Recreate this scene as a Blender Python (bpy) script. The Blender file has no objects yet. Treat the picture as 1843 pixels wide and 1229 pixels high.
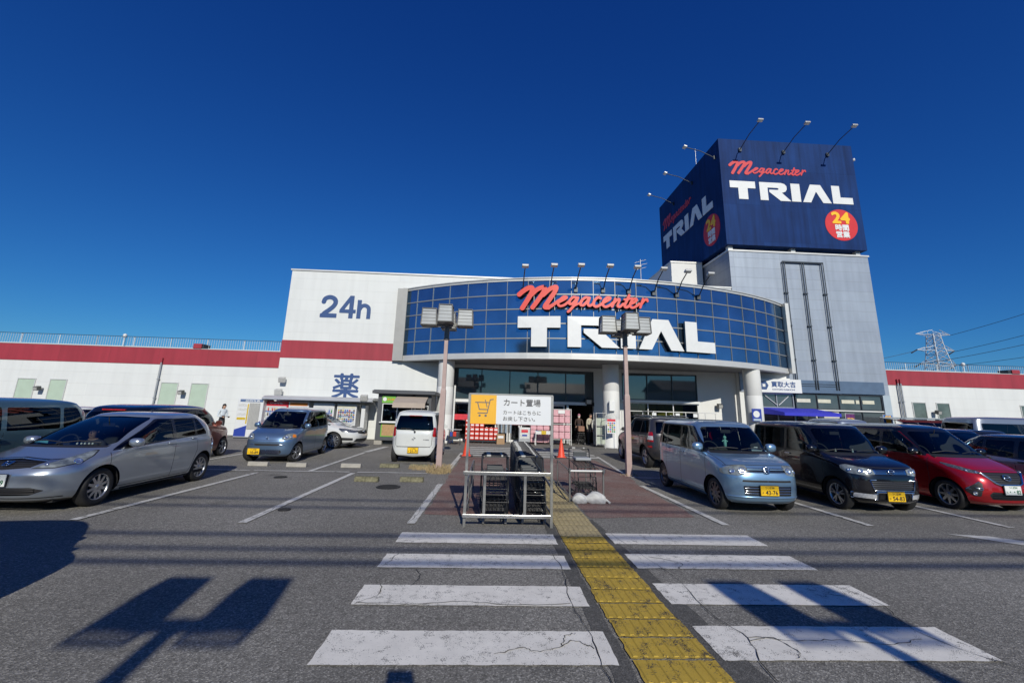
import bpy, bmesh, math, random
import numpy as np
from mathutils import Vector, Matrix
from mathutils.geometry import delaunay_2d_cdt
random.seed(7)
S = bpy.context.scene
COL = S.collection
PI = math.pi
R = math.radians

# ------------------------------------------------------------------ camera, sky, sun
CAMH = 1.7
def setup_camera():
    pitch, roll, yaw = R(12.35), R(1.6), R(2.6)
    F = Vector((math.sin(yaw)*math.cos(pitch), math.cos(yaw)*math.cos(pitch), math.sin(pitch)))
    R0 = Vector((math.cos(yaw), -math.sin(yaw), 0)); U0 = R0.cross(F)
    Rt = math.cos(roll)*R0 + math.sin(roll)*U0
    Up = -math.sin(roll)*R0 + math.cos(roll)*U0
    cd = bpy.data.cameras.new('camera'); co = bpy.data.objects.new('camera', cd); COL.objects.link(co)
    m = Matrix((Rt, Up, -F)).transposed().to_4x4(); m.translation = (0, 0, CAMH)
    co.matrix_world = m
    cd.sensor_width = 36; cd.sensor_fit = 'HORIZONTAL'; cd.lens = 768/1843*36
    cd.shift_y = -44.5/1843
    cd.clip_start = .05; cd.clip_end = 3000
    S.camera = co
setup_camera()
SUN_AZ, SUN_EL = -8.5, 29.3       # heading of the light on the ground from +Y (negative: to -X), elevation
def setup_light():
    w = bpy.data.worlds.new('World'); S.world = w; w.use_nodes = True
    nt = w.node_tree; bg = nt.nodes['Background']
    sky = nt.nodes.new('ShaderNodeTexSky'); sky.sky_type = 'NISHITA'; sky.sun_disc = False
    sky.sun_elevation = R(SUN_EL)
    az = R(SUN_AZ)
    to_sun = Vector((-math.sin(az), -math.cos(az)))
    sky.sun_rotation = math.atan2(to_sun.x, to_sun.y)
    sky.altitude = 0; sky.air_density = 1.0; sky.dust_density = .12; sky.ozone_density = 10.0
    # the camera's colour response: a gain and a gamma for each channel of the sky
    sp = nt.nodes.new('ShaderNodeSeparateColor'); cb = nt.nodes.new('ShaderNodeCombineColor'); nt.links.new(sky.outputs[0], sp.inputs[0])
    for i, (a, g) in enumerate(((.72, 1.55), (.725, 1.24), (.69, .86))):
        p = nt.nodes.new('ShaderNodeMath'); p.operation = 'POWER'; p.inputs[1].default_value = g; nt.links.new(sp.outputs[i], p.inputs[0])
        m = nt.nodes.new('ShaderNodeMath'); m.operation = 'MULTIPLY'; m.inputs[1].default_value = a*.11**g/.1; nt.links.new(p.outputs[0], m.inputs[0]); nt.links.new(m.outputs[0], cb.inputs[i])
    nt.links.new(cb.outputs[0], bg.inputs[0]); bg.inputs[1].default_value = .1
    l = bpy.data.lights.new('sun', 'SUN'); lo = bpy.data.objects.new('sun', l); COL.objects.link(lo)
    l.energy = 3.8; l.angle = R(.5); l.color = (1, .955, .845)
    e = R(SUN_EL)
    d = Vector((math.sin(az)*math.cos(e), math.cos(az)*math.cos(e), -math.sin(e)))
    lo.rotation_euler = d.to_track_quat('-Z', 'Y').to_euler()
    S.view_settings.view_transform = 'Standard'; S.view_settings.look = 'None'
    S.view_settings.gamma = 1; S.view_settings.exposure = 0
setup_light()
S.cycles.max_bounces = 6; S.cycles.transparent_max_bounces = 12
S.cycles.sample_clamp_indirect = 6; S.cycles.caustics_reflective = False; S.cycles.caustics_refractive = False

# ------------------------------------------------------------------ materials
MATS = {}
def srgb(r, g, b):
    f = lambda c: ((c/255+.055)/1.055)**2.4 if c > 10 else c/255/12.92
    return (f(r), f(g), f(b))
def mat(name, col=(.5, .5, .5), rough=.5, metal=0., coat=0., var=.0, vscale=3., bump=0., bscale=60., spec=.5, emit=None, back=None, detail=4):
    if name in MATS: return MATS[name]
    m = bpy.data.materials.new(name); m.use_nodes = True; nt = m.node_tree; b = nt.nodes['Principled BSDF']
    b.inputs['Base Color'].default_value = (*col, 1); b.inputs['Roughness'].default_value = rough
    b.inputs['Metallic'].default_value = metal; b.inputs['Coat Weight'].default_value = coat
    b.inputs['Coat Roughness'].default_value = .03; b.inputs['Specular IOR Level'].default_value = spec
    tc = nt.nodes.new('ShaderNodeTexCoord')
    n = nt.nodes.new('ShaderNodeTexNoise'); n.inputs['Scale'].default_value = vscale; n.inputs['Detail'].default_value = detail
    nt.links.new(tc.outputs['Object'], n.inputs['Vector'])
    mr = nt.nodes.new('ShaderNodeMapRange'); mr.inputs['From Min'].default_value = .3; mr.inputs['From Max'].default_value = .7
    mr.inputs['To Min'].default_value = 1-var; mr.inputs['To Max'].default_value = 1+var
    nt.links.new(n.outputs['Fac'], mr.inputs['Value'])
    vm = nt.nodes.new('ShaderNodeVectorMath'); vm.operation = 'SCALE'; vm.inputs[0].default_value = col
    nt.links.new(mr.outputs[0], vm.inputs['Scale'])
    src = vm.outputs[0]
    if back:
        g = nt.nodes.new('ShaderNodeNewGeometry'); mx = nt.nodes.new('ShaderNodeMix'); mx.data_type = 'RGBA'
        nt.links.new(g.outputs['Backfacing'], mx.inputs['Factor']); nt.links.new(src, mx.inputs[6]); mx.inputs[7].default_value = (*back, 1)
        src = mx.outputs[2]
        iv = nt.nodes.new('ShaderNodeMath'); iv.operation = 'SUBTRACT'; iv.inputs[0].default_value = 1; nt.links.new(g.outputs['Backfacing'], iv.inputs[1])
        for k, v in (('Metallic', metal), ('Coat Weight', coat)):
            mm = nt.nodes.new('ShaderNodeMath'); mm.operation = 'MULTIPLY'; mm.inputs[1].default_value = v
            nt.links.new(iv.outputs[0], mm.inputs[0]); nt.links.new(mm.outputs[0], b.inputs[k])
    nt.links.new(src, b.inputs['Base Color'])
    if bump:
        n2 = nt.nodes.new('ShaderNodeTexNoise'); n2.inputs['Scale'].default_value = bscale; n2.inputs['Detail'].default_value = 3
        nt.links.new(tc.outputs['Object'], n2.inputs['Vector'])
        bp = nt.nodes.new('ShaderNodeBump'); bp.inputs['Strength'].default_value = bump; bp.inputs['Distance'].default_value = .01
        nt.links.new(n2.outputs['Fac'], bp.inputs['Height']); nt.links.new(bp.outputs[0], b.inputs['Normal'])
    if emit:
        b.inputs['Emission Color'].default_value = (*emit[:3], 1); b.inputs['Emission Strength'].default_value = emit[3]
    MATS[name] = m; return m
def paint(name, col, metal=.55, rough=.32):
    m = mat(name, col, rough, metal, coat=1., var=.04, vscale=2.5, back=(.02, .02, .022))
    return m
def glass(name, tint, rough=.01, ior=1.5):
    if name in MATS: return MATS[name]
    m = bpy.data.materials.new(name); m.use_nodes = True; nt = m.node_tree; nt.nodes.clear()
    o = nt.nodes.new('ShaderNodeOutputMaterial'); t = nt.nodes.new('ShaderNodeBsdfTransparent'); t.inputs[0].default_value = (*tint, 1)
    g = nt.nodes.new('ShaderNodeBsdfGlossy'); g.inputs['Roughness'].default_value = rough; g.inputs['Color'].default_value = (.9, .95, 1, 1)
    n = nt.nodes.new('ShaderNodeTexNoise'); n.inputs['Scale'].default_value = .6
    bp = nt.nodes.new('ShaderNodeBump'); bp.inputs['Strength'].default_value = .03; bp.inputs['Distance'].default_value = .05
    nt.links.new(n.outputs['Fac'], bp.inputs['Height']); nt.links.new(bp.outputs[0], g.inputs['Normal'])
    f = nt.nodes.new('ShaderNodeFresnel'); f.inputs['IOR'].default_value = ior
    mx = nt.nodes.new('ShaderNodeMixShader'); nt.links.new(f.outputs[0], mx.inputs[0]); nt.links.new(t.outputs[0], mx.inputs[1]); nt.links.new(g.outputs[0], mx.inputs[2])
    nt.links.new(mx.outputs[0], o.inputs[0]); MATS[name] = m; return m
def panel_mat(name, col, w, h, seam=.75, metal=0., rough=.6, gap=.012, axis='xz', var=.03, streak=.04, off=.5):
    """cladding panels: a grid of joints, slight tone changes and vertical weathering"""
    if name in MATS: return MATS[name]
    m = mat(name, col, rough, metal, var=var, vscale=.8); nt = m.node_tree; b = nt.nodes['Principled BSDF']
    L = nt.links; N = nt.nodes.new
    tc = N('ShaderNodeTexCoord'); sp = N('ShaderNodeSeparateXYZ'); L.new(tc.outputs['Object'], sp.inputs[0])
    cb = N('ShaderNodeCombineXYZ'); L.new(sp.outputs['X' if axis[0] == 'x' else 'Y'], cb.inputs[0]); L.new(sp.outputs['Z'], cb.inputs[1])
    br = N('ShaderNodeTexBrick'); L.new(cb.outputs[0], br.inputs['Vector']); br.inputs['Scale'].default_value = 1
    br.inputs['Brick Width'].default_value = w; br.inputs['Row Height'].default_value = h; br.inputs['Mortar Size'].default_value = gap
    br.inputs['Mortar Smooth'].default_value = .3; br.offset = off
    br.inputs['Color1'].default_value = (1, 1, 1, 1); br.inputs['Color2'].default_value = (1-streak, 1-streak, 1-streak*.8, 1)
    br.inputs['Mortar'].default_value = (seam, seam, seam, 1)
    mp = N('ShaderNodeMapping'); mp.inputs['Scale'].default_value = (3, 3, .25); L.new(tc.outputs['Object'], mp.inputs[0])
    nz = N('ShaderNodeTexNoise'); nz.inputs['Scale'].default_value = 1.2; nz.inputs['Detail'].default_value = 5; L.new(mp.outputs[0], nz.inputs['Vector'])
    mr = N('ShaderNodeMapRange'); mr.inputs['From Min'].default_value = .35; mr.inputs['From Max'].default_value = .7; mr.inputs['To Min'].default_value = 1; mr.inputs['To Max'].default_value = 1-streak*1.6
    L.new(nz.outputs['Fac'], mr.inputs['Value'])
    v1 = N('ShaderNodeVectorMath'); v1.operation = 'SCALE'; L.new(br.outputs['Color'], v1.inputs[0]); L.new(mr.outputs[0], v1.inputs['Scale'])
    v2 = N('ShaderNodeVectorMath'); v2.operation = 'MULTIPLY'; old = b.inputs['Base Color'].links[0].from_socket
    L.new(old, v2.inputs[0]); L.new(v1.outputs[0], v2.inputs[1]); L.new(v2.outputs[0], b.inputs['Base Color'])
    bp = N('ShaderNodeBump'); bp.inputs['Strength'].default_value = .4; bp.inputs['Distance'].default_value = .01; bp.invert = True
    L.new(br.outputs['Fac'], bp.inputs['Height']); L.new(bp.outputs[0], b.inputs['Normal'])
    return m

# ------------------------------------------------------------------ mesh helpers
WORLDP = set()
class MB:
    def __init__(s): s.v = []; s.f = []; s.m = []; s.ms = []; s.sm = []
    def mi(s, m):
        if m not in s.ms: s.ms.append(m)
        return s.ms.index(m)
    def add(s, vs, fs, m, smooth=False, M=None):
        o = len(s.v); i = s.mi(m)
        if M is not None: vs = [M @ Vector(v) for v in vs]
        s.v += [tuple(v) for v in vs]
        for f in fs: s.f.append(tuple(k+o for k in f)); s.m.append(i); s.sm.append(smooth)
        return s
    def box(s, x0, x1, y0, y1, z0, z1, m, M=None, bev=0.):
        if bev:
            bm = bmesh.new(); bmesh.ops.create_cube(bm, size=1)
            for v in bm.verts: v.co = Vector(((x0+x1)/2+v.co.x*(x1-x0), (y0+y1)/2+v.co.y*(y1-y0), (z0+z1)/2+v.co.z*(z1-z0)))
            bev = min(bev, .45*min(abs(x1-x0), abs(y1-y0), abs(z1-z0)))
            bmesh.ops.bevel(bm, geom=bm.edges[:], offset=bev, segments=2, affect='EDGES', profile=.5)
            return s.frombm(bm, m, M)
        vs = [(x, y, z) for z in (z0, z1) for y in (y0, y1) for x in (x0, x1)]
        return s.add(vs, [(0, 2, 3, 1), (4, 5, 7, 6), (0, 1, 5, 4), (2, 6, 7, 3), (0, 4, 6, 2), (1, 3, 7, 5)], m, False, M)
    def frombm(s, bm, m, M=None, smooth=False):
        bm.verts.index_update(); vs = [v.co.copy() for v in bm.verts]; fs = [tuple(v.index for v in f.verts) for f in bm.faces]
        bm.free(); return s.add(vs, fs, m, smooth, M)
    def cyl(s, p0, p1, r0, m, r1=None, n=12, caps=True, smooth=True):
        r1 = r0 if r1 is None else r1
        p0, p1 = Vector(p0), Vector(p1); d = (p1-p0).normalized()
        a = d.orthogonal().normalized(); b = d.cross(a)
        vs = []
        for p, r in ((p0, r0), (p1, r1)):
            for k in range(n):
                t = 2*PI*k/n; vs.append(p+a*math.cos(t)*r+b*math.sin(t)*r)
        fs = [(k, (k+1) % n, n+(k+1) % n, n+k) for k in range(n)]
        s.add(vs, fs, m, smooth)
        if caps: s.add(vs, [tuple(range(n))[::-1], tuple(range(n, 2*n))], m, False)
        return s
    def tube(s, pts, r, m, n=8, closed=False):
        pts = [Vector(p) for p in pts]; N = len(pts); vs = []; rr = r if isinstance(r, (list, tuple)) else [r]*N
        a = None
        for i, p in enumerate(pts):
            if closed: d = (pts[(i+1) % N]-pts[i-1]).normalized()
            else: d = (pts[min(i+1, N-1)]-pts[max(i-1, 0)]).normalized()
            a = d.orthogonal().normalized() if a is None else (a-d*a.dot(d)).normalized()
            b = d.cross(a)
            for k in range(n):
                t = 2*PI*k/n; vs.append(p+(a*math.cos(t)+b*math.sin(t))*rr[i])
        fs = []
        for i in range(N if closed else N-1):
            j = (i+1) % N
            for k in range(n): fs.append((i*n+k, i*n+(k+1) % n, j*n+(k+1) % n, j*n+k))
        s.add(vs, fs, m, True)
        if not closed: s.add(vs[:n]+vs[-n:], [tuple(range(n))[::-1], tuple(range(n, 2*n))], m)
        return s
    def lathe(s, prof, m, axis='z', n=24, M=None, smooth=True):
        """prof: (radius, height) pairs"""
        vs = []
        for r, h in prof:
            for k in range(n):
                t = 2*PI*k/n; c, q = math.cos(t)*r, math.sin(t)*r
                vs.append((c, q, h) if axis == 'z' else ((c, h, -q) if axis == 'y' else (h, c, q)))
        fs = [(i*n+k, i*n+(k+1) % n, (i+1)*n+(k+1) % n, (i+1)*n+k) for i in range(len(prof)-1) for k in range(n)]
        return s.add(vs, fs, m, smooth, M)
    def prism(s, poly, a, b, m, axis='y', M=None):
        """2-D polygon extruded between a and b along axis; poly is (x,z) for y, (y,z) for x, (x,y) for z"""
        n = len(poly)
        def P(p, h): return (p[0], h, p[1]) if axis == 'y' else ((h, p[0], p[1]) if axis == 'x' else (p[0], p[1], h))
        tri = delaunay_2d_cdt([Vector(p) for p in poly], [], [list(range(n))], 1, 1e-6)
        tv = tri[0]; vs = [P(p, a) for p in tv]+[P(p, b) for p in tv]; k = len(tv)
        fs = [tuple(f) for f in tri[2]]+[tuple(i+k for i in f)[::-1] for f in tri[2]]
        s.add(vs, fs, m, False, M)
        vs = [P(p, a) for p in poly]+[P(p, b) for p in poly]
        return s.add(vs, [(i, (i+1) % n, n+(i+1) % n, n+i) for i in range(n)], m, False, M)
    def ball(s, c, r, m, sub=2, M=None):
        bm = bmesh.new(); bmesh.ops.create_icosphere(bm, subdivisions=sub, radius=1)
        rr = r if isinstance(r, (tuple, list)) else (r, r, r)
        for v in bm.verts: v.co = Vector((c[0]+v.co.x*rr[0], c[1]+v.co.y*rr[1], c[2]+v.co.z*rr[2]))
        return s.frombm(bm, m, M, True)
    def build(s, name, parent=None, fix=True, **kw):
        me = bpy.data.meshes.new(name); me.from_pydata(s.v, [], s.f)
        for m in s.ms: me.materials.append(m)
        me.polygons.foreach_set('material_index', s.m); me.polygons.foreach_set('use_smooth', s.sm); me.update()
        if fix:
            bm = bmesh.new(); bm.from_mesh(me); bmesh.ops.recalc_face_normals(bm, faces=bm.faces); bm.to_mesh(me); bm.free()
        o = bpy.data.objects.new(name, me); COL.objects.link(o)
        if parent:
            o.parent = parent
            if parent.name in WORLDP: o.matrix_parent_inverse = Matrix.Translation(-parent.location)
        tag(o, **kw); return o
def tag(o, label=None, cat=None, group=None, kind=None):
    if label: o['label'] = label
    if cat: o['category'] = cat
    if group: o['group'] = group
    if kind: o['kind'] = kind
    return o
def thing(name, label, cat, loc=(0, 0, 0), rz=0, group=None):
    o = bpy.data.objects.new(name, None); COL.objects.link(o); o.location = loc; o.rotation_euler = (0, 0, rz)
    o.empty_display_size = .2
    return tag(o, label, cat, group)
def kids(o): return [c for c in bpy.data.objects if c.parent == o]
def copy_tree(o, parent=None):
    c = o.copy(); COL.objects.link(c); c.parent = parent
    for ch in kids(o): copy_tree(ch, c)
    return c
def place(name, label, cat, loc, group=None):
    """a thing whose parts are written in world coordinates"""
    o = thing(name, label, cat, loc, 0, group); WORLDP.add(o.name); return o

# ------------------------------------------------------------------ lettering
def march(F, x0, z0, h):
    """filled contour F>0 on a grid -> 2-D verts, faces, boundary edges"""
    nz, nx = F.shape; V = {}; vs = []; fs = []; be = []
    def key(k, p):
        if k not in V: V[k] = len(vs); vs.append(p)
        return V[k]
    for j in range(nz-1):
        row = (F[j] > 0) | (F[j+1] > 0)
        for i in range(nx-1):
            if not (row[i] or row[i+1]): continue
            c = [(i, j), (i+1, j), (i+1, j+1), (i, j+1)]; g = [F[q[1], q[0]] for q in c]
            if g[0] <= 0 and g[1] <= 0 and g[2] <= 0 and g[3] <= 0: continue
            poly = []; cross = []
            for k in range(4):
                a, b = c[k], c[(k+1) % 4]; fa, fb = g[k], g[(k+1) % 4]
                if fa > 0: poly.append(key(a, (x0+a[0]*h, z0+a[1]*h)))
                if (fa > 0) != (fb > 0):
                    t = fa/(fa-fb); p = (x0+(a[0]+(b[0]-a[0])*t)*h, z0+(a[1]+(b[1]-a[1])*t)*h)
                    q = key((min(a, b), max(a, b)), p); poly.append(q); cross.append(q)
            if len(poly) >= 3: fs.append(tuple(poly))
            if len(cross) == 2: be.append((cross[0], cross[1]))
            elif len(cross) == 4: be += [(cross[0], cross[1]), (cross[2], cross[3])]
    return vs, fs, be
def slab(mb, sh, m, depth, mside=None, fn=None):
    """extrude a marched shape; fn maps (u, v, w) to a point, w = 0 front .. depth back"""
    vs, fs, be = sh; n = len(vs)
    mb.add([fn(u, v, 0) for u, v in vs], fs, m)
    mb.add([fn(u, v, 0) for u, v in vs]+[fn(u, v, depth) for u, v in vs], [(a, b, b+n, a+n) for a, b in be], mside or m)
def strokes(lines, h=1.):
    """brush strokes (list of (radius, [(x,y)...])) -> marched union"""
    P = np.array([p for r, l in lines for p in l]); rm = max(r if not isinstance(r, tuple) else max(r) for r, _ in lines)
    x0, z0 = P.min(0)-rm-2*h; x1, z1 = P.max(0)+rm+2*h
    X, Z = np.meshgrid(np.arange(x0, x1, h), np.arange(z0, z1, h)); F = np.full(X.shape, -1e9)
    for r, l in lines:
        l = smooth_line(l); n = len(l)-1
        for i in range(n):
            a, b = np.array(l[i]), np.array(l[i+1]); d = b-a; q = d@d+1e-12
            t = np.clip(((X-a[0])*d[0]+(Z-a[1])*d[1])/q, 0, 1)
            rr = r if not isinstance(r, tuple) else r[0]+(r[1]-r[0])*(i+t)/n
            F = np.maximum(F, rr-np.hypot(X-a[0]-t*d[0], Z-a[1]-t*d[1]))
    return march(F, x0, z0, h)
def smooth_line(l, k=5):
    if len(l) < 3: return l
    P = [np.array(p, float) for p in l]; P = [2*P[0]-P[1]]+P+[2*P[-1]-P[-2]]; out = []
    for i in range(1, len(P)-2):
        for j in range(k):
            t = j/k; a, b, c, d = P[i-1:i+3]
            out.append(.5*((2*b)+(c-a)*t+(2*a-5*b+4*c-d)*t*t+(3*b-a-3*c+d)*t**3))
    out.append(P[-2]); return out
def text_shape(body, size, grow=0., res=40, sx=1., spacing=1.):
    """a text in the built-in font, thickened by grow (in em) -> marched union, width"""
    c = bpy.data.curves.new('t', 'FONT'); c.body = body; c.space_character = spacing
    o = bpy.data.objects.new('t', c); COL.objects.link(o)
    me = o.evaluated_get(bpy.context.evaluated_depsgraph_get()).to_mesh()
    vv = np.array([v.co[:2] for v in me.vertices]); me.calc_loop_triangles(); tt = [tuple(t.vertices) for t in me.loop_triangles]
    h = 1/res; g = grow
    x0, z0 = vv.min(0)-g-3*h; x1, z1 = vv.max(0)+g+3*h; ss = 3; hh = h/ss
    nx, nz = int((x1-x0)/hh)+2, int((z1-z0)/hh)+2; A = np.zeros((nz, nx))
    for t in tt:
        p = (vv[list(t)]-(x0, z0))/hh; mn = np.floor(p.min(0)).astype(int); mx = np.ceil(p.max(0)).astype(int)+1
        X, Z = np.meshgrid(np.arange(mn[0], mx[0]), np.arange(mn[1], mx[1])); s = []
        for k in range(3):
            a, b = p[k], p[(k+1) % 3]; s.append((b[0]-a[0])*(Z-a[1])-(b[1]-a[1])*(X-a[0]))
        ins = ((s[0] >= -.01) & (s[1] >= -.01) & (s[2] >= -.01)) | ((s[0] <= .01) & (s[1] <= .01) & (s[2] <= .01))
        A[mn[1]:mx[1], mn[0]:mx[0]] = np.maximum(A[mn[1]:mx[1], mn[0]:mx[0]], ins)
    k = int(round(g/hh)); B = A.copy()
    for dz in range(-k, k+1):
        for dx in range(-k, k+1):
            if dx*dx+dz*dz <= k*k+.5 and (dx or dz): B = np.maximum(B, np.roll(np.roll(A, dz, 0), dx, 1))
    for _ in range(2): B = (B+np.roll(B, 1, 0)+np.roll(B, -1, 0))/3; B = (B+np.roll(B, 1, 1)+np.roll(B, -1, 1))/3
    F = B[::ss, ::ss]-.5; bpy.data.objects.remove(o)
    vs, fs, be = march(F, x0, z0, h)
    vs = [(a*size*sx, b*size) for a, b in vs]
    return vs, fs, be
def text_mb(mb, body, size, m, pos, u=(1, 0, 0), v=(0, 0, 1), grow=0., depth=.003, center=False, width=None, res=30, spacing=1.):
    sh = text_shape(body, size, grow, res, spacing=spacing); U, V = Vector(u), Vector(v)
    xs = [p[0] for p in sh[0]]; w = max(xs)-min(xs); k = (width/w) if width else 1
    o = min(xs)+(w/2 if center else 0); P = Vector(pos); O = U.cross(V)
    slab(mb, sh, m, depth, None, lambda a, b, c: P+U*(a-o)*k+V*b+O*(depth-c))
    # front face lies depth in front of pos (towards U x V = outwards)
# ------------------------------------------------------------------ cars: one lofted shell per car, cut into its panels, panes and lamps
def pchip(x, y, q):
    x = np.asarray(x, float); y = np.asarray(y, float); h = np.diff(x); d = np.diff(y)/h; m = np.zeros_like(y)
    for i in range(1, len(x)-1):
        if d[i-1]*d[i] > 0:
            w1, w2 = 2*h[i]+h[i-1], h[i]+2*h[i-1]; m[i] = (w1+w2)/(w1/d[i-1]+w2/d[i])
    m[0], m[-1] = d[0], d[-1]
    q = np.clip(q, x[0], x[-1]); i = np.clip(np.searchsorted(x, q)-1, 0, len(x)-2); t = (q-x[i])/h[i]
    return (2*t**3-3*t**2+1)*y[i]+(t**3-2*t**2+t)*h[i]*m[i]+(-2*t**3+3*t**2)*y[i+1]+(t**3-t**2)*h[i]*m[i+1]
class Shell:
    def __init__(s, keys, ztop, ef=(6, 3.6), er=(9, 6), dome=2.6):
        s.k = np.array([k[:4] for k in keys], float); s.z0 = s.k[0, 0]; s.ze = s.k[-1, 0]; s.zt = ztop; s.ef = ef; s.er = er; s.dome = dome
        q = np.linspace(0, 1, 400); zz = np.concatenate([s.z0+(s.ze-s.z0)*q, s.ze+(s.zt-s.ze)*(1-(1-q[1:])**2.2)])
        xf, xr, w = s.lev(zz); ds = np.hypot(np.diff(zz), np.maximum(np.abs(np.diff(xf))*.6, np.abs(np.diff(w))))
        s.zz = zz; s.vv = np.concatenate([[0], np.cumsum(ds+1e-6)])
        th = np.linspace(0, PI, 2001); xx = 1.8*np.sign(np.cos(th))*np.abs(np.cos(th))**(2/6); yy = .75*np.sin(th)**(2/4.5)
        s.th = th; s.dd = np.concatenate([[0], np.cumsum(np.hypot(np.diff(xx), np.diff(yy)))])
        s.D = s.dd[-1]; s.V = s.vv[-1]
    def lev(s, z):
        z = np.asarray(z, float); zc = np.minimum(z, s.ze); xf = pchip(s.k[:, 0], s.k[:, 1], zc); xr = pchip(s.k[:, 0], s.k[:, 2], zc); w = pchip(s.k[:, 0], s.k[:, 3], zc)
        t = np.clip((z-s.ze)/(s.zt-s.ze), 0, 1); sc = np.maximum(1-t**2, 0)**(1/s.dome); sc = np.maximum(sc, .003)
        xc = (xf+xr)/2; return xc+(xf-xc)*sc, xc+(xr-xc)*sc, w*sc
    def P(s, d, v):
        d = np.clip(d, 0, s.D); z = np.interp(v, s.vv, s.zz); th = np.interp(d, s.dd, s.th); xf, xr, w = s.lev(z)
        c = np.cos(th); sn = np.abs(np.sin(th)); fr = c > 0; a = np.where(fr, s.ef[0], s.er[0]); b = np.where(fr, s.ef[1], s.er[1])
        xc = (xf+xr)/2; L = (xf-xr)/2
        return np.stack([xc+L*np.sign(c)*np.abs(c)**(2/a), w*sn**(2/b), z], -1)
    def N(s, d, v):
        e = .004
        d0, d1 = np.maximum(d-e, 0), np.minimum(d+e, s.D); v0, v1 = np.maximum(v-e, 0), np.minimum(v+e, s.V-.02)
        v0 = np.minimum(v0, v1-.002)
        A = s.P(d1, v)-s.P(d0, v); bad = np.linalg.norm(A, axis=-1) < 1e-5
        B = s.P(d, v1)-s.P(d, v0); n = np.cross(A, B)*-1.
        # outward: away from the centre line
        p = s.P(d, v); o = np.stack([p[..., 0]-np.clip(p[..., 0], -.9, .6), p[..., 1]*1.0, np.full(p[..., 0].shape, .2)], -1)
        sg = np.sign((n*o).sum(-1)); sg[sg == 0] = 1; n = n*sg[..., None]
        l = np.linalg.norm(n, axis=-1); top = (v > s.V-.05) | (l < 1e-9)
        n = n/np.maximum(l, 1e-9)[..., None]; n[top] = (0, 0, 1)
        return n
    def map(s, kind, a, z):
        z = min(max(z, s.z0), s.zt-.0005); xf, xr, w = [float(q) for q in s.lev(z)]
        if kind == 's':
            xc, L = (xf+xr)/2, (xf-xr)/2; c = max(-1, min(1, (a-xc)/L)); e = s.ef[0] if c > 0 else s.er[0]
            th = math.acos(math.copysign(abs(c)**(e/2), c))
        else:
            e = (s.ef if kind == 'f' else s.er)[1]; q = min(1, abs(a)/w); th = math.asin(q**(e/2))
            if kind == 'r': th = PI-th
        return float(np.interp(th, s.th, s.dd)), float(np.interp(z, s.zz, s.vv))
    def pt(s, kind, a, z):
        d, v = s.map(kind, a, z); return Vector(s.P(np.array([d]), np.array([v]))[0]), Vector(s.N(np.array([d]), np.array([v]))[0])
def inside(px, py, poly):
    r = np.zeros(px.shape, bool); n = len(poly)
    for i in range(n):
        x1, y1 = poly[i]; x2, y2 = poly[(i+1) % n]
        if y1 == y2: continue
        c = ((y1 > py) != (y2 > py)) & (px < (x2-x1)*(py-y1)/(y2-y1)+x1); r ^= c
    return r
def roundpoly(pts, r, n=3):
    """cut the corners of a (kind, a, z) polygon"""
    out = []; N = len(pts)
    for i in range(N):
        p, q, t = pts[i-1], pts[i], pts[(i+1) % N]
        if p[0] != q[0] or t[0] != q[0]: out.append(q); continue
        P, Q, T = Vector(p[1:]), Vector(q[1:]), Vector(t[1:]); a, b = (P-Q), (T-Q); rr = min(r, a.length*.4, b.length*.4)
        A, B = Q+a.normalized()*rr, Q+b.normalized()*rr
        for k in range(n+1):
            u = k/n; w = A*(1-u)**2+Q*2*u*(1-u)+B*u*u; out.append((q[0], w.x, w.y))
    return out
def strip(kind, pts, w):
    """thin closed polygon along a line, for shut lines"""
    P = [Vector(p) for p in pts]; L = []; Rr = []
    for i, p in enumerate(P):
        d = (P[min(i+1, len(P)-1)]-P[max(i-1, 0)]).normalized(); n = Vector((-d.y, d.x))*w/2; L.append(p+n); Rr.append(p-n)
    return [(kind, q.x, q.y) for q in L+Rr[::-1]]
def arcpts(cx, cz, r, a0, a1, n=14): return [(cx+r*math.cos(R(a0+(a1-a0)*k/n)), cz+r*math.sin(R(a0+(a1-a0)*k/n))) for k in range(n+1)]

M_tyre = mat('tyre rubber', (.018, .018, .019), .75, var=.15, vscale=20)
M_black = mat('black plastic', (.02, .02, .022), .5, var=.1)
M_blackgloss = mat('gloss black trim', (.012, .012, .014), .18, var=.05, coat=.5)
M_seam = mat('dark shut line', (.012, .012, .014), .7)
M_well = mat('wheel well black', (.008, .008, .009), .9)
M_chrome = mat('chrome', (.75, .76, .78), .12, 1., var=.02)
M_alloy = mat('alloy rim silver', (.5, .51, .53), .28, .85, var=.05)
M_alloyd = mat('alloy rim dark', (.16, .165, .18), .3, .8, var=.05)
M_lampglass = mat('headlamp lens', (.27, .30, .29), .1, .3, coat=1, var=.35, vscale=14, detail=1)
M_lampdark = mat('headlamp inner', (.18, .19, .2), .15, .6, coat=1, var=.5, vscale=30)
M_bulb = mat('lamp reflector', (.9, .9, .88), .1, .9, coat=1, var=.1)
M_red = mat('tail lamp red', (.42, .01, .012), .12, 0, coat=1, var=.25, vscale=40)
M_clearlamp = mat('clear lamp lens', (.75, .75, .75), .1, .2, coat=1, var=.2, vscale=40)
M_orange = mat('indicator amber', (.8, .22, .01), .15, 0, coat=1, var=.1)
M_plateY = mat('plate yellow', (.86, .52, .01), .45, var=.03)
M_plateW = mat('plate white', (.75, .78, .76), .45, var=.03)
M_ink = mat('plate ink black', (.015, .015, .015), .5)
M_inkg = mat('plate ink green', (.01, .12, .05), .5)
M_seat = mat('seat fabric grey', (.05, .05, .052), .9, var=.1)
M_seatl = mat('seat fabric light', (.22, .2, .18), .9, var=.1)
M_dash = mat('dashboard black', (.02, .02, .022), .7)
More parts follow.
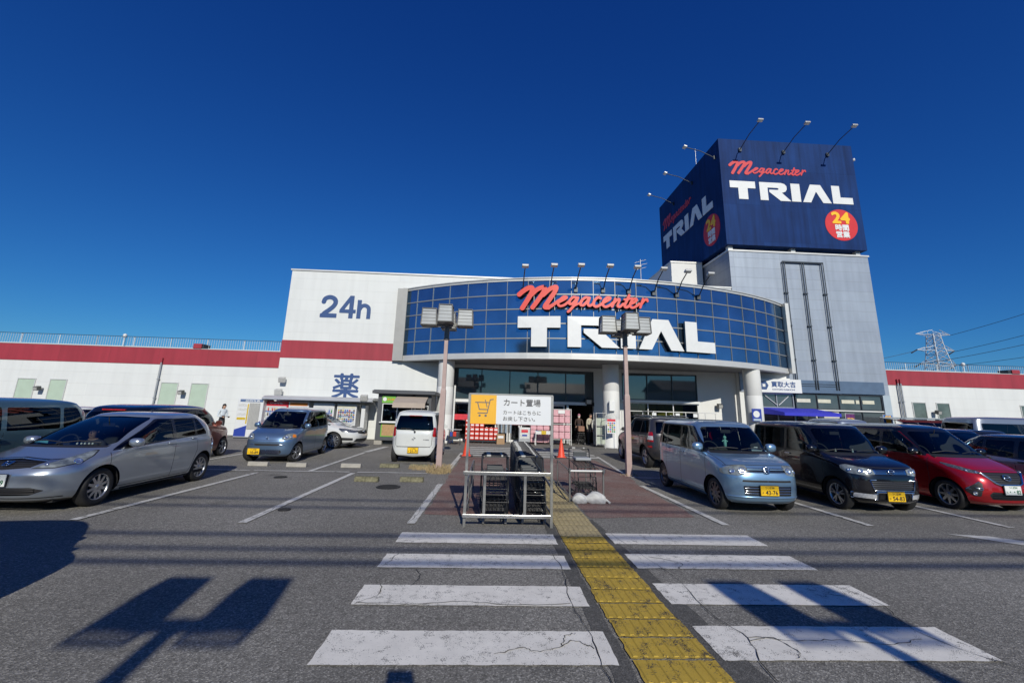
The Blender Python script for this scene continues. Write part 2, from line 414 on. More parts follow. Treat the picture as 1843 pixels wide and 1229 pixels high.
M_glassF = glass('windscreen glass', (.6, .68, .68))
M_glassS = glass('side window glass', (.3, .34, .33))
M_glassD = glass('privacy glass', (.05, .05, .055))

def add_wheel(root, x, y, r, w, spokes, rimmat, side, steer=0, rimr=None, style=0):
    rimr = rimr or r*.66; h = w/2; sg = side
    hub = MB(); hub.cyl((0, -h*.7, 0), (0, h*.55*1, 0), rimr*.55, M_well, n=20)
    o = hub.build('wheel', root); o.location = (x, y, r); o.rotation_euler = (0, 0, (0 if sg > 0 else PI)+steer)
    t = MB(); t.lathe([(rimr*.97, h*.8), (rimr*1.05, h), (r*.9, h*1.02), (r*.975, h*.86), (r, h*.55), (r*1.002, 0), (r, -h*.55), (r*.975, -h*.86), (r*.9, -h), (rimr, -h), (rimr*.9, 0)], M_tyre, 'y', 40)
    t.build('tyre', o)
    m = MB(); m.lathe([(rimr*.8, -h*.5), (rimr*.93, h*.2), (rimr*.94, h*.8), (rimr*1.0, h*.92), (rimr*1.02, h*.8)], rimmat, 'y', 36)
    m.lathe([(0.001, h*.1), (rimr*.86, h*.05)], M_well, 'y', 24)
    for k in range(spokes):
        a = 2*PI*k/spokes; M = Matrix.Rotation(a, 4, 'Y')
        if style == 1:
            for q in (-1, 1):
                m.add([(-.012*1, h*.78, rimr*.12), (.012, h*.78, rimr*.12), (.014+q*.035, h*.66, rimr*.95), (-.014+q*.035, h*.66, rimr*.95),
                       (-.012, h*.4, rimr*.12), (.012, h*.4, rimr*.12), (.014+q*.035, h*.3, rimr*.95), (-.014+q*.035, h*.3, rimr*.95)],
                      [(0, 1, 2, 3), (4, 7, 6, 5), (0, 3, 7, 4), (1, 5, 6, 2)], rimmat, False, M)
        else:
            a0, a1 = rimr*.15, rimr*.085
            if style == 2: a0, a1 = rimr*.22, rimr*.2
            m.add([(-a0, h*.78, rimr*.1), (a0, h*.78, rimr*.1), (a1, h*.68, rimr*.95), (-a1, h*.68, rimr*.95),
                   (-a0, h*.3, rimr*.1), (a0, h*.3, rimr*.1), (a1, h*.25, rimr*.95), (-a1, h*.25, rimr*.95)],
                  [(0, 1, 2, 3), (4, 7, 6, 5), (0, 3, 7, 4), (1, 5, 6, 2)], rimmat, False, M)
    m.lathe([(0.001, h*.9), (rimr*.14, h*.9), (rimr*.2, h*.78), (rimr*.24, h*.5)], rimmat, 'y', 16)
    for k in range(5):
        a = 2*PI*(k+.5)/5; m.cyl((math.cos(a)*rimr*.17, h*.7, math.sin(a)*rimr*.17), (math.cos(a)*rimr*.17, h*.84, math.sin(a)*rimr*.17), .009, M_chrome, n=6)
    m.build('rim', o)
    return o
def plate_on(root, p, n, kind, lines, up=None, w=.33, h=.165, x=1):
    """number plate: centre p, outward normal n; text written on the face"""
    n = Vector(n); n.z = 0; n.normalize(); u = Vector((0, 0, 1)).cross(n).normalized(); v = Vector((0, 0, 1)); p = Vector(p)
    M = Matrix((u, -n, v)).transposed().to_4x4(); M.translation = p
    m = MB(); base = M_plateY if kind == 'y' else M_plateW; ink = M_ink if kind == 'y' else M_inkg
    m.box(-w/2, w/2, -.012, .0, -h/2, h/2, base, M, bev=.006)
    m.box(-w/2-.008, w/2+.008, .001, .008, -h/2-.008, h/2+.008, M_black, M)
    o = m.build('number_plate', root)
    t = MB()
    for s, cx, cz, sz in lines:
        if ' ' in s:
            a, b = s.split(' ', 1); text_mb(t, a, .045, ink, p+n*.0125-u*.13+v*(cz+.015), u, v, grow=.018, depth=.001, center=True, res=24)
            text_mb(t, b, .098, ink, p+n*.0125+u*.03+v*cz, u, v, grow=.022, depth=.001, center=True, width=.225, res=24)
        else: text_mb(t, s, sz, ink, p+n*.0125+u*cx+v*cz, u, v, grow=.018, depth=.001, center=True, res=24, width=.17 if len(s) > 5 else .16)
    t.build('plate_text', o, fix=False)
    return o

def build_car(name, label, cat, spec, loc, rz, group='cars parked in the car park'):
    root = thing(name, label, cat, (loc[0], loc[1], 0), rz, group)
    sh = Shell(spec['keys'], spec['ztop'], spec.get('ef', (6, 3.6)), spec.get('er', (9, 6)), spec.get('dome', 2.6))
    regs = spec['regions']; z0 = sh.z0; wr = spec['wr']; wx = spec['wx']
    allr = []
    for cx in wx:
        ra = wr+spec.get('archgap', .055); pts = arcpts(cx, wr, ra, -25, 205, 26); pts = [(a, max(b, z0)) for a, b in pts]
        pl = arcpts(cx, wr, ra+.03, -25, 205, 26); pl = [(a, max(b, z0)) for a, b in pl]
        if spec.get('archlip'): allr.append(('arch_trim', M_black, [('s', a, b) for a, b in pl], .008, True))
        allr.append(('HOLE', None, [('s', a, b) for a, b in pts], 0, False))
    allr = list(regs)+allr
    # sample points
    step = spec.get('step', .07); dv = spec.get('stepv', .05)
    ds = [0]; 
    while ds[-1] < sh.D-step*.6:
        d = ds[-1]; nd = min(abs(d-.85), abs(sh.D-d-.85)); ds.append(d+(.03 if nd < .22 else step))
    ds[-1] = sh.D; nv = max(8, int(sh.V/dv)); vs = np.linspace(0, sh.V, nv)
    verts = []; idx = {}
    def addv(d, v):
        verts.append(Vector((d, v))); return len(verts)-1
    G = [[addv(d, v) for d in ds] for v in vs]
    edges = []
    for r in range(len(G)-1): edges.append((G[r][0], G[r+1][0])); edges.append((G[r][-1], G[r+1][-1]))
    for k in range(len(ds)-1): edges.append((G[0][k], G[0][k+1])); edges.append((G[-1][k], G[-1][k+1]))
    polys = []
    for rg in allr:
        pts = rg[2]; dom = []
        for i, p in enumerate(pts):
            q = pts[(i+1) % len(pts)]
            if p[0] == q[0]:
                n = max(1, int(math.hypot(p[1]-q[1], p[2]-q[2])/.05))
                for k in range(n): t = k/n; dom.append(sh.map(p[0], p[1]+(q[1]-p[1])*t, p[2]+(q[2]-p[2])*t))
            else:
                a, b = sh.map(*p), sh.map(*q); n = max(1, int(math.hypot(a[0]-b[0], a[1]-b[1])/.05))
                for k in range(n): t = k/n; dom.append((a[0]+(b[0]-a[0])*t, a[1]+(b[1]-a[1])*t))
        c = [dom[0]]
        for p in dom[1:]:
            if math.hypot(p[0]-c[-1][0], p[1]-c[-1][1]) > 1e-3: c.append(p)
        if math.hypot(c[0][0]-c[-1][0], c[0][1]-c[-1][1]) < 1e-3: c.pop()
        polys.append(c); ii = [addv(*p) for p in c]
        edges += [(ii[k], ii[(k+1) % len(ii)]) for k in range(len(ii))]
    res = delaunay_2d_cdt(verts, edges, [], 0, 1e-5)
    ov = np.array([(v.x, v.y) for v in res[0]]); of = [tuple(f) for f in res[2] if len(f) == 3]; F = np.array(of)
    cen = ov[F].mean(1); lab = np.full(len(F), -1)
    for k, pl in enumerate(polys): lab[inside(cen[:, 0], cen[:, 1], pl)] = k
    Pn = sh.P(ov[:, 0], ov[:, 1]); Nn = sh.N(ov[:, 0], ov[:, 1])
    cm = np.abs(ov[:, 0]) < 1e-4; cm |= np.abs(ov[:, 0]-sh.D) < 1e-4; Pn[cm, 1] = 0
    Nn[cm, 1] = 0; Nn /= np.linalg.norm(Nn, axis=1)[:, None]
    def emit(name, sel_mats, off, parent, mirror, lbl=None):
        """sel_mats: list of (mask, material)"""
        outs = []
        for sides in ([(1, -1)] if not mirror else [(1,), (-1,)]):
            vs_, fs_, ms_, ns_ = [], [], [], []; mats_ = []
            for sg in sides:
                for mask, mt in sel_mats:
                    if mt not in mats_: mats_.append(mt)
                    fi = F[mask]
                    if len(fi) == 0: continue
                    u, inv = np.unique(fi, return_inverse=True); inv = inv.reshape(fi.shape); o = len(vs_)
                    p = Pn[u]+Nn[u]*off; n = Nn[u].copy(); p = p*(1, sg, 1); n = n*(1, sg, 1)
                    vs_ += [tuple(q) for q in p]; ns_ += [tuple(q) for q in n]
                    for t in inv:
                        a, b, c = t; fn = np.cross(p[b]-p[a], p[c]-p[a]); av = n[a]+n[b]+n[c]
                        fs_.append((a+o, b+o, c+o) if fn@av > 0 else (a+o, c+o, b+o)); ms_.append(mats_.index(mt))
            if not fs_: continue
            me = bpy.data.meshes.new(name); me.from_pydata(vs_, [], fs_)
            for mt in mats_: me.materials.append(mt)
            me.polygons.foreach_set('material_index', ms_); me.polygons.foreach_set('use_smooth', [True]*len(fs_)); me.update()
            me.normals_split_custom_set_from_vertices(ns_)
            ob = bpy.data.objects.new(name, me); COL.objects.link(ob); ob.parent = parent
            if lbl: ob['label'] = lbl
            outs.append(ob)
        return outs
    body = [(lab == -1, spec['paint'])]; groups = {}
    for k, rg in enumerate(allr):
        if rg[0] == 'HOLE': continue
        if rg[0] == 'BODY': body.append((lab == k, rg[1])); continue
        if rg[0] == 'arch_trim': body.append((lab == k, rg[1])); continue
        groups.setdefault((rg[0], rg[3], rg[4], k), []).append((lab == k, rg[1]))
    bo = emit('body', body, 0, root, False)[0]
    for (nm, off, mir, k), sm in groups.items(): emit(nm, sm, off, root, mir)
    # wheel wells and floor
    m = MB(); hw = float(sh.lev(.5)[2])
    for cx in wx:
        pf = [(wr+.05, hw*.97), (wr+.05, hw-.32), (.02, hw-.32)]
        for sg in (1, -1):
            P = []; ra = wr+.05; zb = max(z0-wr, -ra)
            for k in range(25):
                t = R(-20+220*k/24); P.append((cx+ra*math.cos(t), max(wr+ra*math.sin(t), z0+.01)))
            n = len(P); m.add([(x, sg*min(hw*.955, sh.pt('s', x, z)[0].y-.012), z) for x, z in P]+[(x, sg*(hw-.3), z) for x, z in P], [(k, k+1, n+k+1, n+k) for k in range(n-1)]+[tuple(range(n, 2*n))], M_well)
    m.box(sh.k[0, 2]+.12, sh.k[0, 1]-.12, -hw*.72, hw*.72, z0-.02, z0+.12, M_well)
    m.box(wx[1]-.1, wx[0]-.45, -hw*.93, hw*.93, z0+.02, z0+.08, M_well)
    m.build('underbody', root, fix=True)
    for i, cx in enumerate(wx):
        for sd in (1, -1):
            add_wheel(root, cx, sd*(hw-spec.get('ww', .165)/2-spec.get('wi', .042)), wr, spec.get('ww', .165), spec.get('spokes', 9), spec.get('rim', M_alloy), sd, R(spec.get('steer', 0)) if i == 0 else 0, spec.get('rimr'), spec.get('wstyle', 0))
    # interior
    if spec.get('interior', True):
        m = MB(); zs = spec.get('seatz', .5); xf = spec.get('seatx', .1); sm_ = spec.get('seatmat', M_seat); wi = hw*.47
        for sd in (1, -1):
            for x0 in (xf, xf-.85):
                m.box(x0-.25, x0+.25, sd*wi-.22, sd*wi+.22, zs-.15, zs+.05, sm_, bev=.06)
                T = Matrix.Translation((x0-.25, sd*wi, zs)) @ Matrix.Rotation(R(-14), 4, 'Y')
                m.box(-.07, .06, -.22, .22, 0, .56, sm_, T, bev=.05); m.box(-.05, .04, -.12, .12, .6, .78, sm_, T, bev=.04)
        m.build('seat', root)
        zc = spec['cowl'][1]; xc = spec['cowl'][0]; m = MB(); wd = float(sh.lev(zc)[2])*.88
        m.prism([(xc-.02, zc-.04), (xc-.3, zc-.0), (xc-.45, zc-.06), (xc-.5, zc-.3), (xc-.3, zc-.35), (xc-.05, zc-.3)], -wd, wd, M_dash)
        m.build('dashboard', root)
        m = MB(); cs = Vector((xc-.56, -wi, zc-.02)); pts = []
        for k in range(20):
            a = 2*PI*k/20; pts.append(cs+Vector((-math.sin(a)*.07, math.cos(a)*.18, math.sin(a)*.165)))
        m.tube(pts, .014, M_dash, 6, closed=True); m.box(-.02, .02, -.06, .06, -.05, .05, M_dash, Matrix.Translation(cs), bev=.01)
        m.cyl(cs, cs+Vector((.2, 0, -.12)), .03, M_dash); m.build('steering_wheel', root)
        m = MB(); zr = spec['ztop']; xm = spec.get('mirx', xc-.55); m.box(xm-.02, xm+.01, -.11, .11, zr-.27, zr-.2, M_dash, bev=.01); m.cyl((xm, 0, zr-.2), (xm+.03, 0, zr-.1), .008, M_dash, n=6)
        m.build('rear_view_mirror', root)
    # door mirrors, handles
    for sd in (1, -1):
        mp, ms = spec['mirror'], spec.get('mirsize', (.08, .1, .07)); p, n = sh.pt('s', mp[0], mp[1]); m = MB(); y = p.y
        M = Matrix.Translation((p.x, sd*(y+ms[1]*1.0), mp[1]+.01))
        bm = bmesh.new(); bmesh.ops.create_uvsphere(bm, u_segments=14, v_segments=9, radius=1)
        for v in bm.verts:
            c = v.co; k = .75; c.x = math.copysign(abs(c.x)**k, c.x); c.y = math.copysign(abs(c.y)**k, c.y); c.z = math.copysign(abs(c.z)**k, c.z)
            v.co = Vector((max(c.x, -.35)*ms[0], c.y*ms[1], c.z*ms[2]))
        m.frombm(bm, spec.get('mirmat', spec['paint']), M, True)
        m.cyl((p.x-.01, sd*(y-.02), mp[1]-.05), (p.x-.01, sd*(y+.06), mp[1]-.02), .018, M_black, n=8)
        m.build('door_mirror', root, fix=True)
        for hx, hz in spec.get('handles', ()):
            p, n = sh.pt('s', hx, hz); m = MB(); m.box(-.08, .08, .012, .032, -.014, .014, spec.get('hmat', spec['paint']), Matrix.Translation((p.x, p.y*sd, p.z)) @ Matrix.Scale(sd, 4, (0, 1, 0)), bev=.008)
            m.build('door_handle', root)
    # wipers
    m = MB()
    for (a, b) in spec.get('wipers', ()):
        p, n = sh.pt('f', abs(a[0]), a[1]); q, n2 = sh.pt('f', abs(b[0]), b[1]); p.y *= math.copysign(1, a[0]); q.y *= math.copysign(1, b[0]); n.y *= math.copysign(1, a[0]); n2.y *= math.copysign(1, b[0])
        mid = (p+q)/2+ (n+n2)*.03; m.tube([p+n*.02, mid, q+n2*.02], .009, M_black, 5)
    if m.v: m.build('wiper', root)
    for f in spec.get('extra', ()): f(root, sh)
    for (x, z, face, kind, lines) in spec.get('plates', ()):
        p, n = sh.pt(face, 0.001, z); p.y = x
        n = Vector((1 if face == 'f' else -1, 0, 0)); plate_on(root, p+n*.02, n, kind, lines)
    return root
def Sd(*p): return [('s', a, b) for a, b in p]
def Fr(*p): return [('f', a, b) for a, b in p]
def Rr(*p): return [('r', a, b) for a, b in p]
def side_feats(p, zb, zt, aF, aT, b, c, d, dT, wr, wx, rise=.03, sill=.27, gm=None, gr=None, lower=None, trim=None, quarter=.35):
    gm = gm or M_glassS; gr = gr or M_glassD; T = trim or M_blackgloss; f = lambda x: zb+rise*(aF-x)/(aF-d)
    ax = lambda z: aF+(aT-aF)*(z-zb)/(zt-zb)
    xr = wx[1]+wr+.05; out = []
    out.append(('door', p, Sd((aF+.06, zb-.05), (aF+.07, .55), (aF-.02, sill), (b, sill), (b, zt+.02), (aT, zt+.02)), 0, True))
    out.append(('door', p, Sd((b, zt+.02), (b, sill), (xr+.08, sill), (xr+.0, .45), (c-.04, .7), (c-.02, zt+.02)), 0, True))
    out.append(('BODY', T, roundpoly(Sd((aF+.04, f(aF)-.03), (d-.04, f(d)-.02), (dT-.04, zt+.025), (aT-.02, zt+.025)), .06), 0, True))
    q = aF-(aF-b)*.24
    if quarter:
        out.append(('side_window', gm, roundpoly(Sd((aF-.03, f(aF)), (q+.02, f(q)), (q+.02, max(f(q)+.04, min(ax_z(q+.02, aF, aT, zb, zt)-.03, zt)))), .02), -.004, True))
        fx = q-.02
    else: fx = aF-.02
    zq = min(ax_z(fx, aF, aT, zb, zt)-.01, zt)
    out.append(('side_window', gm, roundpoly(Sd((fx, f(fx)), (b+.045, f(b)), (b+.045, zt), (min(aT-.04, fx-.02), zt), (fx, zq)), .03), -.004, True))
    out.append(('side_window', gr, roundpoly(Sd((b-.045, f(b)), (c+.03, f(c)), (c+.03, zt), (b-.045, zt)), .03), -.004, True))
    if c-d > .12: out.append(('quarter_window', gr, roundpoly(Sd((c-.04, f(c)), (d, f(d)+.01), (dT, zt), (c-.04, zt)), .05), -.004, True))
    for l in ([(aF+.06, zb-.05), (aF+.07, .55), (aF-.02, sill), (xr+.08, sill)], [(b, zb-.02), (b, sill)], [(c-.02, zb+.0), (c-.04, .7), (xr, .45), (xr+.08, sill)]):
        out.append(('BODY', M_seam, strip('s', l, .011), 0, True))
    return out
def ax_z(x, aF, aT, zb, zt): return zb+(zt-zb)*(aF-x)/(aF-aT)
def bars(root, sh, y, zs, m, r=.009, name='grille_bar', off=.012, face='f'):
    b = MB()
    for z in zs:
        pts = []
        for k in range(15):
            yy = -y+2*y*k/14; p, n = sh.pt(face, max(abs(yy), .001), z); p.y = yy; n.y *= 1 if yy > 0 else -1; pts.append(p+n*off)
        b.tube(pts, r, m, 6)
    return b.build(name, root)
def hbadge(root, sh, z, s=.05, face='f', y=0):
    p, n = sh.pt(face, .001, z); p.y = y; sg = 1 if face == 'f' else -1; n = Vector((n.x, 0, n.z)).normalized(); u = Vector((0, sg, 0)); v = n.cross(u)
    if v.z < 0: v = -v
    q = lambda a, b: p+n*.022+u*a*s+v*b*s
    m = MB(); m.tube([q(-.8, .85), q(.8, .85), q(.95, .6), q(.7, -.75), q(.5, -.9), q(-.5, -.9), q(-.7, -.75), q(-.95, .6)], s*.11, M_chrome, 6, closed=True)
    m.tube([q(-.62, .62), q(-.36, -.65)], s*.14, M_chrome, 6); m.tube([q(.62, .62), q(.36, -.65)], s*.14, M_chrome, 6); m.tube([q(-.45, -.05), q(.45, -.05)], s*.14, M_chrome, 6)
    m.build('emblem', root)
def ring_badge(root, sh, z, s=.05, bar=True, face='f'):
    p, n = sh.pt(face, .001, z); p.y = 0; n = Vector((n.x, 0, n.z)).normalized(); u = Vector((0, 1, 0)); v = n.cross(u)
    q = lambda a, b: p+n*.022+u*a*s+v*b*s*.8
    m = MB(); m.tube([q(math.cos(2*PI*k/18), math.sin(2*PI*k/18)) for k in range(18)], s*.12, M_chrome, 6, closed=True)
    if bar: m.tube([q(-1, 0), q(1, 0)], s*.16, M_chrome, 6)
    m.build('emblem', root)
def frame_on(root, sh, pts, m, r=.01, face='f', name='grille_frame', off=.012, mirror=True, closed=False):
    b = MB(); P = []
    for y, z in pts:
        p, n = sh.pt(face, max(abs(y), .001), z); s = 1 if y >= 0 else -1; p.y = y; n.y *= s; P.append(p+n*off)
    b.tube(P, r, m, 6, closed=closed); return b.build(name, root)
def lampballs(root, sh, spots, face='f'):
    for y, z, r in spots:
        for s in (1, -1):
            p, n = sh.pt(face, y, z); p.y *= s; n.y *= s; m = MB()
            T = Matrix.Translation(p-n*.0) @ n.to_track_quat('Z', 'Y').to_matrix().to_4x4()
            m.lathe([(.001, .004), (r*.3, .009), (r*.55, .004), (r*.6, .012), (r*.95, .014), (r, .004)], M_bulb, n=18, M=T)
            m.build('headlight_reflector', root)
def rearlamps(): pass

def hatch_silver():
    p = paint('silver paint', (.43, .48, .54), .75, .3); wr, wx = .295, (1.25, -1.25)
    k = [(.17, 1.90, -1.70, .74), (.22, 2.0, -1.78, .79), (.35, 2.06, -1.83, .83), (.55, 2.06, -1.85, .845), (.66, 2.0, -1.85, .847), (.74, 1.87, -1.84, .845), (.82, 1.60, -1.81, .84), (.875, 1.40, -1.78, .83), (.93, 1.24, -1.75, .81), (1.15, .74, -1.62, .745), (1.30, .34, -1.45, .68), (1.375, .10, -1.28, .64)]
    rg = side_feats(p, .875, 1.325, 1.10, .08, -.31, -.95, -1.30, -1.02, wr, wx, rise=.15, sill=.25)
    rg += [('BODY', M_black, Fr((0, .90), (.69, .90), (.69, .93), (0, .93)), 0, False),
        ('windscreen', M_glassF, roundpoly(Fr((0, .93), (.66, .93), (.69, .97), (.555, 1.335), (.50, 1.37), (0, 1.385)), .01), -.003, False),
        ('grille', M_black, Fr((0, .775), (.44, .745), (.35, .67), (0, .635)), -.012, False),
        ('lower_grille', M_black, roundpoly(Fr((0, .40), (.46, .395), (.60, .35), (.46, .29), (0, .28)), .02), -.012, False),
        ('BODY', M_seam, roundpoly(Fr((.365, .655), (.49, .72), (.585, .805), (.63, .875), (.685, .87), (.755, .79), (.765, .71), (.62, .655)), .015), 0, True),
        ('headlight', M_lampglass, roundpoly(Fr((.38, .665), (.50, .72), (.59, .80), (.635, .865), (.68, .862), (.745, .79), (.755, .72), (.62, .668)), .015), .003, True),
        ('BODY', M_seam, strip('f', [(.0, .79), (.42, .765), (.56, .775)], .01), 0, False),
        ('BODY', M_seam, Fr((0.001, .235), (.70, .235), (.70, .25), (0.001, .25)), 0, False),
        ('BODY', M_black, Fr((0, .17), (.7, .17), (.7, .2), (0, .2)), 0, False),
        ('tail_light', M_red, Rr((.62, .72), (.62, .95), (.78, .95), (.81, .72)), .003, True),
        ('rear_window', M_glassD, Rr((0, 1.0), (.6, 1.0), (.54, 1.31), (0, 1.33)), -.003, False)]
    def lens(root, sh):
        frame_on(root, sh, [(-.44, .752), (0, .782), (.44, .752)], M_chrome, .006, off=.004)
        bars(root, sh, .36, [.67, .695, .72, .745], M_black, .006, off=-.004)
        bars(root, sh, .5, [.31, .345, .37], M_black, .008, off=-.002)
    return dict(paint=p, keys=k, ztop=1.465, ef=(6.5, 3.2), er=(8, 5), regions=rg, wr=wr, wx=wx, spokes=10, wstyle=0, rimr=.2, cowl=(1.22, .91), seatx=.2, seatz=.43, mirror=(.76, .95), mirsize=(.1, .115, .075), handles=((-.17, .88), (-.86, .93)),
        wipers=(((-.62, .94), (.0, .955)), ((-.05, .94), (.56, .955))), mirx=.35, step=.06, stepv=.045, ww=.185,
        plates=((0, .5, 'f', 'w', [('つくば533', 0, .035, .05), ('・ ・・99', 0, -.062, .105)]),),
        extra=(lens, lambda r, s: hbadge(r, s, .705, .06), lambda r, s: lampballs(r, s, ((.72, .735, .055), (.50, .70, .025)))))

def kei_keys(nose=1.81, cowl=(1.12, 1.02), roof_x=.55, tail=-1.585, ze=1.52, w=.737, hood=.88, tum=.62, low=.19, rear_top=-1.46):
    return [(low, nose-.13, tail+.08, w-.07), (low+.07, nose-.03, tail+.02, w-.02), (.42, nose, tail, w), (.58, nose, tail, w), (hood-.14, nose-.04, tail, w), (hood-.04, nose-.13, tail, w-.002), (hood+.03, nose-.32, tail+.01, w-.006),
            (cowl[1]-.03, cowl[0]+.1, tail+.02, w-.016), (cowl[1], cowl[0], tail+.02, w-.022), (cowl[1]+.25, (cowl[0]*.55+roof_x*.45), tail+.05, w-.06), (ze, roof_x, rear_top, tum)]
def kei_blue():     # light blue boxy wagon, plate 43-76
    p = paint('ice blue paint', (.24, .40, .58), .7, .3); wr, wx = .28, (1.21, -1.21)
    k = kei_keys(1.80, (1.05, 1.03), .58, -1.585, 1.50, .737, .9, .64)
    rg = side_feats(p, 1.02, 1.465, .93, .42, -.12, -.86, -1.36, -1.28, wr, wx, rise=.03)
    rg += [('BODY', M_black, Fr((0, .995), (.62, .995), (.62, 1.035), (0, 1.035)), 0, False),
        ('windscreen', M_glassF, roundpoly(Fr((0, 1.035), (.60, 1.035), (.63, 1.08), (.565, 1.44), (.52, 1.475), (0, 1.485)), .01), -.003, False),
        ('headlight', M_lampglass, roundpoly(Fr((.36, .70), (.33, .77), (.34, .84), (.52, .835), (.64, .80), (.70, .75), (.69, .67), (.5, .665)), .03), .004, True),
        ('grille', M_blackgloss, Fr((0, .735), (.36, .735), (.36, .77), (0, .77)), -.01, False),
        ('BODY', M_black, roundpoly(Fr((.001, .60), (.44, .60), (.45, .565), (.001, .565)), .01), 0, False),
        ('lower_grille', M_black, roundpoly(Fr((0, .50), (.44, .50), (.42, .34), (0, .34)), .02), -.012, False),
        ('BODY', M_seam, strip('f', [(.0, .845), (.34, .848), (.5, .84), (.66, .82)], .009), 0, False),
        ('BODY', M_seam, strip('f', [(.62, .82), (.66, .95), (.66, 1.0)], .008), 0, True),
        ('tail_light', M_red, Rr((.70, .85), (.66, 1.3), (.60, 1.3), (.62, .85)), .004, True),
        ('rear_window', M_glassD, Rr((0, 1.05), (.6, 1.05), (.56, 1.42), (0, 1.44)), -.003, False)]
    def ex(r, s):
        bars(r, s, .34, [.79], M_chrome, .012); bars(r, s, .36, [.728], M_chrome, .007); hbadge(r, s, .76, .062)
        bars(r, s, .42, [.375, .42, .465], M_chrome, .008, off=-.002); bars(r, s, .64, [.31], p, .02, name='bumper_lip', off=-.004)
        lampballs(r, s, ((.43, .75, .06), (.57, .735, .045)))
    return dict(paint=p, keys=k, ztop=1.62, ef=(8, 3.6), regions=rg, wr=wr, wx=wx, spokes=10, wstyle=0, rim=M_alloyd, rimr=.2, cowl=(1.05, 1.03), seatx=.0, seatz=.62, mirror=(.78, 1.08), mirsize=(.08, .11, .085), handles=((-.02, .93), (-.75, .95)), ww=.155,
        wipers=(((-.58, 1.05), (-.05, 1.07)), ((.0, 1.05), (.52, 1.06))), plates=((0, .43, 'f', 'y', [('つくば580', 0, .035, .05), ('よ 43-76', 0, -.062, .1)]),), extra=(ex,), step=.06, stepv=.045)
def kei_black():    # black custom wagon, plate 54-83
    p = paint('black paint', (.008, .008, .012), .3, .2); wr, wx = .28, (1.245, -1.245)
    k = kei_keys(1.80, (1.08, 1.03), .62, -1.585, 1.52, .737, .9, .645)
    rg = side_feats(p, 1.02, 1.48, .95, .46, -.1, -.86, -1.40, -1.33, wr, wx, rise=.02)
    rg += [('BODY', M_black, Fr((0, .995), (.62, .995), (.62, 1.035), (0, 1.035)), 0, False),
        ('windscreen', M_glassF, roundpoly(Fr((0, 1.035), (.60, 1.035), (.63, 1.08), (.565, 1.46), (.52, 1.495), (0, 1.505)), .01), -.003, False),
        ('headlight', M_lampglass, roundpoly(Fr((.31, .71), (.33, .80), (.5, .825), (.64, .86), (.69, .84), (.70, .77), (.66, .71), (.5, .69)), .02), .004, True),
        ('grille', M_chrome, Fr((0, .72), (.31, .72), (.32, .79), (0, .79)), .0, False),
        ('lower_grille', M_black, roundpoly(Fr((0, .60), (.42, .60), (.37, .44), (0, .44)), .02), -.012, False),
        ('lower_grille', M_black, roundpoly(Fr((0, .36), (.28, .36), (.28, .27), (0, .27)), .02), -.012, False),
        ('fog_light', M_clearlamp, roundpoly(Fr((.34, .36), (.64, .37), (.64, .29), (.34, .28)), .02), .004, True),
        ('BODY', M_seam, strip('f', [(.0, .825), (.5, .835)], .009), 0, False),
        ('tail_light', M_red, Rr((.70, .85), (.66, 1.3), (.60, 1.3), (.62, .85)), .004, True),
        ('rear_window', M_glassD, Rr((0, 1.05), (.6, 1.05), (.56, 1.42), (0, 1.44)), -.003, False)]
    def ex(r, s):
        bars(r, s, .29, [.735, .757, .778], M_blackgloss, .004, off=.008); ring_badge(r, s, .755, .055)
        frame_on(r, s, [(-.43, .61), (-.38, .43), (.38, .43), (.43, .61)], M_chrome, .012, closed=True); bars(r, s, .4, [.47, .505, .54, .575], M_alloyd, .007, off=-.002)
        frame_on(r, s, [(-.36, .40), (.36, .40)], M_chrome, .018, name='chrome_strip'); frame_on(r, s, [(.33, .27), (.65, .28), (.66, .375), (.33, .37)], M_chrome, .01, closed=True, name='fog_light_frame'); frame_on(r, s, [(-.33, .27), (-.65, .28), (-.66, .375), (-.33, .37)], M_chrome, .01, closed=True, name='fog_light_frame')
        lampballs(r, s, ((.40, .755, .04), (.52, .76, .045), (.64, .77, .035)))
    return dict(paint=p, keys=k, ztop=1.635, ef=(8, 3.6), regions=rg, wr=wr, wx=wx, spokes=5, wstyle=1, rim=M_alloy, rimr=.19, cowl=(1.08, 1.03), seatx=.0, seatz=.62, seatmat=M_seat, mirror=(.8, 1.08), mirsize=(.09, .11, .08), handles=((.0, .93), (-.75, .94)), hmat=M_chrome, ww=.155,
        wipers=(((-.58, 1.05), (-.05, 1.07)), ((.0, 1.05), (.52, 1.06))), plates=((0, .33, 'f', 'y', [('つくば580', 0, .035, .05), ('な 54-83', 0, -.062, .1)]),), extra=(ex,), step=.06, stepv=.045)
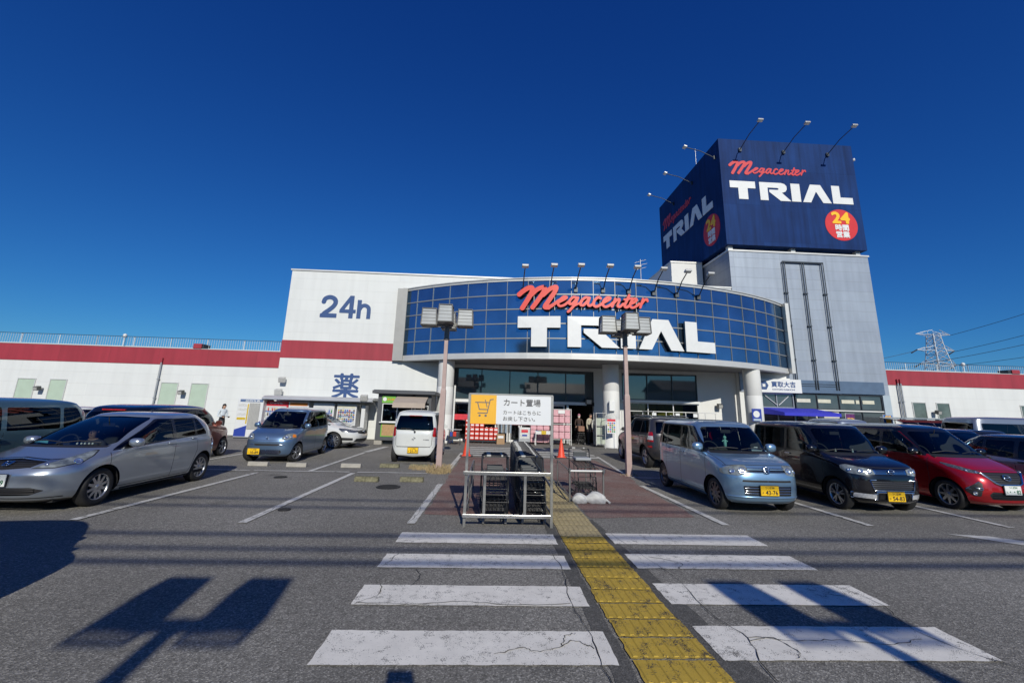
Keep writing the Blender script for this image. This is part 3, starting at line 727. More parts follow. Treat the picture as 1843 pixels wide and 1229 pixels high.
def kei_red():      # red car with black roof, white plate 82
    p = paint('candy red paint', (.42, .006, .012), .35, .22); bk = paint('black paint', (.008, .008, .012), .3, .2); wr, wx = .28, (1.2475, -1.2475)
    k = [(.17, 1.72, -1.52, .69), (.23, 1.80, -1.57, .725), (.42, 1.83, -1.585, .737), (.6, 1.80, -1.585, .737), (.74, 1.72, -1.585, .737), (.84, 1.56, -1.58, .735), (.92, 1.36, -1.575, .73), (.99, 1.16, -1.565, .72), (1.03, 1.08, -1.56, .712), (1.25, .80, -1.53, .675), (1.50, .48, -1.42, .61)]
    rg = [('roof_panel', bk, Fr((0, 1.03), (.66, 1.03))+Sd((.93, 1.0), (-.4, 1.03), (-1.1, 1.08), (-1.3, 1.2), (-1.56, 1.25))+Rr((.0, 1.25), (0, 1.6391))+Fr((0, 1.6391)), 0, False)]
    rg += side_feats(p, 1.02, 1.46, .90, .30, -.12, -.90, -1.33, -1.22, wr, wx, rise=.06)
    rg += [('BODY', M_black, Fr((0, .985), (.62, .985), (.62, 1.035), (0, 1.035)), 0, False),
        ('windscreen', M_glassF, roundpoly(Fr((0, 1.035), (.60, 1.035), (.625, 1.08), (.54, 1.44), (.49, 1.475), (0, 1.485)), .01), -.003, False),
        ('headlight', M_lampdark, Fr((.36, .715), (.37, .755), (.50, .81), (.62, .875), (.665, .90), (.68, .88), (.67, .82), (.56, .745)), .004, True),
        ('grille', M_black, roundpoly(Fr((0, .765), (.40, .765), (.37, .68), (.24, .55), (.19, .53), (0, .53)), .01), -.008, False),
        ('lower_grille', M_black, roundpoly(Fr((0, .40), (.36, .42), (.42, .36), (.38, .28), (0, .27)), .02), -.012, False),
        ('fog_light', M_black, roundpoly(Fr((.52, .60), (.48, .56), (.53, .32), (.60, .32), (.66, .40), (.66, .46)), .02), .004, True),
        ('BODY', M_seam, strip('f', [(.0, .80), (.4, .795), (.5, .79)], .009), 0, False),
        ('tail_light', M_red, Rr((.70, .8), (.68, 1.1), (.60, 1.1), (.6, .8)), .004, True),
        ('rear_window', M_glassD, Rr((0, 1.08), (.6, 1.08), (.54, 1.42), (0, 1.44)), -.003, False)]
    def ex(r, s):
        frame_on(r, s, [(-.42, .745), (-.27, .575), (-.2, .545), (.2, .545), (.27, .575), (.42, .745)], M_chrome, .02, name='chrome_v_bar'); ring_badge(r, s, .67, .07)
        bars(r, s, .3, [.60, .64, .68, .72], M_blackgloss, .004, off=-.002); bars(r, s, .36, [.31, .35, .38], M_blackgloss, .005, off=-.004)
        for q in (1, -1): frame_on(r, s, [(q*.51, .59), (q*.655, .45), (q*.50, .44), (q*.49, .47), (q*.58, .475)], M_chrome, .009, name='fog_light_frame')
        lampballs(r, s, ((.46, .755, .022), (.56, .775, .022))); lampballs(r, s, ((.59, .37, .035),))
    return dict(paint=p, keys=k, ztop=1.64, ef=(7.5, 3.4), regions=rg, wr=wr, wx=wx, spokes=8, wstyle=0, rim=M_alloy, rimr=.2, cowl=(1.08, 1.03), seatx=.0, seatz=.6, mirror=(.74, 1.06), mirsize=(.08, .11, .08), mirmat=bk, handles=((-.0, .9), (-.78, .93)), ww=.155,
        wipers=(((-.56, 1.05), (-.05, 1.07)), ((.0, 1.05), (.5, 1.06))), plates=((0, .46, 'f', 'w', [('つくば581', 0, .035, .05), ('と ・・82', 0, -.062, .09)]),), extra=(ex,), step=.06, stepv=.045)
def kei_life():     # small blue wagon, plate 10-89, front wheels turned
    p = paint('steel blue paint', (.17, .27, .42), .7, .3); wr, wx = .275, (1.21, -1.21)
    k = kei_keys(1.74, (1.12, .98), .42, -1.60, 1.48, .737, .86, .60)
    rg = side_feats(p, .98, 1.44, .95, .28, -.1, -.86, -1.36, -1.25, wr, wx, rise=.05)
    rg += [('BODY', M_black, Fr((0, .955), (.62, .955), (.62, .985), (0, .985)), 0, False),
        ('windscreen', M_glassF, roundpoly(Fr((0, .985), (.60, .985), (.63, 1.02), (.54, 1.42), (.50, 1.455), (0, 1.465)), .01), -.003, False),
        ('headlight', M_lampglass, roundpoly(Fr((.38, .66), (.42, .76), (.5, .83), (.62, .84), (.68, .80), (.70, .70), (.52, .655)), .03), .004, True),
        ('indicator', M_orange, roundpoly(Fr((.625, .73), (.615, .81), (.665, .80), (.69, .72)), .012), .006, True),
        ('BODY', M_seam, strip('f', [(.0, .65), (.36, .655), (.42, .76), (.46, .81)], .009), 0, False),
        ('BODY', M_black, roundpoly(Fr((0, .545), (.34, .545), (.36, .51), (.3, .49), (0, .49)), .01), 0, False),
        ('lower_grille', M_black, roundpoly(Fr((0, .375), (.40, .375), (.42, .31), (.38, .25), (0, .25)), .03), -.012, False),
        ('tail_light', M_red, Rr((.70, .8), (.67, 1.2), (.60, 1.2), (.62, .8)), .004, True),
        ('rear_window', M_glassD, Rr((0, 1.02), (.6, 1.02), (.54, 1.40), (0, 1.42)), -.003, False)]
    def ex(r, s):
        hbadge(r, s, .70, .035); bars(r, s, .38, [.27, .30, .33, .355], M_chrome, .005, off=-.003); lampballs(r, s, ((.5, .735, .055), (.6, .73, .03)))
        for q in (1, -1): bars_seg(r, s, q*.36, q*.5, .52, M_chrome)
    return dict(paint=p, keys=k, ztop=1.60, ef=(7.5, 3.6), regions=rg, wr=wr, wx=wx, spokes=5, wstyle=1, rim=M_alloy, rimr=.185, steer=-22, cowl=(1.12, .98), seatx=.0, seatz=.58, mirror=(.78, 1.03), mirsize=(.08, .1, .075), handles=((0, .88), (-.75, .92)), ww=.15,
        wipers=(((-.58, 1.0), (-.05, 1.02)), ((.0, 1.0), (.52, 1.01))), plates=((-.33, .33, 'f', 'y', [('つくば580', 0, .035, .05), ('く 10-89', 0, -.062, .1)]),), extra=(ex,))
def bars_seg(root, sh, y0, y1, z, m, r=.012):
    P = []
    for k in range(5):
        y = y0+(y1-y0)*k/4; p, n = sh.pt('f', abs(y), z); s = 1 if y > 0 else -1; p.y *= s; n.y *= s; P.append(p+n*.006)
    b = MB(); b.tube(P, r, m, 6); b.build('chrome_strip', root)
def kei_rear():     # white wagon seen from behind, plate 21-71
    p = paint('pearl white paint', (.68, .70, .68), .05, .25); wr, wx = .275, (1.19, -1.19)
    k = kei_keys(1.78, (1.05, 1.0), .48, -1.58, 1.50, .737, .9, .62, rear_top=-1.38); k[-2] = (1.22, .80, -1.52, .685)
    rg = side_feats(p, 1.0, 1.46, .9, .35, -.12, -.86, -1.34, -1.24, wr, wx, rise=.02)
    rg += [('windscreen', M_glassF, roundpoly(Fr((0, 1.01), (.60, 1.01), (.63, 1.05), (.54, 1.43), (.50, 1.465), (0, 1.475)), .01), -.003, False),
        ('headlight', M_lampglass, Fr((.36, .70), (.36, .84), (.64, .84), (.68, .67)), .004, True),
        ('BODY', M_seam, strip('r', [(0.001, .50), (.52, .50), (.56, .54), (.57, .98)], .01), 0, False),
        ('tailgate_glass', M_glassD, roundpoly(Rr((0, 1.0), (.56, 1.0), (.60, 1.04), (.53, 1.42), (.5, 1.44), (0, 1.45)), .01), -.002, False),
        ('tail_light', M_red, roundpoly(Rr((.60, .80), (.575, .84), (.60, 1.10), (.66, 1.08), (.705, .80)), .02), .006, True),
        ('reverse_light', M_clearlamp, Rr((.60, .67), (.575, .69), (.575, .795), (.705, .795), (.705, .68)), .006, True)]
    def ex(r, s):
        q, n = s.pt('r', .001, 1.0); m = MB(); m.tube([(q.x-.03, -.02, .96), (q.x-.02, .02, 1.0), (q.x-.04, .15, 1.04), (q.x-.03, .42, 1.05)], .01, M_black, 5); m.cyl((q.x-.05, -.02, .95), (q.x+.02, -.02, .95), .03, M_black); m.build('rear_wiper', r)
        q, n = s.pt('r', .001, .74); m = MB(); m.tube([(q.x-.012, .06*a, .74+.05*b) for a, b in ((.2, 1), (-1, .4), (1, -.4), (-.2, -1))], .007, M_chrome, 5); m.build('emblem', r)
        m = MB(); text_mb(m, 'WAGON', .045, M_chrome, (q.x-.004, -.30, .70), (0, -1, 0), (0, 0, 1), grow=.02, depth=.003, res=20); m.build('nameplate', r, fix=False)
        bars(r, s, .70, [.485], M_seam, .006, name='bumper_gap', off=-.002, face='r')
        q, n = s.pt('r', .001, 1.28); m = MB(); m.box(q.x-.01, q.x+.08, -.2, .2, 1.44, 1.455, M_red); m.build('brake_light', r)
    return dict(paint=p, keys=k, ztop=1.63, er=(10, 5), regions=rg, wr=wr, wx=wx, spokes=6, wstyle=0, rim=M_alloy, cowl=(1.05, 1.0), seatx=.0, seatz=.6, mirror=(.78, 1.05), handles=((0, .9), (-.75, .9)), ww=.15,
        plates=((0, .39, 'r', 'y', [('つくば580', 0, .035, .05), ('ほ 21-71', 0, -.062, .1)]),), extra=(ex,))
def brown_car():
    p = paint('copper brown paint', (.20, .06, .045), .6, .32); bk = paint('black paint', (.008, .008, .012), .3, .2); wr, wx = .29, (1.37, -1.37)
    k = kei_keys(1.92, (1.22, 1.02), .65, -2.30, 1.46, .80, .92, .69, rear_top=-2.12)
    rg = [('roof_panel', bk, Fr((0, 1.25))+Sd((.94, 1.25), (1.12, 1.0), (-2.28, 1.02))+Rr((.0, 1.02), (0, 1.5991))+Fr((0, 1.5991)), 0, False)]
    rg += side_feats(p, 1.0, 1.42, 1.04, .50, -.12, -1.1, -2.0, -1.92, wr, wx, rise=.02, gr=M_glassD)
    rg += [('windscreen', M_glassF, Fr((0, 1.03), (.60, 1.03), (.56, 1.40), (.50, 1.44), (0, 1.44)), -.003, False),
        ('headlight', M_lampglass, Fr((.42, .70), (.42, .86), (.64, .86), (.69, .68)), .004, True),
        ('tailgate_glass', M_glassD, Rr((0, 1.06), (.58, 1.06), (.54, 1.38), (0, 1.40)), -.002, False),
        ('tail_light', M_red, Rr((.60, .70), (.60, .98), (.69, .98), (.70, .70)), .006, True)]
    def ex(r, s):
        m = MB(); q, n = s.pt('r', .001, 1.44); m.box(q.x-.03, q.x+.02, -.28, .28, 1.43, 1.46, M_red, bev=.005); m.build('brake_light', r)
    return dict(paint=p, keys=k, ztop=1.60, regions=rg, wr=wr, wx=wx, spokes=5, wstyle=1, rim=M_alloy, rimr=.2, cowl=(1.22, 1.02), mirror=(.94, 1.04), mirsize=(.08, .1, .075), mirmat=p, handles=((0, .9), (-.75, .9)), ww=.155, extra=(ex,))
def teal_van():
    p = paint('teal grey paint', (.12, .22, .25), .55, .35); wr, wx = .30, (1.30, -1.30)
    k = [(.2, 1.95, -1.86, .76), (.28, 2.05, -1.92, .82), (.5, 2.1, -1.95, .845), (.75, 2.05, -1.95, .845), (.9, 1.85, -1.95, .845), (1.0, 1.5, -1.94, .84), (1.08, 1.3, -1.93, .83), (1.3, 1.0, -1.88, .79), (1.50, .72, -1.74, .74), (1.56, .62, -1.66, .72)]
    rg = side_feats(p, 1.07, 1.50, 1.1, .6, -.05, -1.12, -1.66, -1.48, wr, wx, rise=.02, gm=M_glassS, gr=M_glassD, trim=p)
    rg += [('windscreen', M_glassF, Fr((0, 1.1), (.68, 1.1), (.66, 1.5), (.60, 1.56), (0, 1.57)), -.003, False),
        ('headlight', M_lampglass, Fr((.5, .7), (.5, .88), (.75, .9), (.8, .70)), .004, True),
        ('tailgate_glass', M_glassD, Rr((0, 1.1), (.68, 1.1), (.64, 1.48), (0, 1.50)), -.002, False),
        ('tail_light', M_red, Rr((.72, .80), (.70, 1.2), (.77, 1.2), (.80, .80)), .006, True)]
    return dict(paint=p, keys=k, ztop=1.68, er=(9, 5), regions=rg, wr=wr, wx=wx, spokes=7, cowl=(1.3, 1.08), seatx=.25, seatz=.62, mirror=(.95, 1.12), handles=((.05, .95), (-.95, .95)), ww=.18)
def suv_grey():
    p = paint('warm grey paint', (.075, .072, .076), .6, .35); wr, wx = .34, (1.32, -1.32)
    k = [(.3, 1.95, -1.86, .78), (.4, 2.05, -1.98, .86), (.6, 2.08, -2.02, .90), (.8, 2.02, -2.0, .905), (.95, 1.7, -1.98, .90), (1.03, 1.3, -1.97, .885), (1.08, 1.12, -1.96, .87), (1.3, .72, -1.88, .80), (1.52, .35, -1.76, .73)]
    rg = side_feats(p, 1.07, 1.49, .95, .25, -.15, -1.0, -1.68, -1.5, wr, wx, rise=.04, sill=.4, gr=M_glassD, trim=M_black)
    rg += [('windscreen', M_glassF, Fr((0, 1.1), (.7, 1.1), (.62, 1.46), (.56, 1.52), (0, 1.53)), -.003, False),
        ('headlight', M_lampglass, Fr((.45, .72), (.45, .9), (.78, .92), (.84, .72)), .004, True),
        ('BODY', M_seam, strip('r', [(0.001, .58), (.62, .58), (.66, 1.06)], .01), 0, False),
        ('tailgate_glass', M_glassD, roundpoly(Rr((0, 1.1), (.66, 1.1), (.60, 1.46), (0, 1.48)), .03), -.002, False),
        ('tail_light', M_red, Rr((.74, .84), (.74, 1.14), (.82, 1.14), (.865, .84)), .008, True),
        ('reverse_light', M_clearlamp, Rr((.745, .90), (.745, 1.02), (.845, 1.02), (.86, .90)), .012, True),
        ('reflector', M_red, Rr((.78, .66), (.78, .72), (.86, .72), (.86, .66)), .006, True)]
    def ex(r, s):
        for q in (1, -1):
            m = MB(); m.tube([(.3, q*.60, 1.60), (.2, q*.60, 1.655), (-1.3, q*.60, 1.66), (-1.5, q*.6, 1.61)], .018, M_alloy, 8); m.build('roof_rail', r)
    return dict(paint=p, keys=k, ztop=1.66, er=(9, 4.5), regions=rg, wr=wr, wx=wx, spokes=5, wstyle=2, rim=M_alloy, rimr=.225, cowl=(1.12, 1.08), seatx=.05, seatz=.72, mirror=(.82, 1.12), mirmat=M_black, handles=((-.02, .97), (-.85, .98)), ww=.2, archlip=True,
        plates=((0, .72, 'r', 'w', [('つくば300', 0, .035, .05), ('・ 3-05', 0, -.062, .1)]),), extra=(ex,))
def sedan(p, H=1.47, sc=1., front='w'):
    wr, wx = .31, (1.35, -1.35)
    k = [(.2, 2.1, -2.05, .76), (.28, 2.22, -2.16, .84), (.5, 2.27, -2.22, .87), (.66, 2.22, -2.2, .875), (.78, 2.0, -2.15, .87), (.86, 1.6, -2.1, .865), (.93, 1.25, -1.98, .85), (.98, 1.10, -1.75, .83), (1.15, .75, -1.55, .76), (H-.1, .22, -1.05, .66)]
    rg = side_feats(p, .97, H-.14, .86, .12, -.28, -1.10, -1.52, -1.15, wr, wx, rise=.03, sill=.26)
    rg += [('windscreen', M_glassF, Fr((0, 1.0), (.68, 1.0), (.57, H-.13), (.5, H-.1), (0, H-.09)), -.003, False),
        ('headlight', M_lampdark, Fr((.44, .655), (.44, .70), (.60, .75), (.76, .80), (.80, .76), (.80, .66), (.6, .63)), .004, True),
        ('grille', M_black, Fr((0, .70), (.44, .70), (.42, .60), (0, .56)), -.008, False),
        ('lower_grille', M_black, Fr((0, .40), (.5, .40), (.56, .28), (0, .27)), -.01, False),
        ('fog_light', M_black, roundpoly(Fr((.62, .42), (.60, .33), (.80, .33), (.81, .44)), .01), .003, True),
        ('BODY', M_seam, strip('f', [(.0, .76), (.5, .76), (.68, .80)], .01), 0, False),
        ('tail_light', M_red, Rr((.5, .78), (.5, .90), (.76, .90), (.80, .78)), .006, True),
        ('rear_window', M_glassD, Rr((0, 1.0), (.62, 1.0), (.52, H-.13), (0, H-.1)), -.003, False)]
    return dict(paint=p, keys=k, ztop=H, ef=(5, 3.2), er=(6, 3.6), regions=rg, wr=wr, wx=wx, spokes=10, wstyle=0, rim=M_alloy, rimr=.225, cowl=(1.12, .98), seatx=.0, seatz=.45, mirror=(.74, 1.02), handles=((-.15, .86), (-.95, .88)), hmat=M_chrome, ww=.2,
        extra=(lambda r, s: hbadge(r, s, .66, .05), lambda r, s: frame_on(r, s, [(-.75, .70), (-.42, .705), (0, .715), (.42, .705), (.75, .70)], M_chrome, .012)))
def big_van(p):
    wr, wx = .32, (1.28, -1.28)
    k = [(.25, 2.0, -2.08, .78), (.32, 2.15, -2.15, .83), (.6, 2.22, -2.2, .845), (.95, 2.18, -2.2, .845), (1.12, 1.95, -2.2, .84), (1.4, 1.72, -2.18, .80), (1.78, 1.40, -2.10, .74), (1.86, 1.3, -2.06, .725)]
    rg = side_feats(p, 1.15, 1.68, 1.7, 1.42, .75, -.45, -1.9, -1.86, wr, wx, rise=.0, sill=.35, gr=M_glassD)
    rg += [('windscreen', M_glassF, Fr((0, 1.16), (.70, 1.16), (.65, 1.78), (0, 1.8)), -.003, False),
        ('headlight', M_lampglass, Fr((.5, .72), (.5, .92), (.76, .92), (.81, .72)), .004, True),
        ('tailgate_glass', M_glassD, Rr((0, 1.2), (.66, 1.2), (.62, 1.7), (0, 1.72)), -.002, False),
        ('tail_light', M_red, Rr((.74, .80), (.72, 1.3), (.785, 1.3), (.81, .80)), .006, True)]
    return dict(paint=p, keys=k, ztop=1.97, er=(12, 8), dome=3, regions=rg, wr=wr, wx=wx, spokes=6, cowl=(1.9, 1.12), seatx=1.0, seatz=.85, mirror=(1.6, 1.2), handles=((.85, 1.0),), ww=.18)
# ------------------------------------------------------------------ ground and markings
def asphalt_mat(name, col, speck=.5, dark=.55, tint2=None):
    m = mat(name, col, .9, var=.0); nt = m.node_tree; L = nt.links; N = nt.nodes.new; b = nt.nodes['Principled BSDF']; b.inputs['Specular IOR Level'].default_value = .25
    tc = N('ShaderNodeTexCoord')
    def noise(sc, det=3, rough=.6):
        n = N('ShaderNodeTexNoise'); n.inputs['Scale'].default_value = sc; n.inputs['Detail'].default_value = det; n.inputs['Roughness'].default_value = rough; L.new(tc.outputs['Object'], n.inputs['Vector']); return n.outputs['Fac']
    def mr(x, a, b_, c, d):
        n = N('ShaderNodeMapRange'); n.inputs['From Min'].default_value = a; n.inputs['From Max'].default_value = b_; n.inputs['To Min'].default_value = c; n.inputs['To Max'].default_value = d; L.new(x, n.inputs['Value']); return n.outputs[0]
    def mul(a, c):
        n = N('ShaderNodeMath'); n.operation = 'MULTIPLY'; L.new(a, n.inputs[0]); L.new(c, n.inputs[1]); return n.outputs[0]
    vo = N('ShaderNodeTexVoronoi'); vo.inputs['Scale'].default_value = 95; L.new(tc.outputs['Object'], vo.inputs['Vector'])
    sp = N('ShaderNodeSeparateColor'); L.new(vo.outputs['Color'], sp.inputs[0])
    stone = mr(sp.outputs[0], .55, 1, 1, 1+speck*2.2); pit = mr(sp.outputs[1], 0, .3, dark, 1)
    f = mul(mul(stone, pit), mul(mr(noise(.35, 5), .3, .7, .86, 1.13), mr(noise(28, 3), .3, .7, .8, 1.2)))
    f = mul(f, mul(mr(noise(2.3, 6, .7), .62, .78, 1, .8), mr(noise(9, 4), .35, .65, .93, 1.07)))
    v = N('ShaderNodeVectorMath'); v.operation = 'SCALE'; v.inputs[0].default_value = col; L.new(f, v.inputs['Scale'])
    src = v.outputs[0]
    if name == 'asphalt':      # oil spots in the bays and broad worn areas
        vs_ = N('ShaderNodeTexVoronoi'); vs_.inputs['Scale'].default_value = .75; dn = N('ShaderNodeTexNoise'); dn.inputs['Scale'].default_value = 2.5; L.new(tc.outputs['Object'], dn.inputs['Vector'])
        mxv = N('ShaderNodeMix'); mxv.data_type = 'VECTOR'; mxv.inputs['Factor'].default_value = .12; L.new(tc.outputs['Object'], mxv.inputs[4]); L.new(dn.outputs['Color'], mxv.inputs[5]); L.new(mxv.outputs[1], vs_.inputs['Vector'])
        f = mul(f, mul(mr(vs_.outputs['Distance'], .05, .16, .62, 1), mr(noise(.16, 6, .7), .35, .65, .84, 1.12))); L.new(f, v.inputs['Scale'])
    if tint2:
        mx = N('ShaderNodeMix'); mx.data_type = 'RGBA'; L.new(mr(noise(1.1, 6, .7), .42, .66, 0, .75), mx.inputs['Factor']); v2 = N('ShaderNodeVectorMath'); v2.operation = 'SCALE'; v2.inputs[0].default_value = tint2; L.new(f, v2.inputs['Scale'])
        L.new(src, mx.inputs[6]); L.new(v2.outputs[0], mx.inputs[7]); src = mx.outputs[2]
    L.new(src, b.inputs['Base Color'])
    bp = N('ShaderNodeBump'); bp.inputs['Strength'].default_value = .55; bp.inputs['Distance'].default_value = .006; L.new(vo.outputs['Distance'], bp.inputs['Height']); L.new(bp.outputs[0], b.inputs['Normal'])
    return m
def wear_mat(name, col, under, lo=.60, hi=.66, rough=.7, sc=14, fine=160, fw=.45):
    """road paint with bare patches where the surface below shows"""
    m = mat(name, col, rough, var=.0); nt = m.node_tree; L = nt.links; N = nt.nodes.new; b = nt.nodes['Principled BSDF']; tc = N('ShaderNodeTexCoord')
    def noise(s, d=5, r=.7):
        n = N('ShaderNodeTexNoise'); n.inputs['Scale'].default_value = s; n.inputs['Detail'].default_value = d; n.inputs['Roughness'].default_value = r; L.new(tc.outputs['Object'], n.inputs['Vector']); return n.outputs['Fac']
    a, c = noise(sc), noise(fine, 2); ad = N('ShaderNodeMath'); ad.operation = 'MULTIPLY_ADD'; L.new(c, ad.inputs[0]); ad.inputs[1].default_value = fw; L.new(a, ad.inputs[2])
    big = noise(.9, 3); ad2 = N('ShaderNodeMath'); ad2.operation = 'MULTIPLY_ADD'; L.new(big, ad2.inputs[0]); ad2.inputs[1].default_value = .35; L.new(ad.outputs[0], ad2.inputs[2])
    mr = N('ShaderNodeMapRange'); mr.inputs['From Min'].default_value = lo+.175+.5*fw; mr.inputs['From Max'].default_value = hi+.175+.5*fw; L.new(ad2.outputs[0], mr.inputs['Value'])
    g = N('ShaderNodeMapRange'); g.inputs['From Min'].default_value = .3; g.inputs['From Max'].default_value = .7; g.inputs['To Min'].default_value = .85; g.inputs['To Max'].default_value = 1.08; L.new(noise(3, 6), g.inputs['Value'])
    v = N('ShaderNodeVectorMath'); v.operation = 'SCALE'; v.inputs[0].default_value = col; L.new(g.outputs[0], v.inputs['Scale'])
    mx = N('ShaderNodeMix'); mx.data_type = 'RGBA'; L.new(mr.outputs[0], mx.inputs['Factor']); L.new(v.outputs[0], mx.inputs[6]); mx.inputs[7].default_value = (*under, 1); L.new(mx.outputs[2], b.inputs['Base Color'])
    bp = N('ShaderNodeBump'); bp.inputs['Strength'].default_value = .3; bp.inputs['Distance'].default_value = .004; L.new(c, bp.inputs['Height']); L.new(bp.outputs[0], b.inputs['Normal'])
    return m
ASP = (.186, .178, .160)
M_asphalt = asphalt_mat('asphalt', ASP)
M_walk = asphalt_mat('red brown walkway', (.20, .122, .106), .3, .7, tint2=(.225, .19, .17))
M_patch = asphalt_mat('asphalt patch', (.10, .097, .09), .25, .7)
M_apron = asphalt_mat('concrete apron', (.19, .18, .165), .2, .8)
M_white = wear_mat('road paint white', (.79, .76, .69), ASP, .625, .66, sc=11, fine=110, fw=1.0)
M_whiteold = wear_mat('road paint worn', (.62, .61, .57), ASP, .56, .66, sc=9)
M_crack = mat('crack dark', (.012, .012, .012), .95)
M_yel = wear_mat('tactile yellow', (.50, .34, .045), (.08, .065, .04), .60, .66, sc=7, fine=90, fw=.9)
M_yeld = wear_mat('tactile yellow faded', (.44, .36, .19), (.12, .10, .07), .56, .70, sc=9)
def rag(pts, j=.006, step=.06):
    out = []
    for i, p in enumerate(pts):
        q = pts[(i+1) % len(pts)]; n = max(1, int(math.hypot(q[0]-p[0], q[1]-p[1])/step))
        for k in range(n): t = k/n; out.append((p[0]+(q[0]-p[0])*t+random.uniform(-j, j), p[1]+(q[1]-p[1])*t+random.uniform(-j, j)))
    return out
def flat(mb, pts, z, m):
    r = delaunay_2d_cdt([Vector(p) for p in pts], [], [list(range(len(pts)))], 1, 1e-6)
    mb.add([(v.x, v.y, z) for v in r[0]], [tuple(f) for f in r[2]], m)
def sheet(name, polys, z, m, j=.005, step=.07):
    mb = MB()
    for p in polys: flat(mb, rag(p, j, step), z, m)
    o = mb.build(name, fix=False, kind='structure')
    for p in o.data.polygons:
        if p.normal.z < 0: p.flip()
    return o
def rect(x0, x1, y0, y1): return [(x0, y0), (x1, y0), (x1, y1), (x0, y1)]
def line(a, b, w=.12):
    a, b = Vector(a), Vector(b); d = (b-a).normalized(); n = Vector((-d.y, d.x))*w/2
    return [tuple(a-n), tuple(b-n), tuple(b+n), tuple(a+n)]
m = MB(); m.add([(-900, -900, 0), (900, -900, 0), (900, 900, 0), (-900, 900, 0)], [(0, 1, 2, 3)], M_asphalt); m.build('ground', fix=False, kind='structure')
sheet('walkway', [[(-1.0, 7.6), (.96, 7.4), (.96, 16.25), (-.95, 16.25)], [(1.72, 7.5), (3.6, 7.7), (3.68, 10.7), (3.95, 12.6), (3.9, 16.25), (1.72, 16.25)]], .004, M_walk, .03, .25)
sheet('storefront_pavement', [rect(-12.5, 22.5, 20.9, 26)], .004, M_apron, .01, 2)
sheet('asphalt_patch', [[(.86, .5), (1.05, .5), (1.03, 7.4), (.9, 7.4)], [(1.66, .5), (2.0, .5), (1.92, 3.2), (1.74, 7.4), (1.66, 7.4)]], .004, M_patch, .012, .12)
st = []
for y0, y1 in ((2.02, 2.47), (2.9, 3.36), (3.33+.46, 4.24), (4.68, 5.12), (5.56, 5.98), (6.04, 6.5)): pass
rows = [(3.34, 3.80), (4.24, 4.68), (5.15, 5.60), (6.04, 6.50)]
for y0, y1 in rows: st += [rect(-1.15, .96, y0, y1), rect(1.73, 3.83, y0+.06, y1+.10)]
sheet('crosswalk_marking', st, .008, M_white)
fc = []
for k in range(5): fc.append(rect(-.85, 4.3, 16.75+k*.86, 17.17+k*.86))
sheet('crosswalk_marking', fc, .008, M_whiteold, .01, .3)
pk = [line((-5.86, 6.85), (-5.74, 11.55)), line((-3.51, 6.85), (-3.45, 11.8)), line((-1.11, 6.95), (-1.06, 10.4)), line((-1.09, 12.9), (-1.02, 17.6), .13), line((-11.5, 11.95), (-6.1, 11.9), .1), line((-6.0, 11.9), (-3.6, 11.98), .1), line((-3.4, 11.98), (-1.6, 12.05), .1),
    line((-4.62, 12.0), (-4.6, 16.9), .12), line((-8.35, 12.4), (-8.3, 16.8)), line((-10.8, 12.1), (-10.8, 16.8)), line((-8.3, 6.85), (-8.2, 11.6)), line((-4.62, 17.1), (-4.4, 19.6), .24),
    line((3.72, 10.75), (3.83, 7.15)), line((6.3, 11.9), (6.33, 7.27)), line((8.75, 11.9), (8.81, 7.3)), line((11.25, 11.9), (11.3, 7.3)), line((3.9, 12.6), (4.3, 17.4), .1), line((3.9, 12.05), (16, 12.4), .1), line((6.4, 12.3), (6.4, 17), .1), line((8.9, 12.3), (8.9, 17), .1)]
sheet('parking_line', pk, .012, M_whiteold, .006, .08)
sheet('lane_arrow', [[(7.2, 6.85), (7.75, 6.75), (9.6, 5.2), (9.2, 4.9)]], .008, M_whiteold)
# tactile paving
m = MB(); m2 = MB(); base = MB()
y = 1.6; x0, x1 = 1.06, 1.66
while y < 16.2:
    mm, q = (m, M_yel) if y < 6.3 else (m2, M_yeld); gx = random.uniform(-.008, .008); gy = random.uniform(.004, .02) if y < 6.3 else .006
    flat(mm, rag([(x0+gx, y+gy), (x1+gx, y+gy), (x1+gx, y+.3-gy*.5), (x0+gx, y+.3-gy*.5)], .007 if y < 6.3 else .003, .04), .012, q)
    for k in range(8):
        cx = x0+gx+.6*(k+.5)/8; w = .021; a, b = y+gy+.014, y+.286-gy*.5; h = .018
        mm.add([(cx-w, a, .0125), (cx+w, a, .0125), (cx+w, b, .0125), (cx-w, b, .0125), (cx-w*.6, a+.008, h), (cx+w*.6, a+.008, h), (cx+w*.6, b-.008, h), (cx-w*.6, b-.008, h)],
               [(4, 5, 6, 7), (0, 1, 5, 4), (1, 2, 6, 5), (2, 3, 7, 6), (3, 0, 4, 7)], q)
    y += .3
m.build('tactile_paving', kind='structure'); m2.build('tactile_paving', kind='structure')
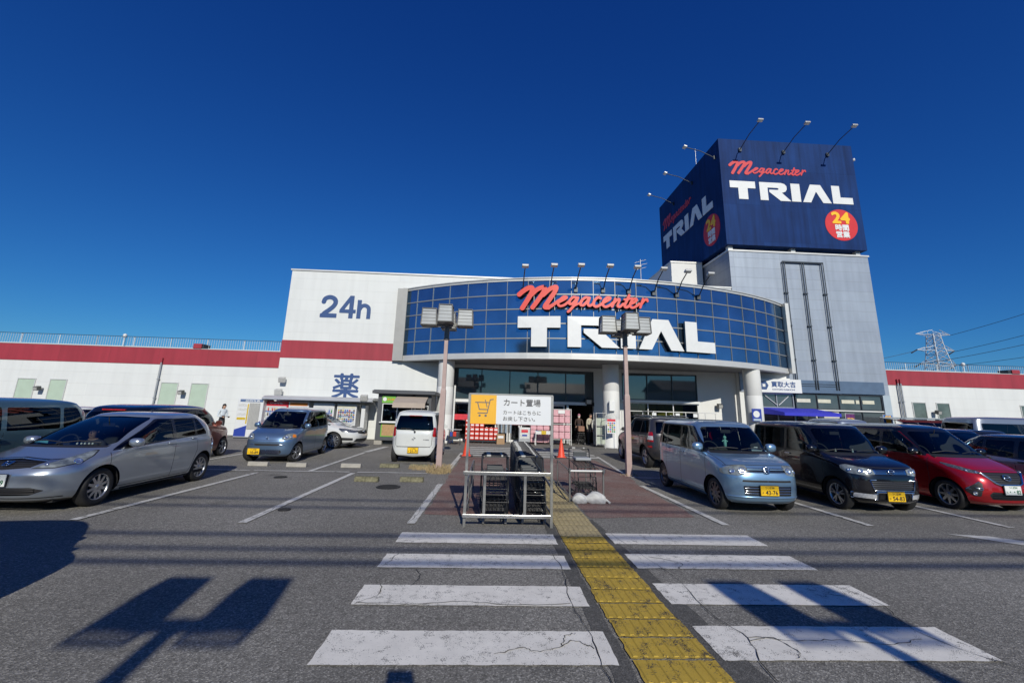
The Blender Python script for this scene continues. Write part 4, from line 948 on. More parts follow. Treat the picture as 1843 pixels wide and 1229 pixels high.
# cracks
def crack(pts, w=.0045, z=.0125):
    P = [Vector(p) for p in smooth_line(pts, 6)]; L = []; Q = []
    for i, p in enumerate(P):
        d = (P[min(i+1, len(P)-1)]-P[max(i-1, 0)]); d = Vector((-d.y, d.x)).normalized(); p = p+d*random.uniform(-.012, .012); t = w*random.uniform(.3, 1.1); L.append(p+d*t); Q.append(p-d*t)
    n = len(P); crk.add([(v.x, v.y, z) for v in L+Q], [(i, i+1, n+i+1, n+i) for i in range(n-1)], M_crack)
crk = MB()
for pts in ([(.83, 5.7), (.86, 5.0), (.80, 4.3), (.86, 3.8), (.84, 3.3), (.9, 2.6)], [(1.80, 6.6), (1.95, 5.6), (2.05, 4.8), (2.0, 4.2), (2.08, 3.7), (1.95, 3.2), (2.1, 2.5)], [(.84, 3.55), (.7, 3.66), (.6, 3.58), (.4, 3.5), (.3, 3.55), (.1, 3.46)], [(.6, 3.58), (.65, 3.72), (.74, 3.76)],
    [(2.08, 3.66), (2.3, 3.7), (2.35, 3.5), (2.28, 3.42)], [(2.1, 3.72), (2.5, 3.66), (2.8, 3.68), (3.2, 3.62), (3.5, 3.7)], [(3.7, 4.7), (3.75, 4.3), (3.6, 3.9), (3.7, 3.5), (4.1, 3.0)], [(-1.0, 4.7), (-.95, 4.45), (-1.08, 4.3), (-1.12, 4.26)], [(-1.1, 4.28), (-.6, 4.26), (-.2, 4.31), (.3, 4.25), (.8, 4.29)],
    [(-1.02, 5.6), (-1.05, 5.35), (-1.1, 5.18)], [(-.7, 4.65), (-.65, 4.9), (-.72, 5.1)], [(-1.07, 10.3), (-1.12, 9.6), (-1.04, 9.0), (-1.14, 8.3), (-1.1, 7.6), (-1.16, 7.0)], [(-1.6, 2.6), (-1.45, 2.9), (-1.5, 3.1)], [(-3.52, 7.0), (-3.49, 7.6), (-3.55, 8.0)], [(3.78, 5.6), (3.9, 5.4), (4.0, 5.2)], [(2.0, 5.6), (2.3, 5.4), (2.2, 5.2)], [(3.3, 4.68), (3.4, 4.55), (3.55, 4.5)], [(-5.8, 7.0), (-5.85, 7.7), (-5.78, 8.3)]):
    crack(pts)
crk.build('asphalt_crack', fix=False, kind='structure')
# manhole covers and tar spots
M_iron = mat('cast iron', (.03, .03, .03), .6, .5, var=.3, vscale=30, bump=.4, bscale=60)
for i, (x, y, r) in enumerate(((-2.13, 9.95, .26), (-4.88, 10.95, .15), (-3.3, 7.7, .1))):
    m = MB(); m.lathe([(.001, .012), (r*.8, .012), (r*.82, .016), (r*.97, .016), (r, .004)], M_iron, n=28)
    for k in range(6): m.box(-r*.7, r*.7, -r*.6+k*r*.24-.006, -r*.6+k*r*.24+.006, .012, .016, M_iron)
    o = m.build('manhole_cover', label=('large round iron manhole cover nearest the left lamp post', 'small iron drain cover on the parking back line, middle bay', 'small dark iron cover in the empty bay nearer the viewer')[i], cat='manhole cover'); o.location = (x, y, 0)
# wheel stops
M_conc = mat('concrete block', (.36, .34, .30), .85, var=.12, vscale=9, bump=.4)
M_concm = mat('mossy concrete block', (.17, .16, .10), .95, var=.5, vscale=14, bump=.8, bscale=40)
WS = [(-6.37, 12.85, 0, 'pale concrete wheel stop under the left tyre of the small blue wagon'), (-5.30, 12.80, 0, 'pale concrete wheel stop under the turned tyre of the small blue wagon'), (-3.84, 12.90, 0, 'clean pale wheel stop in the empty bay beside the white wagon'),
      (-2.80, 13.05, 1, 'mossy wheel stop under the left of the white wagon'), (-1.95, 13.1, 1, 'mossy wheel stop with dry grass at the lamp post'), (-2.78, 10.63, 1, 'mossy wheel stop in the near empty bay, left one'), (-1.76, 10.72, 1, 'crumbling mossy wheel stop in the near bay, right one')]
for x, y, k, lb in WS:
    m = MB(); q = M_concm if k else M_conc; h = .11; L_ = .27
    m.prism([(-.075, 0), (.075, 0), (.055, h), (-.055, h)], -L_, L_, q, 'x'); o = m.build('wheel_stop', label=lb, cat='wheel stop', group='wheel stops in the bays'); o.location = (x, y, 0); o.rotation_euler[2] = random.uniform(-.03, .05)
    bv = o.modifiers.new('b', 'BEVEL'); bv.width = .012; bv.segments = 2
# dry grass at the lamp post feet
M_straw = mat('dry straw', (.34, .26, .14), .9, var=.35, vscale=30)
def tuft(name, cx, cy, n, r, h):
    m = MB()
    for _ in range(n):
        a = random.uniform(0, 2*PI); d = r*random.random()**.6; x, y = cx+math.cos(a)*d, cy+math.sin(a)*d; b = random.uniform(0, 2*PI); l = h*random.uniform(.3, 1); w = .005
        dx, dy = math.cos(b)*l*random.uniform(.2, .8), math.sin(b)*l*random.uniform(.2, .8)
        m.add([(x-w, y, 0), (x+w, y, 0), (x+dx*.5+w, y+dy*.5, l*.6), (x+dx*.5-w, y+dy*.5, l*.6), (x+dx, y+dy, l*.8)], [(0, 1, 2, 3), (3, 2, 4)], M_straw)
    return m.build(name, fix=False, kind='stuff')
tuft('dry_grass', -1.32, 12.3, 420, .34, .32); tuft('dry_grass', -1.95, 12.9, 160, .3, .16); tuft('dry_grass', 3.97, 12.45, 60, .25, .1)
# ------------------------------------------------------------------ the store
M_wall = panel_mat('white wall panels', (.70, .715, .70), 3.6, .62, seam=.90, gap=.008, streak=.035, var=.02)
M_wallp = mat('white painted wall', (.70, .70, .68), .7, var=.03, vscale=1.5, bump=.05)
M_band = panel_mat('red band', (.36, .034, .052), 2.6, 3., seam=.7, gap=.01, streak=.1, var=.06)
M_cap = mat('metal coping', (.62, .62, .60), .45, .3, var=.04)
M_capg = mat('grey end panel', (.33, .33, .32), .5, .2, var=.05)
M_frame = mat('aluminium mullion', (.30, .31, .31), .45, .4, var=.05)
M_soffit = mat('soffit grey', (.20, .20, .20), .8, var=.05)
M_navy = mat('navy lettering', (.03, .075, .21), .6, var=.03)
M_blueglass = mat('blue mirror glass', (.17, .30, .46), .06, .92, var=.16, vscale=.7, bump=.05, bscale=1.3)
M_entry = mat('dark entrance glass', (.035, .06, .075), .03, 0, coat=1, var=.15, vscale=.6, spec=1)
M_dark = mat('dark interior', (.015, .016, .018), .9)
M_lettW = mat('white letter face', (.74, .75, .74), .45, var=.03)
M_lettR = mat('red letter face', (.78, .10, .075), .45, var=.03)
M_lettRs = mat('red letter side', (.28, .012, .02), .5)
M_lettWs = mat('letter side dark', (.10, .16, .20), .5, .3)
M_galv = mat('galvanised steel', (.45, .46, .47), .4, .7, var=.08, vscale=8)
M_lampbox = mat('floodlight casing', (.55, .55, .53), .4, .4, var=.05)
AC = (6.0, 39.1, 18.9)
def arcY(x, off=0): r = AC[2]+off; return AC[1]-math.sqrt(max(r*r-(x-AC[0])**2, 0))
store = place('store_building', 'white supermarket with a red band and a curved blue glass front over its entrance', 'store', (0, 24, 0))
m = MB(); m.box(-11.5, -2.2, 23.8, 34, 0, 4.16, M_wall); m.box(-5.0, 14.2, 24.36, 24.7, 4.05, 4.5, M_wall); m.box(-11.5, 14.1, 23.8, 40, 5.13, 9.14, M_wall); m.build('wall', store)
m = MB(); m.box(-11.52, -4.9, 23.785, 34, 4.16, 5.13, M_band); m.box(-4.9, 14.1, 23.9, 34, 4.5, 5.13, M_wall); m.build('red_band', store)
m = MB(); m.box(-11.56, 14.1, 23.74, 40, 9.14, 9.22, M_cap); m.box(11.95, 14.1, 27, 33, 9.22, 11.8, M_wallp); m.box(11.9, 14.1, 26.95, 33.05, 11.8, 11.9, M_cap); m.build('parapet', store)
# entrance wall at Y 24.3
m = MB()
m.box(-2.2, 14.2, 24.3, 24.6, 3.97, 4.17, M_wallp); m.box(5.86, 7.5, 24.3, 24.6, 0, 3.97, M_wallp); m.box(11.88, 15.3, 24.3, 24.6, 0, 3.97, M_wallp); m.box(14.2, 15.3, 24.0, 24.3, 0, 4.4, M_wallp)
m.box(7.5, 11.88, 24.3, 24.6, 0, .5, M_wallp); m.box(-2.2, -2.1, 24.3, 24.6, 0, 3.97, M_wallp); m.box(15.3, 17.15, 23.86, 24.2, 3.0, 8.2, M_wallp)
m.build('entrance_wall', store)
m = MB(); m.box(-2.4, 14, 29.5, 29.7, 0, 4, M_dark); m.box(-2.4, -2.25, 24.6, 29.5, 0, 4, M_dark); m.box(13.9, 14, 24.6, 29.5, 0, 4, M_dark); m.box(-2.4, 14, 24.62, 29.5, 3.9, 4.0, M_dark); m.box(5.9, 6.1, 24.6, 29.5, 0, 4, M_dark); m.box(-2.3, 13.9, 24.6, 29.5, .006, .012, mat('shop floor', (.2, .2, .19), .3)); m.build('interior', store)
M_shoplit = mat('shop ceiling lamp', (.8, .8, .8), .5, emit=(1, .97, .9, 1.6))
m = MB()
for x in (-1.2, 1.6, 4.2): m.box(x-.6, x+.6, 26.8, 26.95, 3.75, 3.8, M_shoplit)
m.build('ceiling_lamp', store)
# upper glazing, transoms, doors
def glazing(x0, x1, z0, z1, n, y=24.34, fm=None, gm=None, w=.05, name='window', par=None):
    fm = fm or M_frame; g = MB(); f = MB(); g.box(x0, x1, y, y+.02, z0, z1, gm or M_entry)
    f.box(x0, x1, y-.05, y-.005, z1-w, z1, fm); f.box(x0, x1, y-.05, y-.005, z0, z0+w, fm)
    for k in range(n+1):
        x = x0+(x1-x0)*k/n; a, b = (x, x+w) if k == 0 else ((x-w, x) if k == n else (x-w/2, x+w/2)); f.box(a, b, y-.053, y-.003, z0+w, z1-w, fm)
    o = g.build(name, par or store); f.build('window_frame', o); return o
M_framed = mat('dark window frame', (.06, .07, .08), .4, .5)
glazing(-2.1, 5.86, 2.25, 3.97, 5, fm=M_framed); glazing(7.5, 11.88, 2.47, 3.97, 3, fm=M_framed)
M_clear = glass('shop glass', (.55, .6, .6))
glazing(7.5, 11.88, .5, 2.32, 3, fm=M_wallp, gm=M_clear); 
m = MB(); m.box(-2.1, 5.4, 24.1, 24.33, 2.08, 2.24, M_lettW); m.box(7.45, 11.93, 24.15, 24.33, 2.33, 2.46, M_lettW); m.build('transom', store)
def door(x0, x1, z1=2.07, y=24.3):
    g = MB(); g.box(x0+.06, x1-.06, y, y+.02, .1, z1-.06, M_clear); o = g.build('glass_door', store); f = MB()
    for a, b in ((x0, x0+.07), (x1-.07, x1)): f.box(a, b, y-.03, y+.05, 0, z1, M_lettW)
    f.box(x0+.07, x1-.07, y-.03, y+.05, z1-.08, z1, M_lettW); f.box(x0+.07, x1-.07, y-.03, y+.05, 0, .12, M_lettW); f.build('door_frame', o)
for a, b in ((-2.05, -.95), (-.9, .4), (.45, 1.05), (1.1, 1.7), (1.75, 3.0), (3.05, 4.2)): door(a, b)
M_poster = mat('red poster', (.62, .03, .05), .5, var=.15, vscale=8); M_blue = mat('blue panel', (.02, .05, .32), .5)
m = MB(); m.box(-1.95, -1.05, 24.25, 24.262, 1.12, 1.42, M_poster); m.box(-1.2, -1.0, 24.24, 24.25, 1.2, 1.5, M_blue); m.build('door_poster', store)
m = MB(); m.box(-.9, 3.0, 24.2, 24.225, .93, 1.16, M_poster); o = m.build('banner', store); t = MB(); text_mb(t, 'MEGACENTER  MEGACENTER', .17, M_lettW, (-.75, 24.2, .98), (1, 0, 0), (0, 0, 1), grow=.03, depth=.006, width=3.5); t.build('banner_text', o, fix=False)
m = MB(); m.box(4.28, 4.40, 24.12, 24.3, 0, 2.05, M_galv); m.box(5.2, 5.86, 24.2, 24.35, 2.05, 2.25, M_dark); m.build('door_post', store)
# yellow goods behind the right window
M_yg = mat('yellow goods', (.62, .46, .02), .6, var=.25, vscale=5)
m = MB()
for k in range(5): m.box(8.7+k*.52, 9.17+k*.52, 24.9, 25.2, .5, 2.3+(.25 if k > 0 else 0), M_yg, bev=.03)
m.build('shelf_goods', store)
# curved glass front
N_ = 22; th = math.asin(11.1/AC[2]); PA = []
for k in range(N_+1):
    a = -th+2*th*k/N_; PA.append(Vector((AC[0]+AC[2]*math.sin(a), AC[1]-AC[2]*math.cos(a), a)))
zb, zt = 4.17, 8.28; g0, g1 = 4.44, 8.14; g = MB(); f = MB(); rows_z = [g0+(g1-g0)*k/5 for k in range(6)]
for k in range(N_):
    a, b = PA[k], PA[k+1]
    for i in range(5):
        q = random.uniform(-.004, .004); g.add([(a.x, a.y+q, rows_z[i]), (b.x, b.y-q, rows_z[i]), (b.x, b.y-q, rows_z[i+1]), (a.x, a.y+q, rows_z[i+1])], [(0, 1, 2, 3)], M_blueglass)
def segbar(a, b, z0, z1, out, inn, mt):
    na, nb = Vector((math.sin(a.z), -math.cos(a.z), 0)), Vector((math.sin(b.z), -math.cos(b.z), 0)); A, B = Vector((a.x, a.y, 0)), Vector((b.x, b.y, 0))
    P = [A+na*out, B+nb*out, B-nb*inn, A-na*inn]; f.add([(p.x, p.y, z0) for p in P]+[(p.x, p.y, z1) for p in P], [(0, 3, 2, 1), (4, 5, 6, 7), (0, 1, 5, 4), (2, 3, 7, 6)]+([(1, 2, 6, 5)])+([(3, 0, 4, 7)]), mt)
for k in range(N_):
    a, b = PA[k], PA[k+1]
    segbar(a, b, zb+.13, g0+.02, .05, .3, M_cap); segbar(a, b, zb, zb+.12, .09, .3, M_cap); segbar(a, b, g1-.02, zt-.05, .05, .3, M_cap); segbar(a, b, zt-.05, zt, .10, .3, M_cap)
    for z in rows_z[1:-1]: segbar(a, b, z-.028, z+.028, .035, .02, M_frame)
for k in range(N_+1):
    a = PA[k]; T = Matrix.Translation((a.x, a.y, 0)) @ Matrix.Rotation(a.z, 4, 'Z'); f.box(-.013, .013, -.032, .02, g0, g1, M_frame, T)
g.build('curved_glass', store); f.build('facade_frame', store)
m = MB(); m.box(-5.42, -5.06, 23.55, 24.0, zb, zt-.02, M_capg); m.box(-5.1, -4.85, 23.45, 24, zb+.003, zt-.02, M_capg); m.build('end_cap', store); m = MB(); m.box(17.02, 17.22, 23.4, 23.95, zb, zt-.02, M_cap); m.build('end_cap', store)
m = MB(); poly = [(p.x, p.y+.1) for p in PA]+[(17.0, 24.5), (-5.0, 24.5)]; flat(m, poly, zb+.01, M_soffit); flat(m, poly, zt-.1, M_cap); m.build('soffit', store, fix=False)
for x, y in ((-2.35, 22.75), (6.26, 22.2), (13.95, 22.35)):
    m = MB(); m.lathe([(.44, 0), (.44, .12), (.42, .13), (.42, 1.39), (.415, 1.4), (.42, 1.41), (.42, 2.79), (.415, 2.8), (.42, 2.81), (.42, 4.17)], M_wallp, n=36, M=Matrix.Translation((x, y, 0))); m.build('column', store)
# bracket floodlights over the curved front
def floodlight(par, base, head, tilt, dirv):
    b, h = Vector(base), Vector(head); m = MB(); m.box(-.09, .09, -.06, .02, -.12, .12, M_framed, Matrix.Translation(b)); m.tube([b, b.lerp(h, .5)+Vector((0, 0, .12)), h], .028, M_framed, 6); o = m.build('floodlight', par)
    T = Matrix.Translation(h) @ Vector(dirv).to_track_quat('Y', 'Z').to_matrix().to_4x4() @ Matrix.Rotation(R(tilt), 4, 'X')
    m = MB(); m.box(-.16, .16, -.05, .17, -.05, .05, M_lampbox, T, bev=.02); m.box(-.13, .13, -.03, .15, -.056, -.045, M_lettW, T); m.build('lamp_head', o)
for x in (1.45, 2.8, 4.05, 5.4, 6.7, 8.0, 9.25, 10.5): floodlight(store, (x, arcY(x)-.05, 7.62), (x, arcY(x)-1.35, 8.42), 20, (0, -1, 0))
m = MB(); m.tube([(7.5, 20.6, 8.2), (7.5, 20.6, 9.5)], .02, M_galv, 6)
for z, w in ((9.4, .3), (9.2, .35), (9.0, .3)): m.tube([(7.5-w, 20.6, z-.1), (7.5+w, 20.6, z+.1)], .012, M_galv, 5)
m.build('antenna', store)
# lettering
GL = {'T': [(0, 1), (1.34, 1), (1.34, .62), (.92, .62), (.92, 0), (.43, 0), (.43, .62), (0, .62)],
      'R': [(0, 0), (0, 1), (1.16, 1), (1.34, .95), (1.44, .83), (1.44, .66), (1.36, .53), (1.16, .45), (1.62, 0), (1.06, 0), (.5, .47), (.5, .60), (.94, .60), (1.0, .63), (1.0, .68), (.94, .71), (.42, .71), (.42, 0)],
      'I': [(0, 0), (0, 1), (.48, 1), (.48, 0)], 'A': [(0, 0), (.47, 1), (1.02, 1), (1.52, 0), (1.07, 0), (.75, .62), (.42, 0)], 'L': [(0, 1), (.43, 1), (.43, .36), (1.08, .36), (1.08, 0), (0, 0)]}
LX = {'T': 0, 'R': 1.56, 'I': 3.22, 'A': 3.80, 'L': 5.40}      # left edges in letter heights; the word is 6.48 wide
SCR = [(27, [(200, 250), (240, 215), (300, 178), (345, 175), (350, 225), (300, 320), (240, 420)]), (25, [(345, 260), (410, 200), (485, 175), (495, 215), (430, 320), (360, 418)]), (25, [(480, 270), (560, 200), (632, 178), (615, 240), (550, 340), (505, 415), (545, 425)]), ((22, 9), [(540, 425), (600, 395), (660, 345), (700, 320)]),
    (13, [(665, 365), (725, 335), (758, 308), (725, 300), (685, 330), (655, 380), (680, 412), (730, 400), (775, 365)]), (14, [(875, 315), (835, 308), (795, 345), (790, 385), (825, 385), (870, 335), (888, 315)]), (14, [(888, 318), (855, 390), (800, 460), (775, 482)]), (10, [(850, 410), (900, 385), (935, 365)]),
    (14, [(1015, 318), (975, 315), (930, 355), (920, 400), (955, 405), (1005, 350), (1025, 320)]), (13, [(1025, 320), (1005, 385), (1025, 415), (1075, 385)]), (14, [(1155, 325), (1125, 312), (1085, 350), (1070, 400), (1100, 425), (1150, 405), (1195, 370)]), (13, [(1195, 375), (1250, 345), (1270, 320), (1235, 315), (1195, 350), (1180, 400), (1210, 428), (1260, 410), (1305, 375)]),
    (13, [(1330, 330), (1312, 375), (1290, 425)]), (12, [(1305, 390), (1350, 345), (1380, 335), (1370, 375), (1355, 415), (1380, 428), (1425, 390)]), (14, [(1500, 285), (1470, 350), (1440, 410), (1460, 432), (1500, 410)]), (11, [(1440, 338), (1490, 330), (1535, 322)]), (13, [(1515, 390), (1565, 365), (1590, 335), (1555, 328), (1520, 365), (1505, 410), (1530, 435), (1575, 420), (1620, 385)]), (12, [(1668, 325), (1650, 375), (1630, 430)]), (12, [(1650, 385), (1680, 345), (1715, 328), (1722, 350)])]
def script_shape(h=4.):
    return strokes([(r, [(x-170, -(y-140-.03*(x-170))) for x, y in l]) for r, l in SCR], h)
SCR = [(tuple(q*1.12 for q in r) if isinstance(r, tuple) else r+2, l) for r, l in SCR]
SSH = script_shape()
def put_words(par, F, sx, sH, sw, tx, tz, tH, tw, depth, so=0., mr_=None):
    """F(u, v, w): face coordinates -> world, w into the wall"""
    k = sw/1560; m = MB(); slab(m, SSH, mr_ or M_lettR, depth, M_lettRs, lambda u, v, w: F(sx+u*k, sH+v*k, w-so)); m.build('script_lettering', par, fix=False)
    sc = tw/6.48
    for ch in 'TRIAL':
        m = MB(); poly = GL[ch]; r = delaunay_2d_cdt([Vector(p) for p in poly], [], [list(range(len(poly)))], 1, 1e-6)
        # subdivide across so that the letter can follow the curve
        P = [(tx+(LX[ch]+p.x)*sc, tz+p.y*tH) for p in r[0]]; Q = [(tx+(LX[ch]+p[0])*sc, tz+p[1]*tH) for p in poly]; n = len(Q)
        m.add([F(u, v, -so) for u, v in P], [tuple(f_) for f_ in r[2]], M_lettW)
        m.add([F(u, v, -so) for u, v in Q]+[F(u, v, depth-so) for u, v in Q], [(i, (i+1) % n, n+(i+1) % n, n+i) for i in range(n)], M_lettWs if depth > .05 else M_lettW)
        m.build('block_letter', par, fix=False)
put_words(store, lambda u, v, w: Vector((u, arcY(u, .28)+w, v)), 1.14, 7.80, 6.45, 1.22, 4.73, 1.50, 9.93, .17)
m = MB(); 
for x, z0, z1 in [(x, z, z1) for x in (2.0, 3.0, 4.3, 5.2, 6.1, 7.0) for z, z1 in ((7.0, 7.05),)]: m.box(x-.01, x+.01, arcY(x)-.2, arcY(x), 6.55, 7.4, M_frame)
m.build('letter_bracket', store)
def cut_strokes(lines, x0, x1, z0, z1, h=.02):
    X, Z = np.meshgrid(np.arange(x0-.06, x1+.06, h), np.arange(z0-.06, z1+.06, h)); F = np.full(X.shape, -1e9)
    for r, l in lines:
        l = smooth_line(l)
        for a, b in zip(l[:-1], l[1:]):
            a, b = np.array(a, float), np.array(b, float); d = b-a; q = d@d+1e-12; u = np.clip(((X-a[0])*d[0]+(Z-a[1])*d[1])/q, 0, 1); F = np.maximum(F, r-np.hypot(X-a[0]-u*d[0], Z-a[1]-u*d[1]))
    return march(np.minimum(np.minimum(F, np.minimum(X-x0, x1-X)), np.minimum(Z-z0, z1-Z)), x0-.06, z0-.06, h)
for nm_, ox, kx, sh in (('2', -9.67, 1.02, cut_strokes([(.125, [(.135, .90), (.2, 1.08), (.43, 1.18), (.68, 1.10), (.78, .90), (.70, .68), (.48, .45), (.24, .25), (.12, .06)]), (.13, [(.1, .115), (1.1, .115)])], .0, .90, .0, 1.31)),
                        ('4', -8.62, 1.0, cut_strokes([(.12, [(.64, -.2), (.64, 1.5)]), (.105, [(.06, .40), (1.2, .40)]), (.105, [(.08, .40), (.60, 1.22)])], .0, .90, .0, 1.31)),
                        ('h', -7.66, 1.0, cut_strokes([(.115, [(.115, -.2), (.115, 1.4)]), (.11, [(.13, .50), (.24, .70), (.42, .77), (.60, .68), (.66, .48), (.66, -.2)])], .0, .80, .0, 1.08))):
    t = MB(); slab(t, sh, M_navy, .012, None, lambda u, v, w: Vector((ox+u*kx, 23.788+w, 6.47+v))); t.build('wall_lettering', store, fix=False)
t = MB(); text_mb(t, '薬', 1.42, M_navy, (-8.52, 23.8, 2.2), (1, 0, 0), (0, 0, 1), grow=.018, depth=.012, width=1.42, res=55); t.build('wall_lettering', store, fix=False)
M_fl = mat('floodlight dark', (.10, .10, .10), .5, .3)
def wall_flood(par, x, y, z, s=1., dark=True):
    m = MB(); m.box(x-.05, x+.05, y-.15, y+.0, z-.04, z+.04, M_galv); q = M_fl if dark else M_lampbox
    T = Matrix.Translation((x, y-.28, z)) @ Matrix.Rotation(R(15), 4, 'X'); m.box(-.17*s, .17*s, -.1, .12, -.15*s, .15*s, q, T, bev=.02); m.box(-.13*s, .13*s, -.108, -.1, -.11*s, .11*s, M_lampbox, T)
    return m.build('wall_floodlight', par)
wall_flood(store, -11.1, 23.8, 2.95, .9, False); wall_flood(store, -11.2, 23.8, 2.3, 1, False); wall_flood(store, 5.5, 24.3, 2.3)
wall_flood(store, 13.0, 24.3, 2.25, .8)
m = MB(); m.box(6.0, 6.3, 21.6, 21.75, 1.8, 2.3, M_lettW, bev=.02); m.build('junction_box', store)
m = MB(); m.tube([(-1.86, 22.9, 0), (-1.86, 22.9, 2.9)], .05, M_wallp, 10); m.build('rain_pipe', store)

# ------------------------------------------------------------------ side wings
M_pgreen = mat('pale green shutter', (.42, .52, .42), .6, var=.05); M_rail = mat('railing white', (.6, .66, .7), .5, .2)
def wing(name, label, x0, x1, zb0, zb1, zr, wins, col, pipes, rev=False):
    w = place(name, label, 'building', ((x0+x1)/2, 24.3, 0)); y = 24.3
    m = MB(); m.box(x0, x1, y, 40, 0, zb0, M_wall); m.build('wall', w)
    m = MB(); m.box(x0, x1, y-.03, 40, zb0, zb1, M_band); m.build('red_band', w); m = MB(); m.box(x0, x1, y-.05, 40, zb1, zb1+.03, M_cap); m.build('parapet', w)
    m = MB(); yr = y+.35; m.box(x0, x1, yr-.015, yr+.015, zr-.025, zr, M_framed); m.box(x0, x1, yr-.015, yr+.015, zb1+.07, zb1+.1, M_rail)
    n = int((min(x1, 55)-max(x0, -48))/.13)
    for k in range(n):
        x = max(x0, -48)+k*.13; m.box(x-.007, x+.007, yr-.007, yr+.007, zb1+.1, zr-.035, M_rail)
    for k in range(int((x1-x0)/2)+1): m.box(x0+k*2-.02, x0+k*2+.02, yr+.02, yr+.05, zb1+.03, zr, M_rail)
    m.build('railing', w)
    for a, b, z0, z1 in wins:
        f = MB(); f.box(a-.04, b+.04, y-.04, y-.0, z0-.04, z0, M_cap); f.box(a-.04, b+.04, y-.04, y, z1, z1+.05, M_cap); f.box(a-.04, a, y-.04, y, z0, z1, M_cap); f.box(b, b+.04, y-.04, y, z0, z1, M_cap)
        g = MB(); g.box(a, b, y-.015, y-.002, z0, z1, col); o = g.build('window', w); f.build('window_frame', o)
    for x in pipes:
        m = MB(); m.tube([(x, y-.1, 0), (x, y-.1, zb0+.12)], .04, M_galv, 8); m.tube([(x, y-.1, zb0+.1), (x, y-.1, zb0+.35)], .045, M_band, 8)
        for z in (.8, 1.8, 2.8): m.box(x-.06, x+.06, y-.15, y, z, z+.03, M_galv)
        m.build('rain_pipe', w)
    return w
wl = wing('wing_building', 'long low white wing with red band and pale green shutters left of the store', -60, -11.5, 3.63, 4.52, 5.16, [(-25.15, -24.3, .5, 2.63), (-23.5, -22.7, .5, 2.63), (-17.76, -16.92, .5, 2.63), (-16.18, -15.33, .5, 2.63), (-31.9, -31.1, .5, 2.63), (-30.3, -29.5, .5, 2.63)], M_pgreen, [-17.95])
M_tgl = mat('toilet window glass', (.10, .13, .12), .06, coat=1, var=.3, vscale=2)
wrt = wing('wing_building', 'long low white wing with red band and grey windows right of the tower', 23.1, 70, 3.77, 4.63, 5.18, [(24.74, 25.5, 1.82, 2.77), (26.22, 26.96, 1.82, 2.77), (31.45, 32.2, 1.82, 2.77), (33, 33.8, 1.82, 2.77)], M_tgl, [23.95, 24.12])
wall_flood(wl, -16.5, 24.3, 2.15, .7); wall_flood(wl, -23.85, 24.3, 2.15, .7); wall_flood(wrt, 25.95, 24.3, 2.25, .7)
def globe(par, x, y, z, h):
    m = MB(); m.tube([(x, y, z), (x, y, z+h)], .03, M_rail, 6); m.ball((x, y, z+h+.08), .1, M_lettW, 2); m.box(x-.1, x+.1, y-.05, y+.05, z+h-.04, z+h, M_galv); m.build('roof_lamp', par)
globe(wl, -20.4, 24.5, 4.5, .6); globe(wrt, 28.6, 24.5, 4.6, .5)
m = MB(); m.box(-16.45, -16.0, 24.2, 24.8, 4.55, 4.82, M_band, bev=.02); m.box(-15.98, -15.9, 24.25, 24.8, 4.55, 4.8, M_framed); m.build('roof_vent', wl)
m = MB(); m.box(31.3, 31.8, 24.2, 24.8, 4.66, 4.9, M_band, bev=.02); m.box(31.1, 31.28, 24.25, 24.8, 4.66, 4.88, M_framed); m.build('roof_vent', wrt)

# ------------------------------------------------------------------ sign tower
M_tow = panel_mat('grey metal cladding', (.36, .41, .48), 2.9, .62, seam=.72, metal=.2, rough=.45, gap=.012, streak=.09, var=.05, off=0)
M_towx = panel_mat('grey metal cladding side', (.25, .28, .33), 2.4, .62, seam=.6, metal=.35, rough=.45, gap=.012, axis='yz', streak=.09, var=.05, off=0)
M_tnavy = panel_mat('navy sign face', (.009, .043, .17), 1.5, 2.45, seam=.8, rough=.65, gap=.012, streak=.22, var=.1, off=0); M_tnavy.node_tree.nodes['Principled BSDF'].inputs['Specular IOR Level'].default_value = .15; 
M_flash = mat('blue grey flashing', (.16, .22, .31), .35, .5, var=.08)
tower = place('sign_tower', 'grey clad tower with a big navy sign box on top, right of the glass front', 'tower', (18.6, 28.7, 0))
X0, X1, Y0, Y1 = 14.23, 23.06, 23.92, 33.6
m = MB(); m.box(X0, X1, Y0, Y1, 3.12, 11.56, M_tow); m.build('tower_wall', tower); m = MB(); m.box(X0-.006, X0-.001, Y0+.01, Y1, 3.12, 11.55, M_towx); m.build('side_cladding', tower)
m = MB(); m.box(X0-.06, X1+.06, Y0-.05, Y1+.05, 11.56, 11.66, M_cap); m.build('coping', tower)
m = MB(); m.box(17.5, 22.75, Y0-.06, Y0-.003, 3.15, 3.85, M_flash); m.box(17.4, 20.1, Y0-.12, Y0-.062, 3.13, 3.3, M_flash); m.build('flashing', tower)
m = MB()
for x in (17.52, 18.72, 19.95):
    for q in (-.07, .07): m.tube([(x+q, Y0-.1, 3.3), (x+q, Y0-.1, 11.0)], .028, M_framed, 6)
    for z in (5, 7, 9): m.box(x-.12, x+.12, Y0-.13, Y0, z, z+.05, M_framed)
m.box(17.45, 20.02, Y0-.14, Y0-.06, 10.95, 11.03, M_framed)
for z in (3.5, 3.62): m.box(17.6, 19.9, Y0-.08, Y0-.061, z, z+.03, M_framed)
m.build('cable_duct', tower)
m = MB(); m.box(X0-.09, X1+.04, 23.9, 33.7, 12.0, 19.28, M_tnavy); m.build('sign_box', tower)
m = MB()
for x in (14.5, 18.5, 22.7):
    for y in (24.3, 28.7, 33.2): m.box(x-.14, x+.14, y-.14, y+.14, 11.66, 12.0, M_cap)
for y in (25.5, 27.5, 30): m.box(14.4, 22.9, y, y+.1, 11.8, 11.95, M_framed)
m.build('sign_support', tower)
